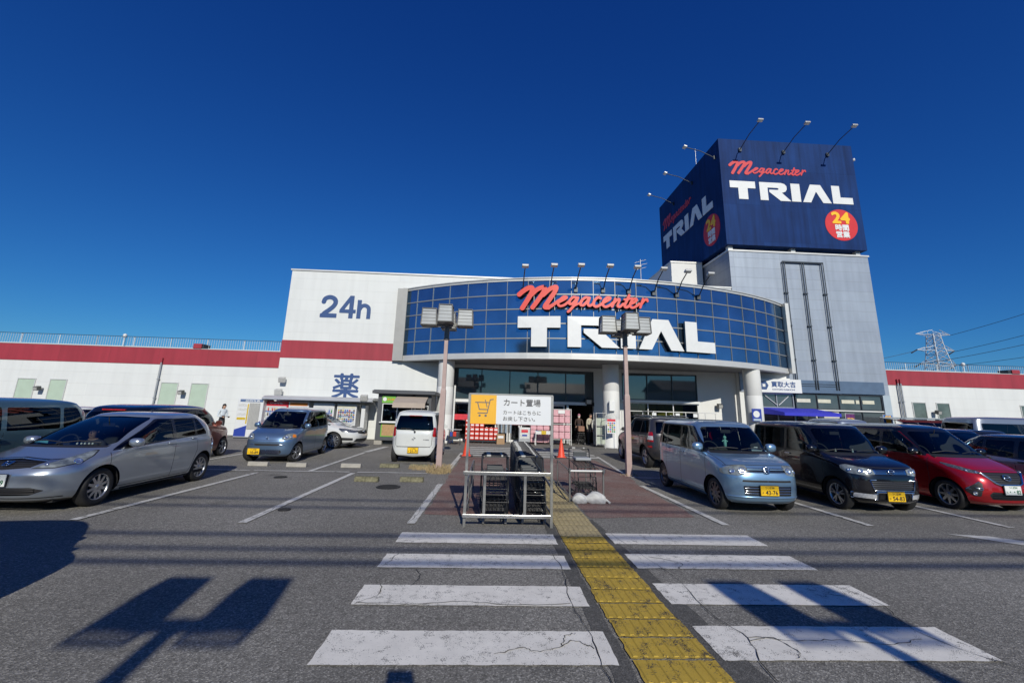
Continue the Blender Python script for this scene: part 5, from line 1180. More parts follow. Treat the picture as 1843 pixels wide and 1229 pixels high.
front = lambda u, v, w: Vector((14.14+u, 23.9+w, v)); side = lambda u, v, w: Vector((14.14+w, 33.6-u, v))
def disc(par, F, u, v, r):
    m = MB(); n = 40; P = [F(u+math.cos(2*PI*k/n)*r, v+math.sin(2*PI*k/n)*r, -.02) for k in range(n)]; Q = [F(u+math.cos(2*PI*k/n)*r, v+math.sin(2*PI*k/n)*r, -.001) for k in range(n)]
    m.add(P+Q, [tuple(range(n))]+[(k, (k+1) % n, n+(k+1) % n, n+k) for k in range(n)], mat('sign disc red', (.62, .02, .025), .5, var=.05)); o = m.build('round_sign', par)
    U = (F(1, 0, 0)-F(0, 0, 0)).normalized(); t = MB(); yl = mat('sign yellow', (.9, .5, .01), .5)
    text_mb(t, '24', r*.98, yl, F(u, v+r*.12, -.02), U, (0, 0, 1), grow=.05, depth=.02, center=True, width=r*1.12, res=30)
    text_mb(t, '時間', r*.42, M_lettW, F(u, v-r*.33, -.02), U, (0, 0, 1), grow=.03, depth=.02, center=True, width=r*.84, res=30); text_mb(t, '営業', r*.42, M_lettW, F(u, v-r*.77, -.02), U, (0, 0, 1), grow=.03, depth=.02, center=True, width=r*.84, res=30); t.build('sign_text', o, fix=False)
M_dred = mat('deep red letter', (.60, .03, .04), .5, var=.04)
put_words(tower, front, .52, 17.75, 5.1, .5, 15.06, 1.24, 8.0, .03, .03, M_dred); disc(tower, front, 7.5, 13.62, 1.05)
put_words(tower, side, .52, 17.75, 5.1, .5, 15.06, 1.24, 8.0, .03, .03, M_dred); disc(tower, side, 8.1, 13.62, 1.05)
for x in (15.5, 18.4, 21.35): floodlight(tower, (x, 23.85, 18.5), (x-.0, 21.7, 19.0), 20, (0, -1, 0))
for y in (24.4, 27.6, 30.8): floodlight(tower, (14.1, y, 18.2), (12.2, y, 18.85), 20, (-1, 0, 0))
m = MB(); m.tube([(14.2, 27, 19.28), (14.2, 27, 20.6)], .02, M_galv, 5); m.build('lightning_rod', tower)
m = MB(); m.box(23.1, 23.35, 24.0, 24.2, 18.3, 18.38, M_galv); m.ball((23.35, 24.1, 18.45), .08, M_lettW, 1); m.build('roof_lamp', tower)
# shopfront in the tower's foot
M_cream = mat('cream poster', (.62, .60, .48), .6, var=.08)
m = MB(); m.box(22.62, 23.06, 23.9, 24.2, 0, 3.12, mat('pale blue pillar', (.38, .46, .52), .6, var=.04)); m.build('pillar', tower)
M_sg = mat('shop window dark', (.05, .06, .07), .04, coat=1, var=.3, vscale=1.2, spec=1)
glazing(15.3, 17.3, 2.25, 3.05, 2, 23.98, M_galv, M_sg, par=tower); glazing(17.4, 22.6, 2.22, 3.08, 4, 23.98, M_framed, M_sg, par=tower); glazing(17.4, 22.6, .1, 2.16, 4, 23.98, M_framed, M_sg, par=tower); glazing(15.3, 17.3, .1, 2.2, 2, 23.98, M_galv, M_sg, par=tower)
m = MB(); m.box(15.3, 23, 24.02, 33, .01, .1, M_dark); m.box(15.3, 22.6, 23.93, 23.97, 2.16, 2.22, M_wallp)
for a, b in ((17.5, 18.3), (18.7, 19.5), (20.15, 20.9), (21.0, 21.2), (21.4, 22.1)): m.box(a, b, 23.955, 23.968, 2.6, 2.8, M_cream)
for a, b in ((18.1, 18.6), (19.0, 19.9)): m.box(a, b, 23.955, 23.968, 1.0, 2.1, M_cream)
m.tube([(15.6, 23.93, 2.95), (16.3, 23.93, 2.4)], .02, M_lettW, 5); m.tube([(16.4, 23.93, 2.4), (17.0, 23.93, 2.9)], .02, M_lettW, 5); m.build('window_sticker', tower)
sg = place('shop_sign', 'white shop sign with blue hexagon mark and Japanese lettering beside the right column', 'sign', (16.4, 23.8, 3.08))
m = MB(); m.box(14.9, 17.63, 23.62, 23.85, 3.08, 3.84, M_lettW, bev=.015); m.build('sign_board', sg)
t = MB(); n = 6; c = (15.42, 3.47); r = .27; P = [(c[0]+math.cos(R(60*k))*r, c[1]+math.sin(R(60*k))*r) for k in range(6)]; H = [(c[0]+.08*a, c[1]+.08*b) for a, b in ((-1, -1), (1, -1), (1, 1), (-1, 1))]
t.prism(P, 23.61, 23.62, M_navy); t.prism(H, 23.604, 23.609, M_lettW); t.build('sign_mark', sg)
t = MB(); text_mb(t, '買取大吉', .34, M_navy, (15.86, 23.62, 3.42), grow=.03, depth=.006, width=1.42, res=36); text_mb(t, 'KAITORI DAIKICHI', .12, M_navy, (15.9, 23.62, 3.22), grow=.02, depth=.006, width=1.3); t.build('sign_text', sg, fix=False)
aw = place('awning', 'bright blue sloping awning over the shop door at the tower foot', 'awning', (17, 23.4, 2.0)); M_awn = mat('blue awning cloth', (.03, .035, .5), .6, var=.06)
m = MB(); m.add([(15.35, 23.9, 2.25), (18.4, 23.9, 2.25), (18.9, 22.6, 2.0), (15.75, 22.6, 2.0), (18.9, 22.6, 1.83), (15.75, 22.6, 1.83), (15.35, 23.9, 1.9), (18.4, 23.9, 1.9)], [(0, 1, 2, 3), (3, 2, 4, 5), (0, 3, 5, 6), (1, 7, 4, 2)], M_awn); o = m.build('canopy_cloth', aw); so = o.modifiers.new('s', 'SOLIDIFY'); so.thickness = .015
for i, (x, c1, lb, tx) in enumerate(((19.45, (.12, .02, .14), 'purple banner flag with yellow figures before the tower shop', '買取'), (21.6, (.02, .16, .55), 'light blue banner flag rightmost before the tower shop', '質'))):
    fl = thing('banner_flag', lb, 'flag', (x, 23.0, 0)); m = MB(); m.tube([(0, 0, 0), (0, 0, 2.05)], .012, M_lettW, 6); m.tube([(0, 0, 2.03), (.52, 0, 2.03)], .008, M_lettW, 5); m.box(-.15, .15, -.15, .15, 0, .08, M_dash if 0 else M_framed, bev=.02); m.build('pole', fl)
    m = MB(); n = 8; V = [(.02+.48*k/n, math.sin(k*1.3+i)*.03, z) for z in (.45, 2.0) for k in range(n+1)]; m.add(V, [(k, k+1, n+2+k, n+1+k) for k in range(n)], mat('flag cloth %d' % i, c1, .7, var=.3, vscale=7), True); o = m.build('flag_cloth', fl, fix=False)
    t = MB(); text_mb(t, tx, .4/len(tx)+.1, mat('flag yellow', (.8, .45, .05), .6), (.26, -.035, 1.55), grow=.03, depth=.004, center=True, width=.4, res=24); t.build('flag_text', fl, fix=False)
# ------------------------------------------------------------------ street furniture, carts, goods
M_pink = mat('faded pink post paint', (.42, .31, .285), .6, var=.08, vscale=5)
M_lbox = mat('lamp housing grey', (.16, .16, .155), .5, .4, var=.1); M_lface = mat('lamp louvre glass', (.42, .43, .42), .25, .1, var=.1, coat=.5)
M_steel = mat('stainless tube', (.56, .56, .55), .25, 1., var=.08, vscale=20)
M_steelm = mat('stainless post', (.34, .34, .33), .38, .8, var=.1, vscale=12)
def lamp_post(x, y, label, heads=4, H=4.0):
    t = thing('lamp_post', label, 'street lamp', (x, y, 0), 0, 'four-headed lamp posts of the car park')
    m = MB(); m.lathe([(.105, 0), (.105, 2.15), (.10, 2.2), (.078, 2.25), (.07, H-.35)], M_pink, n=4, M=Matrix.Rotation(R(45), 4, 'Z'), smooth=False); m.box(-.14, .14, -.14, .14, 0, .02, M_pink); m.build('post', t)
    m = MB(); m.cyl((0, 0, H-.36), (0, 0, H+.12), .075, M_lbox); m.cyl((0, 0, H-.36), (0, 0, H-.33), .09, M_lbox)
    for a in ((0, 90, 180, 270) if heads == 4 else (90, 270)): c, s = math.cos(R(a)), math.sin(R(a)); m.box(-.04, .04, 0, .34, -.05, .05, M_lbox, Matrix.Translation((0, 0, H+.08)) @ Matrix.Rotation(R(a), 4, 'Z'))
    m.build('arm', t)
    for a in ((0, 90, 180, 270) if heads == 4 else (90, 270)):
        m = MB(); T = Matrix.Translation((0, 0, H+.28)) @ Matrix.Rotation(R(a), 4, 'Z') @ Matrix.Translation((0, .52 if heads == 4 else .39, 0))
        w, d, h = .205, .22, .24
        V = [(-w, -d, -h), (w, -d, -h), (w, d, -h), (-w, d, -h), (-w*.86, -d*.9, h), (w*.86, -d*.9, h), (w*.86, d*.9, h), (-w*.86, d*.9, h)]
        m.add(V, [(4, 5, 6, 7)]+([(0, 3, 2, 1)] if heads == 4 else []), M_lbox, False, T)
        for q in ((0, 1), (1, 2), (2, 3), (3, 0)): m.tube([T @ Vector(V[q[0]]), T @ Vector(V[q[1]])], .018, M_lbox, 4); m.tube([T @ Vector(V[q[0]+4]), T @ Vector(V[q[1]+4])], .018, M_lbox, 4); m.tube([T @ Vector(V[q[0]]), T @ Vector(V[q[0]+4])], .018, M_lbox, 4)
        o = m.build('lamp_head', t); m = MB(); k = .95
        m.add([(x_*k, y_*k, z_*.97) for x_, y_, z_ in V], [(0, 1, 5, 4), (1, 2, 6, 5), (2, 3, 7, 6), (3, 0, 4, 7)], M_lface if heads == 4 else glass('smoked lamp glass', (.45, .45, .45)), False, T)
        m.build('lamp_glass', o); m = MB()
        for z in (-.14, -.04, .06, .16): 
            s_ = k+.012-.07*(z+h)/(2*h)
            m.box(-w*s_, w*s_, -d*s_, d*s_, z-.005, z+.005, M_lbox, T)
        m.build('louvre', o)
    return t
lamp_post(-1.32, 12.3, 'pinkish lamp post with four box heads standing left, behind the white wagon')
lamp_post(3.97, 12.45, 'pinkish lamp post with four box heads standing right, beside the grey off-roader')
lamp_post(-1.22, -3.85, 'lamp post behind the viewer whose shadow falls on the left foreground', 2, 4.3).rotation_euler[2] = 0
lamp_post(4.2, -3.8, 'lamp post behind the viewer whose shadow falls on the right foreground', 2, 4.3)
# cones
M_cone = mat('cone orange', (.75, .07, .03), .5, var=.06); M_coneb = mat('cone base black', (.03, .03, .03), .7)
for x, y, lb in ((-.79, 16.5, 'orange traffic cone left of the carts by the far crosswalk'), (2.76, 16.7, 'orange traffic cone right of the cart sign by the far crosswalk')):
    t = thing('traffic_cone', lb, 'traffic cone', (x, y, 0), 0, 'traffic cones on the walkway'); m = MB(); m.lathe([(.15, .03), (.14, .05), (.03, .68), (.02, .70), (.001, .70)], M_cone, n=20); m.box(-.17, .17, -.17, .17, .02, .045, M_cone, bev=.01); m.build('cone_body', t)
    m = MB(); m.box(-.24, .24, -.24, .24, 0, .03, M_coneb, bev=.012); m.build('cone_base', t)
# ---- cart corral with sign
cs = place('cart_corral', 'steel cart corral with a yellow and white Japanese cart sign at its front', 'cart corral', (.33, 8, 0))
xa, xb, ya = -.315, .985, 6.86
for x in (xa, xb): m = MB(); m.box(x-.02, x+.02, ya-.02, ya+.02, 0, 1.94, M_steelm); m.build('sign_post', cs)
m = MB(); m.box(xa-.045, xb-.022, ya-.06, ya-.022, .735, .785, M_steel, bev=.004); m.build('cross_rail', cs); m = MB(); m.box(xa-.03, xb-.022, ya-.06, ya-.022, .135, .185, M_steel, bev=.004); m.build('cross_rail', cs)
for x in (-.03, .58): m = MB(); m.box(x-.02, x+.02, ya-.05, ya-.022, .187, .733, M_steelm); m.build('upright', cs)
for x in (xa+.01, xb-.01):
    m = MB(); m.tube([(x, ya, .58), (x, ya+.4, .60), (x, 9.9, .60), (x, 10.02, .56), (x, 10.05, .48), (x, 10.05, 0)], .019, M_steelm, 8); m.tube([(x, ya, .2), (x, 10.05, .2)], .015, M_steelm, 6)
    for y in (7.9, 9.0): m.tube([(x, y, 0), (x, y, .6)], .016, M_steelm, 6)
    m.build('side_rail', cs)
m = MB(); m.box(xa-.01, xb+.01, ya-.03, ya+.03, 1.925, 1.95, M_steelm); m.build('top_rail', cs)
M_sy = mat('sign amber', (.83, .44, .03), .45, var=.03); M_sw = mat('sign white', (.70, .72, .74), .4, var=.02); M_sgrey = mat('sign grey print', (.13, .13, .135), .5)
m = MB(); m.box(xa+.02, xb-.02, ya-.028, ya-.008, 1.485, 1.925, M_sw); o = m.build('sign_board', cs)
m = MB(); m.box(xa+.02, xa+.42, ya-.032, ya-.0285, 1.485, 1.925, M_sy); m.build('sign_panel', o)
yy = ya-.0325
# pictogram of a cart
pk_ = [(6, [(258, 182), (440, 182)]), (6, [(285, 182), (312, 272), (420, 272)]), (6, [(488, 140), (450, 145), (415, 318)]), (6, [(295, 318), (415, 318)]), (5, [(385, 150), (412, 240)]), (14, [(318, 350), (319, 350)]), (15, [(396, 350), (397, 350)])]
sh = strokes([(r, [(x, -y) for x, y in (l if len(l) < 3 else l)]) for r, l in [(r, [a, b]) for r, l in pk_ for a, b in zip(l[:-1], l[1:])]], 2.2)
k = .4/335; m = MB(); slab(m, sh, M_sgrey, .002, None, lambda u, v, w: Vector((xa+.02+(u-198)*k, yy-.002+w, 1.925+(v+85)*k*1.0))); m.build('cart_pictogram', o, fix=False)
m = MB(); text_mb(m, 'カート置場', .118, M_sgrey, (xa+.535, yy+.004, 1.775), grow=.014, depth=.005, width=.58, res=45)
text_mb(m, 'カートはこちらに', .072, M_sgrey, (xa+.53, yy+.004, 1.64), grow=.008, depth=.005, width=.59, res=45); text_mb(m, 'お戻し下さい。', .072, M_sgrey, (xa+.53, yy+.004, 1.545), grow=.008, depth=.005, width=.50, res=45); m.build('sign_text', o, fix=False)
# ---- shopping carts
M_cb = mat('cart black coating', (.014, .014, .016), .32, .2, coat=.3); M_cg = mat('cart grey plastic', (.05, .055, .06), .45); M_caster = mat('caster grey', (.24, .24, .25), .6); M_cw = mat('cart pale handle', (.42, .42, .40), .5)
def make_cart(name, label, loc, rz=0, group=None):
    """two-tier basket trolley, front at -Y, handle at +Y"""
    t = thing(name, label, 'shopping cart', loc, rz, group); w0, w1 = .19, .235
    m = MB()
    for s in (1, -1):
        m.tube([(s*w0, -.33, .12), (s*w0, -.3, .10), (s*w1, .28, .12), (s*w1, .34, .2), (s*(w1-.005), .36, .6), (s*(w1-.01), .42, .88)], .0125, M_cb, 7)
        m.tube([(s*w0, -.31, .12), (s*(w0-.01), -.28, .4), (s*(w0-.01), -.22, .60), (s*(w1-.02), .34, .68)], .011, M_cb, 7); m.tube([(s*w0, -.1, .12), (s*w0, .1, .64)], .009, M_cb, 6)
    m.tube([(-w0, -.32, .12), (w0, -.32, .12)], .011, M_cb, 6); m.tube([(-w0, -.23, .60), (w0, -.23, .60)], .011, M_cb, 6); m.tube([(-w1, .33, .2), (w1, .33, .2)], .011, M_cb, 6); m.build('frame', t)
    m = MB(); m.tube([(-w1+.01, .42, .87), (-w1+.02, .44, .905), (-w1+.06, .45, .92), (w1-.06, .45, .92), (w1-.02, .44, .905), (w1-.01, .42, .87)], .016, M_cb, 8); m.tube([(-.15, .45, .922), (-.08, .45, .922)], .0185, M_cw, 8); m.tube([(.1, .45, .922), (.13, .45, .922)], .0185, M_cw, 8); m.build('handle', t)
    m = MB()
    for i in range(7): y = -.2+i*.085; z = .61+(y+.2)*.12; m.tube([(-w0, y, z), (w0, y, z)], .006, M_cb, 5)
    for i in range(5): x = -.16+i*.08; m.tube([(x, -.22, .605), (x, .33, .675)], .006, M_cb, 5)
    m.box(-.14, .14, .30, .32, .66, .74, M_cg, bev=.01); m.build('upper_shelf', t)
    m = MB()
    for i in range(14): y = -.29+i*.046; z = .20+(y+.29)*.07; m.tube([(-w0, y, z), (w0, y, z)], .006, M_cb, 5)
    for i in range(6): x = -.17+i*.068; m.tube([(x, -.31, .32), (x, -.31, .2), (x, -.25, .17)], .006, M_cb, 5); m.tube([(x, -.23, .6), (x, -.25, .5)], .006, M_cb, 5)
    m.tube([(-w0, -.25, .5), (w0, -.25, .5)], .009, M_cb, 6); m.tube([(-w0, -.27, .42), (w0, -.27, .42)], .008, M_cb, 6)
    for s in (1, -1): m.tube([(s*w0, -.3, .32), (s*(w0+.03), 0, .34), (s*w1, .3, .36)], .008, M_cb, 6); m.tube([(s*w0*.7, -.33, .12), (s*w0, -.31, .32)], .010, M_cb, 6)
    for i in range(5): x = -.16+i*.08; m.tube([(x, -.31, .2), (x, .3, .24)], .006, M_cb, 5)
    m.tube([(-w0, -.31, .32), (w0, -.31, .32)], .009, M_cb, 6); m.build('lower_shelf', t)
    for x, y in ((w0-.02, -.27), (-w0+.02, -.27), (w1-.02, .25), (-w1+.02, .25)):
        m = MB(); m.lathe([(.018, -.014), (.055, -.017), (.061, -.01), (.061, .01), (.055, .017), (.018, .014)], M_caster, 'x', 18, Matrix.Translation((x, y, .062))); m.box(x-.02, x+.02, y-.02, y+.03, .09, .11, M_cb); m.box(x-.022, x-.017, y-.014, y+.014, .05, .1, M_cb); m.box(x+.017, x+.022, y-.014, y+.014, .05, .1, M_cb); m.build('wheel', t)
    return t
c0 = make_cart('shopping_cart', 'frontmost black cart of the long nested row on the right of the corral', (.735, 7.32, 0), 0, 'black carts nested in the corral')
for k in range(1, 17):
    c = copy_tree(c0); c.location = (.735+k*.004+random.uniform(-.006, .006), 7.32+k*.215, 0); c.rotation_euler[2] = random.uniform(-.015, .015)
    c['label'] = 'rearmost black cart of the long nested row, nearest the store' if k == 16 else 'black cart inside the long nested row in the corral'
for k in range(3):
    c = copy_tree(c0); c.location = (.135+k*.003, 7.30+k*.23, 0); c.rotation_euler[2] = .02*k; c['label'] = ('front black cart of the short row on the left of the corral', 'middle black cart of the short row on the left of the corral', 'rear black cart of the short left row, its handle in view')[k]
# ---- second, low corral with one cart and white sandbags
c2 = place('cart_corral', 'low open steel cart corral with one cart right of the tactile paving', 'cart corral', (2.0, 9.5, 0))
for s, x, yf in ((0, 1.60, 8.68), (1, 2.27, 8.72)):
    m = MB(); m.tube([(x, yf, 0), (x, yf, .62)], .019, M_steelm, 8); m.tube([(x, yf, .55), (x+.03, yf+.5, .57), (x+.05, 10.5, .57)], .014, M_steelm, 7); m.tube([(x+.05, 10.5, 0), (x+.05, 10.5, .58)], .017, M_steelm, 7); m.tube([(x, yf, .12), (x+.05, 10.5, .12)], .012, M_steelm, 6); m.build('side_rail', c2)
m = MB(); m.tube([(1.60, 8.66, .585), (2.27, 8.70, .585)], .017, mat('white enamel tube', (.72, .72, .70), .35), 8)
for x in (1.6, 2.27): m.cyl((x, 8.67, .55), (x, 8.67, .63), .028, M_steel)
m.build('front_bar', c2)
lc = make_cart('shopping_cart', 'single black cart with grey tray parked in the low corral', (2.02, 9.35, 0), .03)
m = MB(); m.box(-.17, .17, .0, .33, .70, .76, mat('cart tray grey', (.30, .32, .34), .5), bev=.02); m.box(-.15, .15, .31, .34, .72, .86, M_cg, bev=.01); m.build('grey_tray', lc)
M_bag = mat('white sandbag cloth', (.52, .52, .51), .75, var=.1, vscale=14, bump=.8, bscale=14)
for x, y, rx, ry, rz, lb in ((1.80, 8.70, .15, .13, .12, 'smaller white sandbag with grey print at the left foot of the low corral'), (2.12, 8.72, .2, .14, .14, 'larger white sandbag at the right foot of the low corral')):
    bm = bmesh.new(); bmesh.ops.create_icosphere(bm, subdivisions=4, radius=1)
    for v in bm.verts:
        d = v.co.copy(); n = .045*math.sin(d.x*5+d.z*3)+.03*math.sin(d.y*9+d.x*5+1)+.015*math.sin(d.z*13+d.x*11); v.co = Vector((d.x*rx*(1+n), d.y*ry*(1+n), max(d.z, -.45)*rz*(1+n)+rz*.45))
    m = MB(); m.frombm(bm, M_bag, None, True); m.tube([(rx*.95, 0, rz*.4), (rx*1.15, -.03, rz*.3), (rx*1.3, -.06, .01)], [.03, .018, .028], M_bag, 8); o = m.build('sandbag', label=lb, cat='sandbag', group='white sandbags'); o.location = (x, y, 0); o.rotation_euler[2] = .2 if rx < .2 else -.1
# ---- vending machines, canopy, photo booth
M_vr = mat('vending red', (.55, .015, .03), .35, coat=.4, var=.04); M_vw = mat('vending white', (.68, .69, .70), .4, coat=.3, var=.03); M_vg = mat('vending window', (.55, .58, .6), .15, var=.1)
PROD = [mat('bottle %s' % n, c, .35, var=.2, vscale=20) for n, c in (('amber', (.5, .2, .02)), ('blue', (.03, .12, .45)), ('red', (.5, .03, .03)), ('green', (.05, .25, .06)), ('white', (.6, .6, .58)), ('brown', (.1, .05, .03)), ('yellow', (.6, .42, .03)))]
def vending(x, w, h, body, head, label, nrow=3, flat_=False, hx=None):
    t = thing('vending_machine', label, 'vending machine', (x, 22.95, 0), 0, 'vending machines under the steel canopy'); hw = w/2
    m = MB(); m.box(-hw, hw, -.36, .36, .05, h, body, bev=.02); m.box(-hw+.05, hw-.05, -.3, .3, 0, .05, M_framed); m.build('cabinet', t)
    m = MB(); m.box(-hw+.06, hw-.06, -.372, -.358, h-.2, h-.05, head or body); o = m.build('header_sign', t)
    m = MB(); m.box(-hw+.07, hw-.07, -.37, -.355, .78, h-.24, M_vg); m.build('display_window', t)
    zt_ = h-.30; dz = (zt_-.84)/nrow
    for r_ in range(nrow):
        m = MB(); n = int((w-.2)/.095)
        for k in range(n):
            xx = -hw+.11+k*(w-.22)/(n-1); q = random.choice(PROD); zz = zt_-(r_+1)*dz+.05
            if flat_: m.box(xx-.035, xx+.035, -.378, -.37, zz, zz+dz*.7, q)
            else: m.lathe([(.028, zz), (.03, zz+dz*.45), (.013, zz+dz*.62), (.013, zz+dz*.7), (.001, zz+dz*.7)], q, n=8, M=Matrix.Translation((xx, -.385, 0)))
        m.build('product_row', t); m = MB(); m.box(-hw+.09, hw-.09, -.378, -.368, zt_-(r_+1)*dz-.005, zt_-(r_+1)*dz+.03, PROD[1] if r_ % 2 == 0 else PROD[4]); m.build('button_strip', t)
    m = MB(); m.box(hw-.24, hw-.08, -.378, -.36, .5, .74, M_galv); m.box(hw-.2, hw-.12, -.382, -.378, .64, .66, M_framed); m.build('coin_panel', t); m = MB(); m.box(-hw+.12, hw-.32, -.376, -.36, .28, .46, M_framed, bev=.004); m.build('delivery_flap', t)
    return t
v1 = vending(-10.75, 1.15, 1.83, M_vr, M_vr, 'red vending machine with drinks, first from the photo booth'); m = MB(); text_mb(m, 'いつでも', .1, M_lettW, (-.3, -.372, 1.68), grow=.03, depth=.003, width=.6, res=24); m.build('header_text', v1, fix=False)
v2 = vending(-9.65, 1.0, 1.83, M_vw, mat('vending orange', (.75, .22, .02), .4), 'white vending machine with orange header between the red one and the blue-drinks one')
v3 = vending(-8.4, 1.05, 1.80, M_vw, M_vw, 'white vending machine with green and blue bottles above the small blue wagon')
v4 = vending(-7.25, .98, 1.78, M_vw, M_cream, 'white food vending machine with printed product squares above the white saloon', 6, True)
m = MB(); m.box(-6.55, -6.35, 22.7, 23.3, 0, 1.75, M_vw, bev=.02); m.build('recycling_box', label='narrow white recycling box right of the vending machines', cat='bin')
M_canopy = mat('canopy light metal', (.50, .52, .54), .35, .3, var=.05)
cn = place('vending_canopy', 'curved steel canopy over the vending machines on the white wall', 'canopy', (-8.6, 23, 0))
m = MB(); P = [(23.8, 2.12), (22.7, 2.12), (22.35, 2.08), (22.18, 2.0), (22.12, 1.92), (22.16, 1.9), (22.24, 1.97), (22.4, 2.04), (22.7, 2.07), (23.8, 2.07)]; m.prism(P, -11.3, -5.9, M_canopy, 'x'); m.build('canopy_roof', cn)
m = MB(); m.box(-11.3, -5.9, 22.2, 22.3, 1.88, 1.94, M_galv)
for x in (-11.1, -9.4, -7.7, -6.0): m.box(x-.03, x+.03, 22.3, 23.8, 1.99, 2.05, M_galv); m.tube([(x, 23.78, 1.5), (x, 22.6, 2.0)], .018, M_galv, 6)
m.build('canopy_bracket', cn)
wall_flood(cn, -6.3, 22.4, 2.1, 1, False)
pb = thing('photo_booth', 'white and blue identity photo booth with grey curtain at the left wing wall', 'photo booth', (-11.85, 22.75, 0)); 
m = MB(); m.box(-.62, .62, -.5, .5, .06, 1.92, M_vw, bev=.02); m.box(-.6, .6, -.48, .48, 0, .06, M_framed); m.build('cabin', pb)
m = MB(); m.box(-.5, .6, -.52, -.503, 1.76, 1.88, mat('booth blue grey', (.10, .16, .30), .5)); o = m.build('header_sign', pb); m = MB(); text_mb(m, '証明写真', .09, M_lettW, (-.25, -.52, 1.78), grow=.02, depth=.003, width=.7, res=24); m.build('header_text', o, fix=False)
M_curt = mat('grey curtain', (.36, .36, .35), .8, var=.06); m = MB(); n = 26; m.add([(-.02+.5*k/n, -.53+.015*math.sin(k*1.7), z) for z in (.45, 1.7) for k in range(n+1)], [(k, k+1, n+2+k, n+1+k) for k in range(n)], M_curt, True); m.build('curtain', pb, fix=False)
m = MB(); m.prism([(-.6, .1), (-.04, .1), (-.04, .62), (-.6, .42)], -.515, -.503, M_blue); m.prism([(.5, .45), (.6, .5), (.6, .85), (.5, .8)], -.515, -.503, M_blue); m.build('blue_panel', pb)
m = MB(); 
for k in range(4): m.box(-.56, -.15, -.512, -.503, 1.55-k*.22, 1.66-k*.22, PROD[4] if k < 3 else PROD[6])
m.box(-.12, -.06, -.512, -.503, .7, 1.65, PROD[6]); m.build('price_board', pb)
# ---- food kiosk
ki = place('food_kiosk', 'small dark grey food kiosk with green sign and beige awning by the entrance', 'kiosk', (-4.0, 21.4, 0)); M_kd = mat('kiosk dark cladding', (.075, .08, .09), .6, var=.08); M_kg = mat('kiosk green', (.16, .42, .05), .5); M_wood = mat('plywood panel', (.42, .26, .12), .6, var=.15, vscale=12)
m = MB(); m.box(-5.22, -2.75, 20.62, 20.70, .2, .98, M_kd); m.box(-5.22, -5.0, 20.62, 20.7, .98, 2.3, M_kd); m.box(-3.62, -3.52, 20.62, 20.7, .98, 2.3, M_kd); m.box(-2.85, -2.75, 20.62, 20.7, .98, 2.3, M_kd); m.box(-5.0, -2.85, 20.62, 20.7, 1.9, 2.3, M_kd)
m.box(-5.22, -5.14, 20.7, 22.4, .2, 2.3, M_kd); m.box(-2.83, -2.75, 20.7, 22.4, .2, 2.3, M_kd); m.box(-5.14, -2.83, 22.3, 22.4, .2, 2.3, M_kd); m.box(-5.14, -2.83, 20.7, 22.3, .2, .3, M_kd); m.build('wall', ki)
m = MB(); m.box(-5.45, -2.55, 20.35, 22.6, 2.3, 2.44, M_kd, bev=.01); m.box(-5.4, -2.6, 20.4, 22.55, 2.44, 2.47, M_framed); m.build('roof', ki)
m = MB(); m.box(-5.02, -4.4, 20.585, 20.618, 1.88, 2.2, M_kg); o = m.build('kiosk_sign', ki); m = MB(); m.lathe([(.001, 0), (.09, 0)], M_lettW, 'y', 18, Matrix.Translation((-4.9, 20.58, 2.05))); text_mb(m, 'からあげ', .12, mat('kiosk orange', (.75, .25, .02), .5), (-4.78, 20.584, 2.0), grow=.03, depth=.004, width=.4, res=24); m.build('sign_text', o, fix=False)
glazing(-5.0, -3.62, 1.02, 1.86, 2, 20.68, M_lettW, M_clear, .035, 'serving_window', ki); glazing(-3.5, -2.87, 1.2, 1.8, 2, 20.68, M_lettW, M_clear, .03, 'serving_window', ki)
m = MB(); m.box(-5.05, -3.5, 20.45, 20.62, .98, 1.02, M_lettW, bev=.005); m.build('counter', ki)
m = MB(); m.box(-4.98, -3.55, 20.6, 20.618, .36, .94, M_kg); m.box(-4.93, -3.6, 20.59, 20.599, .4, .9, M_wood); m.build('front_panel', ki)
M_beige = mat('beige awning cloth', (.42, .35, .29), .8, var=.06); m = MB(); m.prism([(20.6, 2.2), (19.75, 1.9), (19.73, 1.68), (19.75, 1.68), (19.77, 1.88), (20.6, 2.17)], -4.35, -2.9, M_beige, 'x'); o = m.build('awning', ki)
for x in (-4.3, -2.95): m = MB(); m.tube([(x, 20.6, 1.7), (x, 19.8, 1.86)], .015, M_lettW, 6); m.build('awning_arm', o)
for x in (-5.1, -2.9): m = MB(); m.box(x-.15, x+.2, 20.65, 20.9, 0, .2, M_conc, bev=.01); m.build('foundation_block', ki)
m = MB(); m.box(-5.1, -2.9, 20.9, 22.3, .02, .2, M_framed); m.build('chassis', ki); m = MB(); 
m.lathe([(.001, 1.02), (.09, 1.02), (.1, 1.2), (.06, 1.26), (.001, 1.27)], M_steel, n=14, M=Matrix.Translation((-4.6, 20.9, 0))); m.box(-5.0, -3.6, 20.85, 21.2, .9, 1.0, M_galv); m.build('kettle', ki)
m = MB(); m.box(-2.3, -2.08, 22.55, 22.62, .05, 1.75, M_poster, bev=.01); o = m.build('banner_stand', label='narrow red and white vertical banner by the left entrance column', cat='banner'); t_ = MB()
for k in range(5): t_.box(-2.28, -2.10, 22.54, 22.548, .2+k*.3, .38+k*.3, M_lettW)
t_.build('banner_print', o, fix=False)
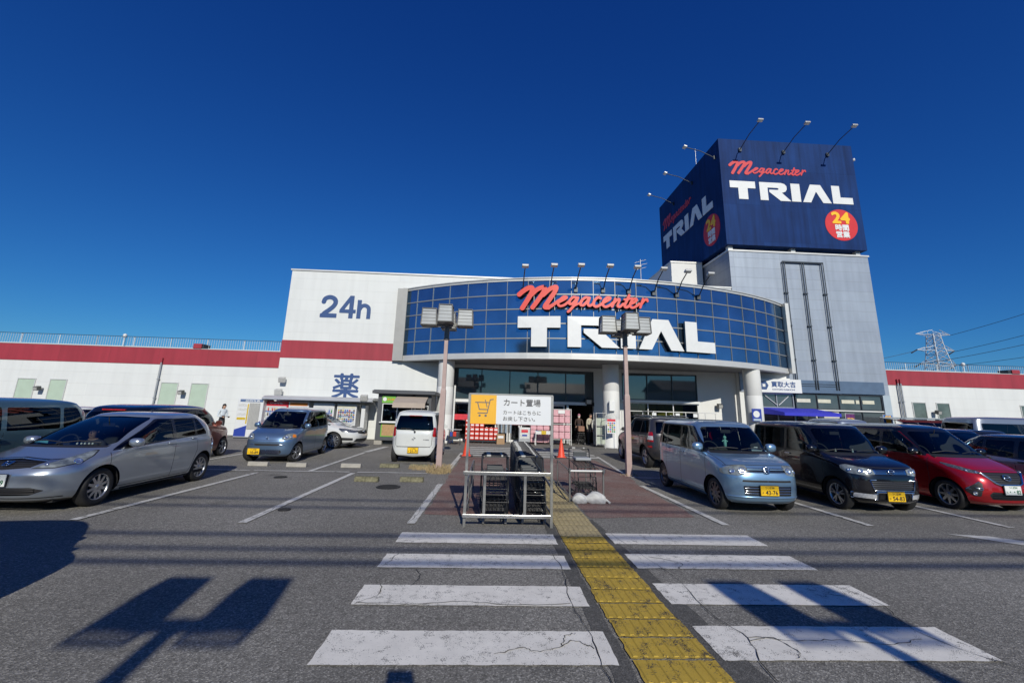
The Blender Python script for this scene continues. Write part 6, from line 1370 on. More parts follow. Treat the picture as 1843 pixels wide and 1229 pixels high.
# ---- goods in front of the entrance
M_rb = mat('red plastic can', (.62, .04, .02), .35, var=.1); M_pk = mat('pink tissue pack', (.66, .36, .40), .55, var=.12, vscale=9); M_crate = mat('cardboard', (.38, .24, .13), .8, var=.1)
def make_can(x, y, z):
    t = thing('kerosene_can', 'red plastic can in the stacks at the entrance', 'plastic can', (x, y, z), 0, 'red cans stacked left of the doors'); m = MB(); m.box(-.115, .115, -.13, .13, 0, .2, M_rb, bev=.03); m.build('can_body', t); m = MB(); m.box(-.08, .08, -.135, -.12, .06, .14, M_lettW); m.cyl((0, 0, .2), (0, 0, .225), .03, M_lettW, n=10); m.build('can_label', t); return t
can0 = make_can(-1.1, 23.0, .16); first = True
for r_ in range(5):
    for k in range(7):
        if r_ >= 4-(k > 3)*1 and k not in (0, 1): continue
        if r_ == 0 and k == 0: continue
        c = copy_tree(can0); c.location = (-1.1+k*.245, 23.0+random.uniform(-.01, .01), .16+r_*.215); c['label'] = 'red plastic can in the stacks at the entrance'
m = MB(); m.box(-1.25, .55, 22.8, 23.2, .1, .15, M_framed)
for x in (-1.2, -.3, .45): m.box(x-.02, x+.02, 22.85, 23.15, 0, .1, M_framed)
m.build('pallet', label='low dark dolly under the stacked red cans', cat='dolly')
pk0 = MB(); pk0.box(-.14, .14, -.2, .2, 0, .33, M_pk, bev=.03); pk0 = pk0.build('tissue_pack', label='pink tissue pack on the white rack by the doorway', cat='tissue pack', group='pink tissue packs on the rack'); pk0.location = (3.5, 23.0, .33)
for z in (.33, .68, 1.12, 1.47):
    for k in range(3):
        if z == .33 and k == 0: continue
        c = pk0.copy(); COL.objects.link(c); c.location = (3.5+k*.3, 23.0, z); c['label'] = 'pink tissue pack on the white rack by the doorway'
rk = place('display_rack', 'tall white rack of pink tissue packs by the open doorway', 'rack', (3.8, 23, 0)); M_ww = mat('white wire', (.68, .68, .66), .5)
m = MB()
for x in (3.3, 4.28):
    for y in (22.78, 23.22): m.box(x-.015, x+.015, y-.015, y+.015, 0, 1.85, M_ww)
m.build('rack_frame', rk)
for z in (.3, 1.08, 1.83): m = MB(); m.box(3.3, 4.28, 22.78, 23.22, z-.02, z, M_ww); m.build('shelf', rk)
m = MB(); m.box(3.6, 3.95, 22.76, 22.77, 1.6, 1.78, M_lettW); m.build('price_card', rk)
tp = MB(); tp.box(-.16, .16, -.2, .2, 0, .2, M_pk, bev=.03); tp = tp.build('tissue_pack', label='pink tissue pack in the low pile right of the doors', cat='tissue pack', group='pink tissue packs piled on the floor'); tp.location = (2.35, 23.25, .1)
for r_ in range(5):
    for k in range(3):
        if (r_, k) == (0, 0): continue
        c = tp.copy(); COL.objects.link(c); c.location = (2.35+k*.34, 23.25, .1+r_*.21)
bt = place('sale_table', 'white wire sale table with a yellow price card before the pink packs', 'table', (2.8, 22.6, 0)); m = MB()
for x in (2.4, 3.2):
    for y in (22.4, 22.8): m.box(x-.015, x+.015, y-.015, y+.015, 0, .72, M_ww)
m.build('leg_frame', bt); m = MB(); m.box(2.38, 3.22, 22.38, 22.82, .55, .58, M_ww); m.box(2.38, 3.22, 22.38, 22.4, .58, .70, M_ww); m.build('table_tray', bt)
for k in range(6): m = MB(); m.box(2.42+k*.13, 2.53+k*.13, 22.45, 22.75, .58, .72, random.choice(PROD), bev=.01); m.build('boxed_goods', label='small boxed goods lying in the white sale table', cat='goods', group='boxed goods in the sale table')
m = MB(); m.box(2.68, 2.92, 22.36, 22.372, .55, .72, PROD[6]); m.build('price_card', bt)
m = MB(); m.box(1.55, 2.15, 22.7, 23.1, .12, .85, M_galv, bev=.02); m.box(1.6, 2.1, 22.69, 22.7, .3, .8, PROD[4]); o = m.build('sale_bin', label='grey wheeled sale bin with a red and blue printed sign by the doors', cat='sale bin'); t_ = MB(); t_.box(1.68, 2.02, 22.68, 22.688, .6, .74, M_poster); t_.box(1.72, 1.98, 22.68, 22.688, .42, .5, M_blue)
for x in (1.62, 2.08): t_.cyl((x-.02, 22.8, .06), (x+.02, 22.8, .06), .06, M_framed)
t_.build('printed_sign', o, fix=False)
m = MB(); m.box(.42, .82, 22.5, 22.85, 0, .5, M_crate, bev=.01); m.box(.48, .76, 22.49, 22.5, .3, .42, M_lettW); m.build('cardboard_box', label='brown cardboard box with white sticker at the left of the doors', cat='box')
sh_ = thing('clothes_rack', 'rack of pale blue and white plastic-wrapped goods left of the doors', 'rack', (.75, 22.95, 0)); m = MB(); m.tube([(-.3, 0, 0), (-.3, 0, 1.15), (.4, 0, 1.15), (.4, 0, 0)], .014, M_ww, 6); m.build('rack_frame', sh_); m = MB(); n = 24
for j in range(9): x = -.26+j*.08; m.add([(x+.03*math.sin(k*1.1+j), -.17+.34*k/n, z) for z in (.55, 1.12) for k in range(n+1)], [(k, k+1, n+2+k, n+1+k) for k in range(n)], (PROD[4], M_galv, mat('pale blue bag', (.4, .5, .6), .4))[j % 3], True)
m.build('hanging_goods', sh_, fix=False)
bb = thing('charcoal_cart', 'small folding table with black basket and red bags left of the doors', 'folding table', (-1.66, 21.6, 0)); m = MB()
for x in (-.3, .3):
    for y in (-.2, .2): m.tube([(x, y, 0), (x*.8, y, .7)], .012, M_framed, 6)
m.build('leg_frame', bb); m = MB(); m.box(-.34, .34, -.24, .24, .7, .73, M_galv, bev=.005); m.build('table_top', bb); m = MB(); m.box(-.22, .22, -.2, .2, .25, .62, M_framed, bev=.03); m.build('basket', bb); m = MB(); m.box(-.05, .1, -.23, -.2, .4, .62, M_rb, bev=.01); m.box(-.2, -.08, -.23, -.2, .4, .6, M_blue, bev=.01); m.build('bag', bb)
cg = place('roll_cage', 'white wire roll cage of pale boxes beside the middle column', 'roll cage', (5.55, 22.2, 0)); m = MB()
for x in (5.4, 6.0):
    for y in (21.95, 22.45): m.tube([(x, y, .1), (x, y, 1.7)], .014, M_ww, 6)
for z in (.15, .6, 1.05, 1.68):
    m.tube([(5.4, 21.95, z), (6.0, 21.95, z)], .01, M_ww, 5); m.tube([(5.4, 22.45, z), (6.0, 22.45, z)], .01, M_ww, 5); m.tube([(5.4, 21.95, z), (5.4, 22.45, z)], .01, M_ww, 5); m.tube([(6.0, 21.95, z), (6.0, 22.45, z)], .01, M_ww, 5)
for k in range(6): m.tube([(6.0, 21.97+k*.09, .1), (6.0, 21.97+k*.09, 1.7)], .005, M_ww, 4)
m.build('cage_frame', cg); M_pg = mat('pale green carton', (.42, .46, .38), .7, var=.12)
for k, z in enumerate((.17, .62, 1.07)):
    for j in range(2): m = MB(); m.box(5.42+j*.28, 5.68+j*.28, 22.0, 22.4, z, z+.36, M_pg, bev=.01); m.build('carton', label='pale carton standing in the white roll cage', cat='carton', group='cartons in the roll cage')
nw = place('poster_stand', 'white sign stand with a leaflet poster before the middle column', 'poster stand', (6.0, 21.4, 0)); m = MB(); m.tube([(5.72, 21.42, 0), (5.72, 21.42, 1.55), (5.9, 21.42, 1.66), (6.15, 21.42, 1.66), (6.3, 21.42, 1.55), (6.3, 21.42, 0)], .014, M_ww, 6); m.build('stand_frame', nw); m = MB(); m.box(5.8, 6.24, 21.4, 21.41, .72, 1.42, M_vw); o = m.build('leaflet', nw); m = MB()
m.box(5.81, 6.23, 21.393, 21.399, 1.3, 1.41, M_poster)
for r_ in range(5):
    for k in range(4): m.box(5.83+k*.1, 5.90+k*.1, 21.393, 21.399, .78+r_*.1, .85+r_*.1, random.choice(PROD))
m.build('leaflet_print', o)
# cart bay railings in front of the right window
rl = place('bay_railing', 'white pipe cart-bay frames with small signs before the right window', 'railing', (9.4, 22.3, 0)); m = MB()
for x in (6.9, 8.0, 9.25, 10.3, 11.0, 11.35, 11.9):
    m.tube([(x, 22.5, 0), (x, 22.5, 1.84)], .022, M_ww, 6)
m.tube([(6.6, 22.5, 1.84), (11.95, 22.5, 1.84)], .022, M_ww, 6); m.tube([(8.0, 22.5, 1.84), (8.0, 21.0, 1.84), (8.0, 21.0, 0)], .022, M_ww, 6); m.build('pipe_frame', rl)
for x in (8.6, 9.85, 10.8): m = MB(); m.box(x-.11, x+.11, 22.46, 22.475, 1.6, 1.78, M_lettW); m.build('sign_plate', rl)
ap = MB(); ap.box(13.45, 13.95, 21.78, 21.8, 1.5, 2.12, M_blue); o = ap.build('column_poster', label='blue and white poster fixed on the right column', cat='poster'); t_ = MB(); t_.lathe([(.001, 0), (.17, 0)], M_lettW, 'y', 20, Matrix.Translation((13.68, 21.775, 1.85))); t_.box(13.5, 13.9, 21.77, 21.778, 1.52, 1.62, mat('pale blue bag', (.4, .5, .6), .4)); t_.build('poster_print', o, fix=False)
# bicycle shelter on the right
bs = place('cycle_shelter', 'low curved-roof cycle shelter before the right wing', 'shelter', (23.8, 22.3, 0)); M_smoke = glass('smoke roof sheet', (.45, .33, .33)); m = MB()
P = [(21.4, 1.45), (21.55, 1.66), (21.85, 1.78), (22.3, 1.84), (22.8, 1.86), (22.8, 1.85), (22.3, 1.83), (21.85, 1.77), (21.56, 1.65), (21.41, 1.45)]; m.prism(P, 21.2, 26.3, M_smoke, 'x'); m.build('roof_sheet', bs); m = MB()
for k in range(7): x = 21.2+k*.85; m.tube([(x, 21.4, 1.40), (x, 21.55, 1.63), (x, 21.85, 1.75), (x, 22.3, 1.81), (x, 22.8, 1.83), (x, 22.8, 0)], .025, M_galv, 6)
m.box(21.2, 26.3, 22.78, 22.84, 1.84, 1.9, M_galv); m.build('shelter_frame', bs)
# pylon and wires beyond
M_py = mat('pylon steel', (.55, .58, .62), .5, .4); M_wire = mat('cable black', (.02, .02, .022), .6)
py = place('transmission_tower', 'pale steel lattice power pylon beyond the right wing', 'pylon', (176.5, 160, 0)); m = MB(); cx, cy = 176.5, 160.
def pw(z): return 5.6-(z/36)*4.4 if z < 30 else 1.9-(z-30)/6*.5
lv = [0, 5, 9.5, 13.5, 17, 20, 23, 25.5, 28, 30.3, 32.5, 34.5, 36.2]
for s in ((1, 1), (1, -1), (-1, -1), (-1, 1)):
    for a, b in zip(lv[:-1], lv[1:]): m.tube([(cx+s[0]*pw(a), cy+s[1]*pw(a), a), (cx+s[0]*pw(b), cy+s[1]*pw(b), b)], .17, M_py, 4)
for a, b in zip(lv[:-1], lv[1:]):
    for u, v in (((1, 1), (-1, 1)), ((-1, 1), (-1, -1)), ((-1, -1), (1, -1)), ((1, -1), (1, 1))):
        for p, q in ((u, v), (v, u)): m.tube([(cx+p[0]*pw(a), cy+p[1]*pw(a), a), (cx+q[0]*pw(b), cy+q[1]*pw(b), b)], .09, M_py, 3)
        m.tube([(cx+u[0]*pw(b), cy+u[1]*pw(b), b), (cx+v[0]*pw(b), cy+v[1]*pw(b), b)], .09, M_py, 3)
m.build('lattice', py)
for z, L_ in ((35.6, 7.2), (29.2, 7.8), (23.6, 7.4)):
    for s in (1, -1):
        m = MB(); tip = Vector((cx+s*L_, cy, z+.4))
        for q in (1, -1): m.tube([(cx+s*pw(z), cy+q*pw(z), z), tip], .12, M_py, 4); m.tube([(cx+s*pw(z), cy+q*pw(z), z+2), tip], .12, M_py, 4)
        for k in (.3, .6): A = Vector((cx+s*pw(z), cy-pw(z), z)).lerp(tip, k); B = Vector((cx+s*pw(z), cy-pw(z), z+2)).lerp(tip, k); m.tube([A, B], .07, M_py, 3)
        m.build('cross_arm', py)
        if z < 35: m = MB(); m.tube([tip, tip+Vector((-3.6, -1, -1.6))], .22, M_wire, 5); m.build('insulator', py)
def sag(a, b, s, r, n=18): 
    a, b = Vector(a), Vector(b); m = MB(); m.tube([a.lerp(b, k/n)-Vector((0, 0, s*4*(k/n)*(1-k/n))) for k in range(n+1)], r, M_wire, 4); return m
wi = place('power_line', 'thin power lines running from the pylon up to the right', 'power line', (220, 150, 28))
for a, b, s in (((184.5, 160, 29.4), (200, 125, 38.4), .6), ((184, 160, 23.8), (197, 125, 27.7), .5), ((183.5, 160, 35.8), (201, 125, 46.9), .7), ((168.9, 160, 23.8), (197.3, 125, 33.7), .8), ((168.5, 160, 29.2), (60, 185, 18), 5), ((168.9, 160, 23.6), (60, 190, 14), 4)): sag(a, b, s, .09).build('cable', wi)
# overhead wires, poles and houses on the street behind the viewer: they cast the long blurred shadows and stand in the glass
for x in (-34, 31):
    t = thing('utility_pole', 'grey concrete utility pole on the street behind the viewer, %s end' % ('west' if x < 0 else 'east'), 'utility pole', (x, -6.4, 0)); m = MB(); m.lathe([(.17, 0), (.12, 9.5), (.001, 9.5)], M_conc, n=14); m.build('pole', t); m = MB(); m.box(-.06, .06, -.9, .9, 8.2, 8.3, M_galv); m.box(-.06, .06, -.9, .9, 7.2, 7.3, M_galv); m.lathe([(.25, 6.4), (.25, 7.1), (.001, 7.15)], M_galv, n=14, M=Matrix.Translation((.4, 0, 0))); m.build('crossarm', t)
ow = place('overhead_wire', 'overhead cables on the street behind the viewer casting long blurred shadows', 'cable', (0, -6.4, 7))
for y0, y1, z, r in ((-6.9, -6.2, 7.3, .036), (-7.2, -6.55, 7.15, .032), (-7.6, -6.9, 7.1, .042), (-7.0, -6.4, 8.3, .03), (-6.5, -6.0, 8.4, .03)): sag((-34, y0, z+.5), (31, y1, z+.5), .5, r, 30).build('cable', ow)
M_hw = [mat('house wall %d' % i, c, .8, var=.06) for i, c in enumerate(((.5, .47, .40), (.36, .33, .30), (.60, .60, .58)))]; M_rf = mat('roof tiles grey', (.07, .07, .08), .6, var=.15)
for i, (x, y, w, d, h) in enumerate(((-30, -38, 12, 9, 5.6), (-8, -42, 10, 9, 6.0), (14, -40, 13, 9, 5.2), (38, -36, 11, 10, 6.2), (-27, -58, 13, 10, 17))):
    t = thing('house', ('beige two-storey house', 'brown two-storey house', 'white long house', 'beige house with tall gable', 'tall apartment block')[i]+' across the street behind the viewer, number %s from the west' % ('one', 'two', 'three', 'four', 'five')[i], 'house', (x, y, 0)); m = MB(); m.box(-w/2, w/2, -d/2, d/2, 0, h, M_hw[i % 3]); m.build('wall', t); m = MB(); m.prism([(-d/2-.6, h), (d/2+.6, h), (0, h+2.2)], -w/2-.5, w/2+.5, M_rf, 'x'); m.build('roof', t)
    for k in range(4):
        for z in ((.9, 3.5) if h < 10 else (.9, 3.7, 6.5, 9.3, 12.1)): m = MB(); m.box(-w/2+1+k*2.6, -w/2+2.4+k*2.6, d/2, d/2+.05, z, z+1.2, M_sg); m.build('window', t)
# ------------------------------------------------------------------ people
M_skin = mat('skin', (.50, .30, .21), .6, var=.04); M_eye = mat('eye dark', (.04, .025, .02), .3); M_hair = mat('black hair', (.012, .010, .010), .5, var=.2, vscale=60)
def body_mesh(J, bones, mats, par, name='body'):
    """J: joint -> (pos, radius); bones: (a, b, material key). One skinned, continuous surface"""
    me = bpy.data.meshes.new(name); ks = list(J); me.from_pydata([J[k][0] for k in ks], [(ks.index(a), ks.index(b)) for a, b, _ in bones], []); o = bpy.data.objects.new(name, me); COL.objects.link(o)
    sk = o.modifiers.new('skin', 'SKIN'); sk.use_smooth_shade = True
    if not me.skin_vertices: me.skin_vertices.new()
    sv = me.skin_vertices[0].data
    for i, k in enumerate(ks): r = J[k][1]; sv[i].radius = r if isinstance(r, tuple) else (r, r); sv[i].use_root = (i == 0)
    ss = o.modifiers.new('s', 'SUBSURF'); ss.levels = 2; ss.render_levels = 2
    bpy.context.view_layer.update(); ev = o.evaluated_get(bpy.context.evaluated_depsgraph_get()); nm = bpy.data.meshes.new_from_object(ev); o.modifiers.clear(); o.data = nm; bpy.data.meshes.remove(me)
    ml = list(dict.fromkeys(mats[m] for _, _, m in bones)); nm.materials.clear()
    for q in ml: nm.materials.append(q)
    seg = [(Vector(J[a][0]), Vector(J[b][0]), ml.index(mats[m]), (J[a][1] if not isinstance(J[a][1], tuple) else J[a][1][0])) for a, b, m in bones]
    for p in nm.polygons:
        c = p.center; best = 1e9
        for a, b, i, r in seg:
            d = b-a; t = max(0, min(1, (c-a).dot(d)/max(d.length_squared, 1e-9))); q = (c-a-d*t).length-r*.5
            if q < best: best = q; p.material_index = i
        p.use_smooth = True
    o.parent = par; return o
def hand(mb, w, d, s, up=Vector((0, 0, 1))):
    """palm and five curled fingers from the wrist w along d"""
    w, d = Vector(w), Vector(d).normalized(); a = d.cross(up).normalized(); b = a.cross(d); p = w+d*.045
    mb.ball(p, (.03, .03, .03), M_skin, 2)
    for k, l in enumerate((.052, .06, .056, .045)):
        o = a*(k-1.5)*.017; mb.tube([p+o+d*.02, p+o+d*(.02+l*.5)-b*.006, p+o+d*(.02+l*.8)-b*.03, p+o+d*(.02+l*.7)-b*.045], [.009, .0085, .008, .006], M_skin, 6)
    mb.tube([p-a*s*.02, p-a*s*.04+d*.02, p-a*s*.035+d*.045-b*.015], [.011, .009, .007], M_skin, 6)
def person(label, loc, rz, mats, lean=0., arms='hold', H=1.6, hair='long', mask=False, stoop=0., legs=(.06, -.06), group=None):
    """front towards -Y before rotation"""
    t = thing('person', label, 'person', loc, rz, group); k = H/1.7; V = lambda x, y, z: Vector((x*k, y*k, z*k))
    L = math.tan(lean); S_ = lambda z: -L*max(0, z-.9)
    J = {'pelvis': (V(0, 0, .92), (.13*k, .10*k)), 'waist': (V(0, S_(1.08), 1.08), (.115*k, .085*k)), 'chest': (V(0, S_(1.28), 1.28), (.145*k, .10*k)), 'sh': (V(0, S_(1.40)+.01, 1.40), (.10*k, .07*k)), 'neck': (V(0, S_(1.47), 1.465), .048*k),
         'jaw': (V(0, S_(1.55)-.03-stoop*.1, 1.53-stoop*.03), (.062*k, .068*k)), 'head': (V(0, S_(1.6)-.012-stoop*.12, 1.615-stoop*.05), (.078*k, .09*k)), 'crown': (V(0, S_(1.66)-stoop*.12, 1.67-stoop*.05), (.05*k, .058*k))}
    B = [('pelvis', 'waist', 'leg'), ('waist', 'chest', 'top'), ('chest', 'sh', 'top'), ('sh', 'neck', 'skin'), ('neck', 'jaw', 'skin'), ('jaw', 'head', 'skin'), ('head', 'crown', 'skin')]
    for s, n in ((1, 'l'), (-1, 'r')):
        y = legs[0 if s > 0 else 1]
        J['hip'+n] = (V(s*.09, 0, .86), .085*k); J['knee'+n] = (V(s*.10, y*.5-.01, .48), .058*k); J['ank'+n] = (V(s*.10, y, .10), .04*k); J['toe'+n] = (V(s*.11, y-.13, .04), (.042*k, .032*k))
        B += [('pelvis', 'hip'+n, 'leg'), ('hip'+n, 'knee'+n, 'leg'), ('knee'+n, 'ank'+n, 'leg'), ('ank'+n, 'toe'+n, 'shoe')]
        sy = S_(1.38); J['s'+n] = (V(s*.18, sy+.01, 1.375), .058*k)
        if arms == 'hold': J['e'+n] = (V(s*.23, sy+.0, 1.10), .042*k); J['w'+n] = (V(s*.15, sy-.24, 1.08), .030*k)
        elif arms == 'push': J['e'+n] = (V(s*.23, sy-.06, 1.12), .042*k); J['w'+n] = (V(s*.19, sy-.30, 1.0), .030*k)
        elif arms == 'photo': J['e'+n] = (V(s*.20, sy-.20, 1.45), .042*k); J['w'+n] = (V(s*.085, sy-.25, 1.66), .030*k)
        else: J['e'+n] = (V(s*.23, sy+.03, 1.10), .042*k); J['w'+n] = (V(s*.23, sy-.04, .85), .030*k)
        B += [('sh', 's'+n, 'top'), ('s'+n, 'e'+n, 'top'), ('e'+n, 'w'+n, 'sleeve')]
    body_mesh(J, B, mats, t)
    for s, n in ((1, 'l'), (-1, 'r')): m = MB(); hand(m, J['w'+n][0], (J['w'+n][0]-J['e'+n][0]), s); m.build('hand', t, fix=False)
    hc = Vector(J['head'][0]); m = MB()
    bm = bmesh.new(); bmesh.ops.create_uvsphere(bm, u_segments=20, v_segments=14, radius=1)
    for v in bm.verts:
        c = v.co.copy(); r = Vector((.088*k, .102*k, .105*k)); y = c.y
        if y < -.15 and c.z < .38: c *= .80
        v.co = Vector((c.x*r.x, c.y*r.y+.012, c.z*r.z+.015))+hc
    m.frombm(bm, mats.get('hair', M_hair), None, True)
    if hair == 'long': m.tube([hc+V(0, .085, .0), hc+V(0, .13, -.06), hc+V(0, .12, -.18), hc+V(0, .10, -.27)], [.04*k, .045*k, .035*k, .012*k], mats.get('hair', M_hair), 8)
    m.build('hair', t)
    f = MB(); 
    for s in (1, -1): f.ball(hc+V(s*.03, -.084, -.005), (.011, .005, .0045), M_eye, 1); f.tube([hc+V(s*.018, -.092, .018), hc+V(s*.045, -.085, .018)], .003, M_hair, 4)
    if mask:
        bm = bmesh.new(); bmesh.ops.create_uvsphere(bm, u_segments=14, v_segments=10, radius=1)
        for v in bm.verts: v.co = Vector((v.co.x*.062, min(v.co.y, .1)*.045-.055, v.co.z*.05-.06))*k+hc
        f.frombm(bm, M_lettW, None, True)
    else: f.ball(hc+V(0, -.088, -.028), (.010, .016, .018), M_skin, 2); f.tube([hc+V(-.02, -.085, -.068), hc+V(0, -.09, -.07), hc+V(.02, -.085, -.068)], .004, mat('lips', (.35, .12, .10), .5), 5)
    for s in (1, -1): f.ball(hc+V(s*.082, .0, -.015), (.010, .018, .026), M_skin, 1)
    f.build('face', t, fix=False)
    return t
cl = lambda n, c: mat('cloth '+n, c, .85, var=.06)
P1 = person('person with black ponytail and white top holding a clipboard by the photo booth', (-12.9, 21.9, 0), R(60), dict(top=cl('white', (.60, .66, .70)), sleeve=cl('white', (.60, .66, .70)), leg=cl('black', (.025, .025, .03)), shoe=cl('black', (.02, .02, .02)), skin=M_skin), arms='hold', stoop=.35, H=1.62)
m = MB(); m.box(-.13, .13, -.42, -.2, 1.03, 1.045, M_framed); m.box(-.11, .11, -.40, -.21, 1.046, 1.05, M_lettW); o = m.build('clipboard', label='dark clipboard with white paper held by the person at the photo booth', cat='clipboard'); o.location = (-12.9, 21.9, .0); o.rotation_euler[2] = R(60)
person('masked person in dark coat and pink hat pushing a trolley in the doorway', (5.02, 24.35, 0), R(-8), dict(top=cl('dark brown', (.05, .03, .025)), sleeve=cl('dark brown', (.05, .03, .025)), leg=cl('black', (.025, .025, .03)), shoe=cl('black', (.02, .02, .02)), skin=M_skin, hair=cl('pink hat', (.45, .2, .28))), arms='push', mask=True, hair='short', H=1.58, group=None)
make_cart('shopping_cart', 'black trolley with a brown basket pushed by the masked person', (4.98, 23.75, 0), 0)
m = MB(); m.box(-.17, .17, -.2, .26, .0, .28, mat('brown basket', (.25, .13, .09), .7, var=.1), bev=.03); o = m.build('shopping_basket', label='brown basket on the trolley in the doorway', cat='basket'); o.location = (4.98, 23.7, .69)
person('person in a beige jacket leaning forward beside the doorway', (5.40, 23.75, 0), R(35), dict(top=cl('beige', (.50, .46, .36)), sleeve=cl('beige', (.50, .46, .36)), leg=cl('black', (.025, .025, .03)), shoe=cl('black', (.02, .02, .02)), skin=M_skin), arms='down', lean=.25, hair='short', H=1.62)
person('person in a white top half hidden behind the roll cage', (5.72, 23.25, 0), R(150), dict(top=cl('cream', (.60, .59, .54)), sleeve=cl('cream', (.60, .59, .54)), leg=cl('black', (.025, .025, .03)), shoe=cl('black', (.02, .02, .02)), skin=M_skin), arms='down', hair='short', H=1.6)
def photographer():
    # the one who takes the picture: only the shadow is seen
    return person('person standing at the viewpoint with raised phone, seen only as a shadow', (-.02, -.36, 0), PI, dict(top=cl('navy', (.03, .04, .07)), sleeve=cl('navy', (.03, .04, .07)), leg=cl('black', (.025, .025, .03)), shoe=cl('black', (.02, .02, .02)), skin=M_skin), arms='photo', hair='short', H=1.83)
photographer()
m = MB(); m.box(-.085, .085, -.006, .006, -.042, .042, M_ink, bev=.005); m.build('smartphone', label='black smartphone raised by the person at the viewpoint', cat='phone').location = (-.02, -.085, 1.875)
def driver(loc, rz):
    t = thing('person', 'driver with short black hair and dark jacket sitting in the silver hatchback', 'person', loc, rz)
    mt = dict(top=cl('charcoal', (.05, .05, .06)), leg=cl('black', (.025, .025, .03)), skin=M_skin)
    J = {'pelvis': ((0, .05, .08), (.14, .12)), 'waist': ((0, .09, .25), (.12, .09)), 'chest': ((0, .10, .45), (.15, .10)), 'sh': ((0, .09, .57), (.10, .07)), 'neck': ((0, .07, .64), .05), 'jaw': ((0, .03, .70), (.062, .068)), 'head': ((0, .04, .785), (.078, .09)), 'crown': ((0, .05, .84), (.05, .058))}
    B = [('pelvis', 'waist', 'top'), ('waist', 'chest', 'top'), ('chest', 'sh', 'top'), ('sh', 'neck', 'skin'), ('neck', 'jaw', 'skin'), ('jaw', 'head', 'skin'), ('head', 'crown', 'skin')]
    for s, n in ((1, 'l'), (-1, 'r')):
        J['s'+n] = ((s*.18, .09, .55), .06); J['e'+n] = ((s*.23, -.1, .38), .045); J['w'+n] = ((s*.15, -.33, .44), .032); J['hip'+n] = ((s*.1, 0, .05), .085); J['knee'+n] = ((s*.12, -.42, .12), .065); J['ank'+n] = ((s*.12, -.6, -.22), .045)
        B += [('sh', 's'+n, 'top'), ('s'+n, 'e'+n, 'top'), ('e'+n, 'w'+n, 'top'), ('pelvis', 'hip'+n, 'leg'), ('hip'+n, 'knee'+n, 'leg'), ('knee'+n, 'ank'+n, 'leg')]
    body_mesh(J, B, mt, t); k = 1.; hc = Vector((0, .04, .785)); V = lambda x, y, z: Vector((x, y, z))
    for s, n in ((1, 'l'), (-1, 'r')): m = MB(); hand(m, J['w'+n][0], (-s*.3, -.9, .1), s); m.build('hand', t, fix=False)
    m = MB(); bm = bmesh.new(); bmesh.ops.create_uvsphere(bm, u_segments=20, v_segments=14, radius=1)
    for v in bm.verts:
        c = v.co.copy()
        if c.y < -.1 and c.z < .45: c *= .78
        v.co = Vector((c.x*.09, c.y*.104+.014, c.z*.108+.02))+hc
    m.frombm(bm, M_hair, None, True); m.build('hair', t)
    f = MB()
    for s in (1, -1): f.ball(hc+V(s*.03, -.086, -.005), (.011, .005, .0045), M_eye, 1); f.tube([hc+V(s*.018, -.094, .02), hc+V(s*.047, -.087, .02)], .0035, M_hair, 4); f.ball(hc+V(s*.082, .0, -.015), (.010, .018, .026), M_skin, 1)
    f.ball(hc+V(0, -.090, -.028), (.010, .016, .018), M_skin, 2); f.tube([hc+V(-.02, -.087, -.07), hc+V(0, -.092, -.072), hc+V(.02, -.087, -.07)], .004, mat('lips', (.35, .12, .10), .5), 5); f.build('face', t, fix=False)
    return t
driver((-7.58, 8.86, .31), R(14))
# ------------------------------------------------------------------ the cars
DN, UP = -PI/2, PI/2
build_car('hatchback_car', 'silver hatchback with a driver inside, nearest car on the left', 'car', hatch_silver(), (-7.15, 9.02), DN)
build_car('van', 'teal grey van with big side window at the left edge, behind the silver hatchback', 'van', teal_van(), (-9.62, 8.42), DN)
build_car('small_car', 'copper brown small car with black roof behind the silver hatchback', 'car', brown_car(), (-9.42, 13.62), UP)
build_car('small_wagon', 'steel blue small wagon with turned front wheels and yellow plate 10-89', 'car', kei_life(), (-6.55, 15.1), DN+R(2))
build_car('small_wagon', 'white small wagon seen from behind with yellow plate 21-71', 'car', kei_rear(), (-2.36, 15.72), UP)
sp = sedan(paint('gloss white paint', (.66, .67, .66), .05, .22), 1.47)
build_car('saloon_car', 'white saloon nosing out between the blue wagon and the food kiosk', 'car', sp, (-7.45, 19.2), R(-9))
build_car('offroad_car', 'dark warm grey off-roader seen from behind beside the right lamp post', 'car', suv_grey(), (5.98, 15.72), UP)
build_car('small_wagon', 'ice blue boxy small wagon with yellow plate 43-76', 'car', kei_blue(), (5.01, 9.62), DN)
build_car('small_wagon', 'black custom small wagon with chrome grille and yellow plate 54-83', 'car', kei_black(), (7.57, 9.85), DN)
build_car('small_car', 'candy red small car with black roof and white plate 82', 'car', kei_red(), (10.08, 10.05), DN)
build_car('hatchback_car', 'black green hatchback cut by the right edge of the photo', 'car', dict(hatch_silver(), paint=paint('dark green black paint', (.008, .014, .016), .4, .22)), (12.65, 9.15), DN)
build_car('saloon_car', 'dark blue saloon roof seen behind the red car', 'car', sedan(paint('midnight blue paint', (.012, .02, .05), .4, .25), 1.50), (15.3, 14.6), UP)
build_car('saloon_car', 'dark low car behind and left of the grey van at the right', 'car', sedan(paint('graphite paint', (.03, .035, .045), .4, .25), 1.48), (18.3, 16.2), UP)
build_car('van', 'silver grey high-roof van at the right edge, behind the dark cars', 'van', big_van(paint('grey silver paint', (.30, .32, .36), .6, .3)), (21.3, 17.0), R(-3))
build_car('small_wagon', 'silver wagon with only its roof and rear window showing above the black wagon', 'car', dict(kei_rear(), paint=MATS['silver paint']), (14.05, 17.6), UP).scale = (1, 1, 1.07)
build_car('saloon_car', 'white saloon with only its roof showing left of the brown car', 'car', sedan(paint('white paint', (.66, .67, .66), .05, .22), 1.42), (-15.4, 17.8), UP)
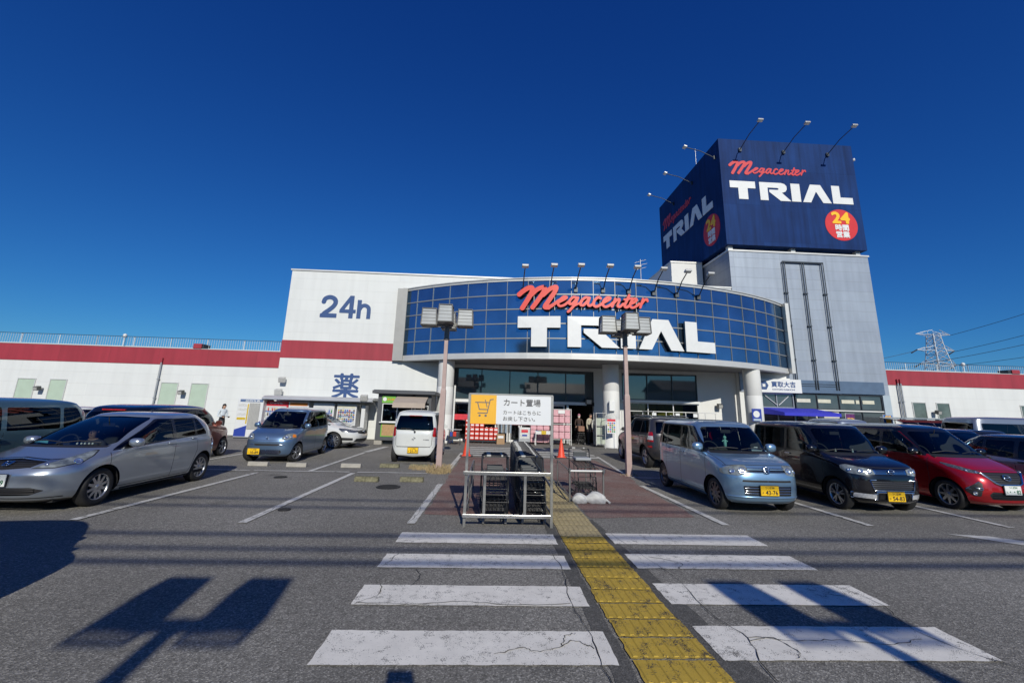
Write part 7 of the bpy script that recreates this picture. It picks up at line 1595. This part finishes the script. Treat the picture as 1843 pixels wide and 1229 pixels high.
build_car('van', 'delivery van beyond the left edge of the photo whose shadow lies on the asphalt', 'van', big_van(MATS['gloss white paint']), (-6.15, 2.75), R(9))

# ---- small things on the dashboards
M_paleb = MATS['pale blue bag']; M_mint = mat('mint plush', (.25, .55, .48), .8)
def put(mb, name, label, cat, loc, rz=0): o = mb.build(name, label=label, cat=cat); o.location = loc; o.rotation_euler[2] = rz; return o
m = MB(); m.box(-.09, .09, -.01, .01, 0, .045, mat('card cyan', (.15, .5, .6), .5), bev=.004); put(m, 'parking_card', 'pale blue card on the dashboard of the silver hatchback', 'card', (-7.62, 7.98, .93), .3)
m = MB()
for k in range(5): m.ball((k*.055, .01*(k % 2), .018), (.016, .014, .02), M_lettW, 2)
put(m, 'dashboard_figurines', 'row of tiny white figures on the dashboard of the silver hatchback', 'figurines', (-7.05, 8.0, .92), .2)
m = MB(); m.box(-.12, .12, -.055, .055, 0, .06, M_paleb, bev=.015); m.box(-.03, .05, -.02, .02, .06, .085, M_lettW, bev=.01); put(m, 'tissue_box', 'pale blue tissue box on the dashboard of the ice blue wagon', 'tissue box', (5.38, 8.72, 1.03), .1)
m = MB(); m.tube([(0, 0, 0), (0, 0, -.12)], .003, M_mint, 4); m.ball((0, 0, -.16), (.035, .03, .04), M_mint, 2); m.lathe([(.02, -.19), (.035, -.26), (.03, -.34), (.012, -.36), (.001, -.36)], M_mint, n=10)
for s_ in (1, -1): m.tube([(0, 0, -.2), (s_*.06, 0, -.24)], .012, M_mint, 6)
put(m, 'hanging_toy', 'mint green toy hanging behind the windscreen of the ice blue wagon', 'toy', (5.0, 9.15, 1.42))
for x, c, lb in ((7.25, (.6, .6, .55), 'tiny cream figure on the left of the dashboard of the black wagon'), (7.62, (.5, .6, .65), 'tiny pale blue figure mid dashboard of the black wagon')):
    m = MB(); m.ball((0, 0, .02), (.02, .018, .022), mat('figure %.2f' % x, c, .5), 2); m.ball((0, 0, .055), .017, M_lettW, 2); put(m, 'figurine', lb, 'figurine', (x, 8.95, 1.03))
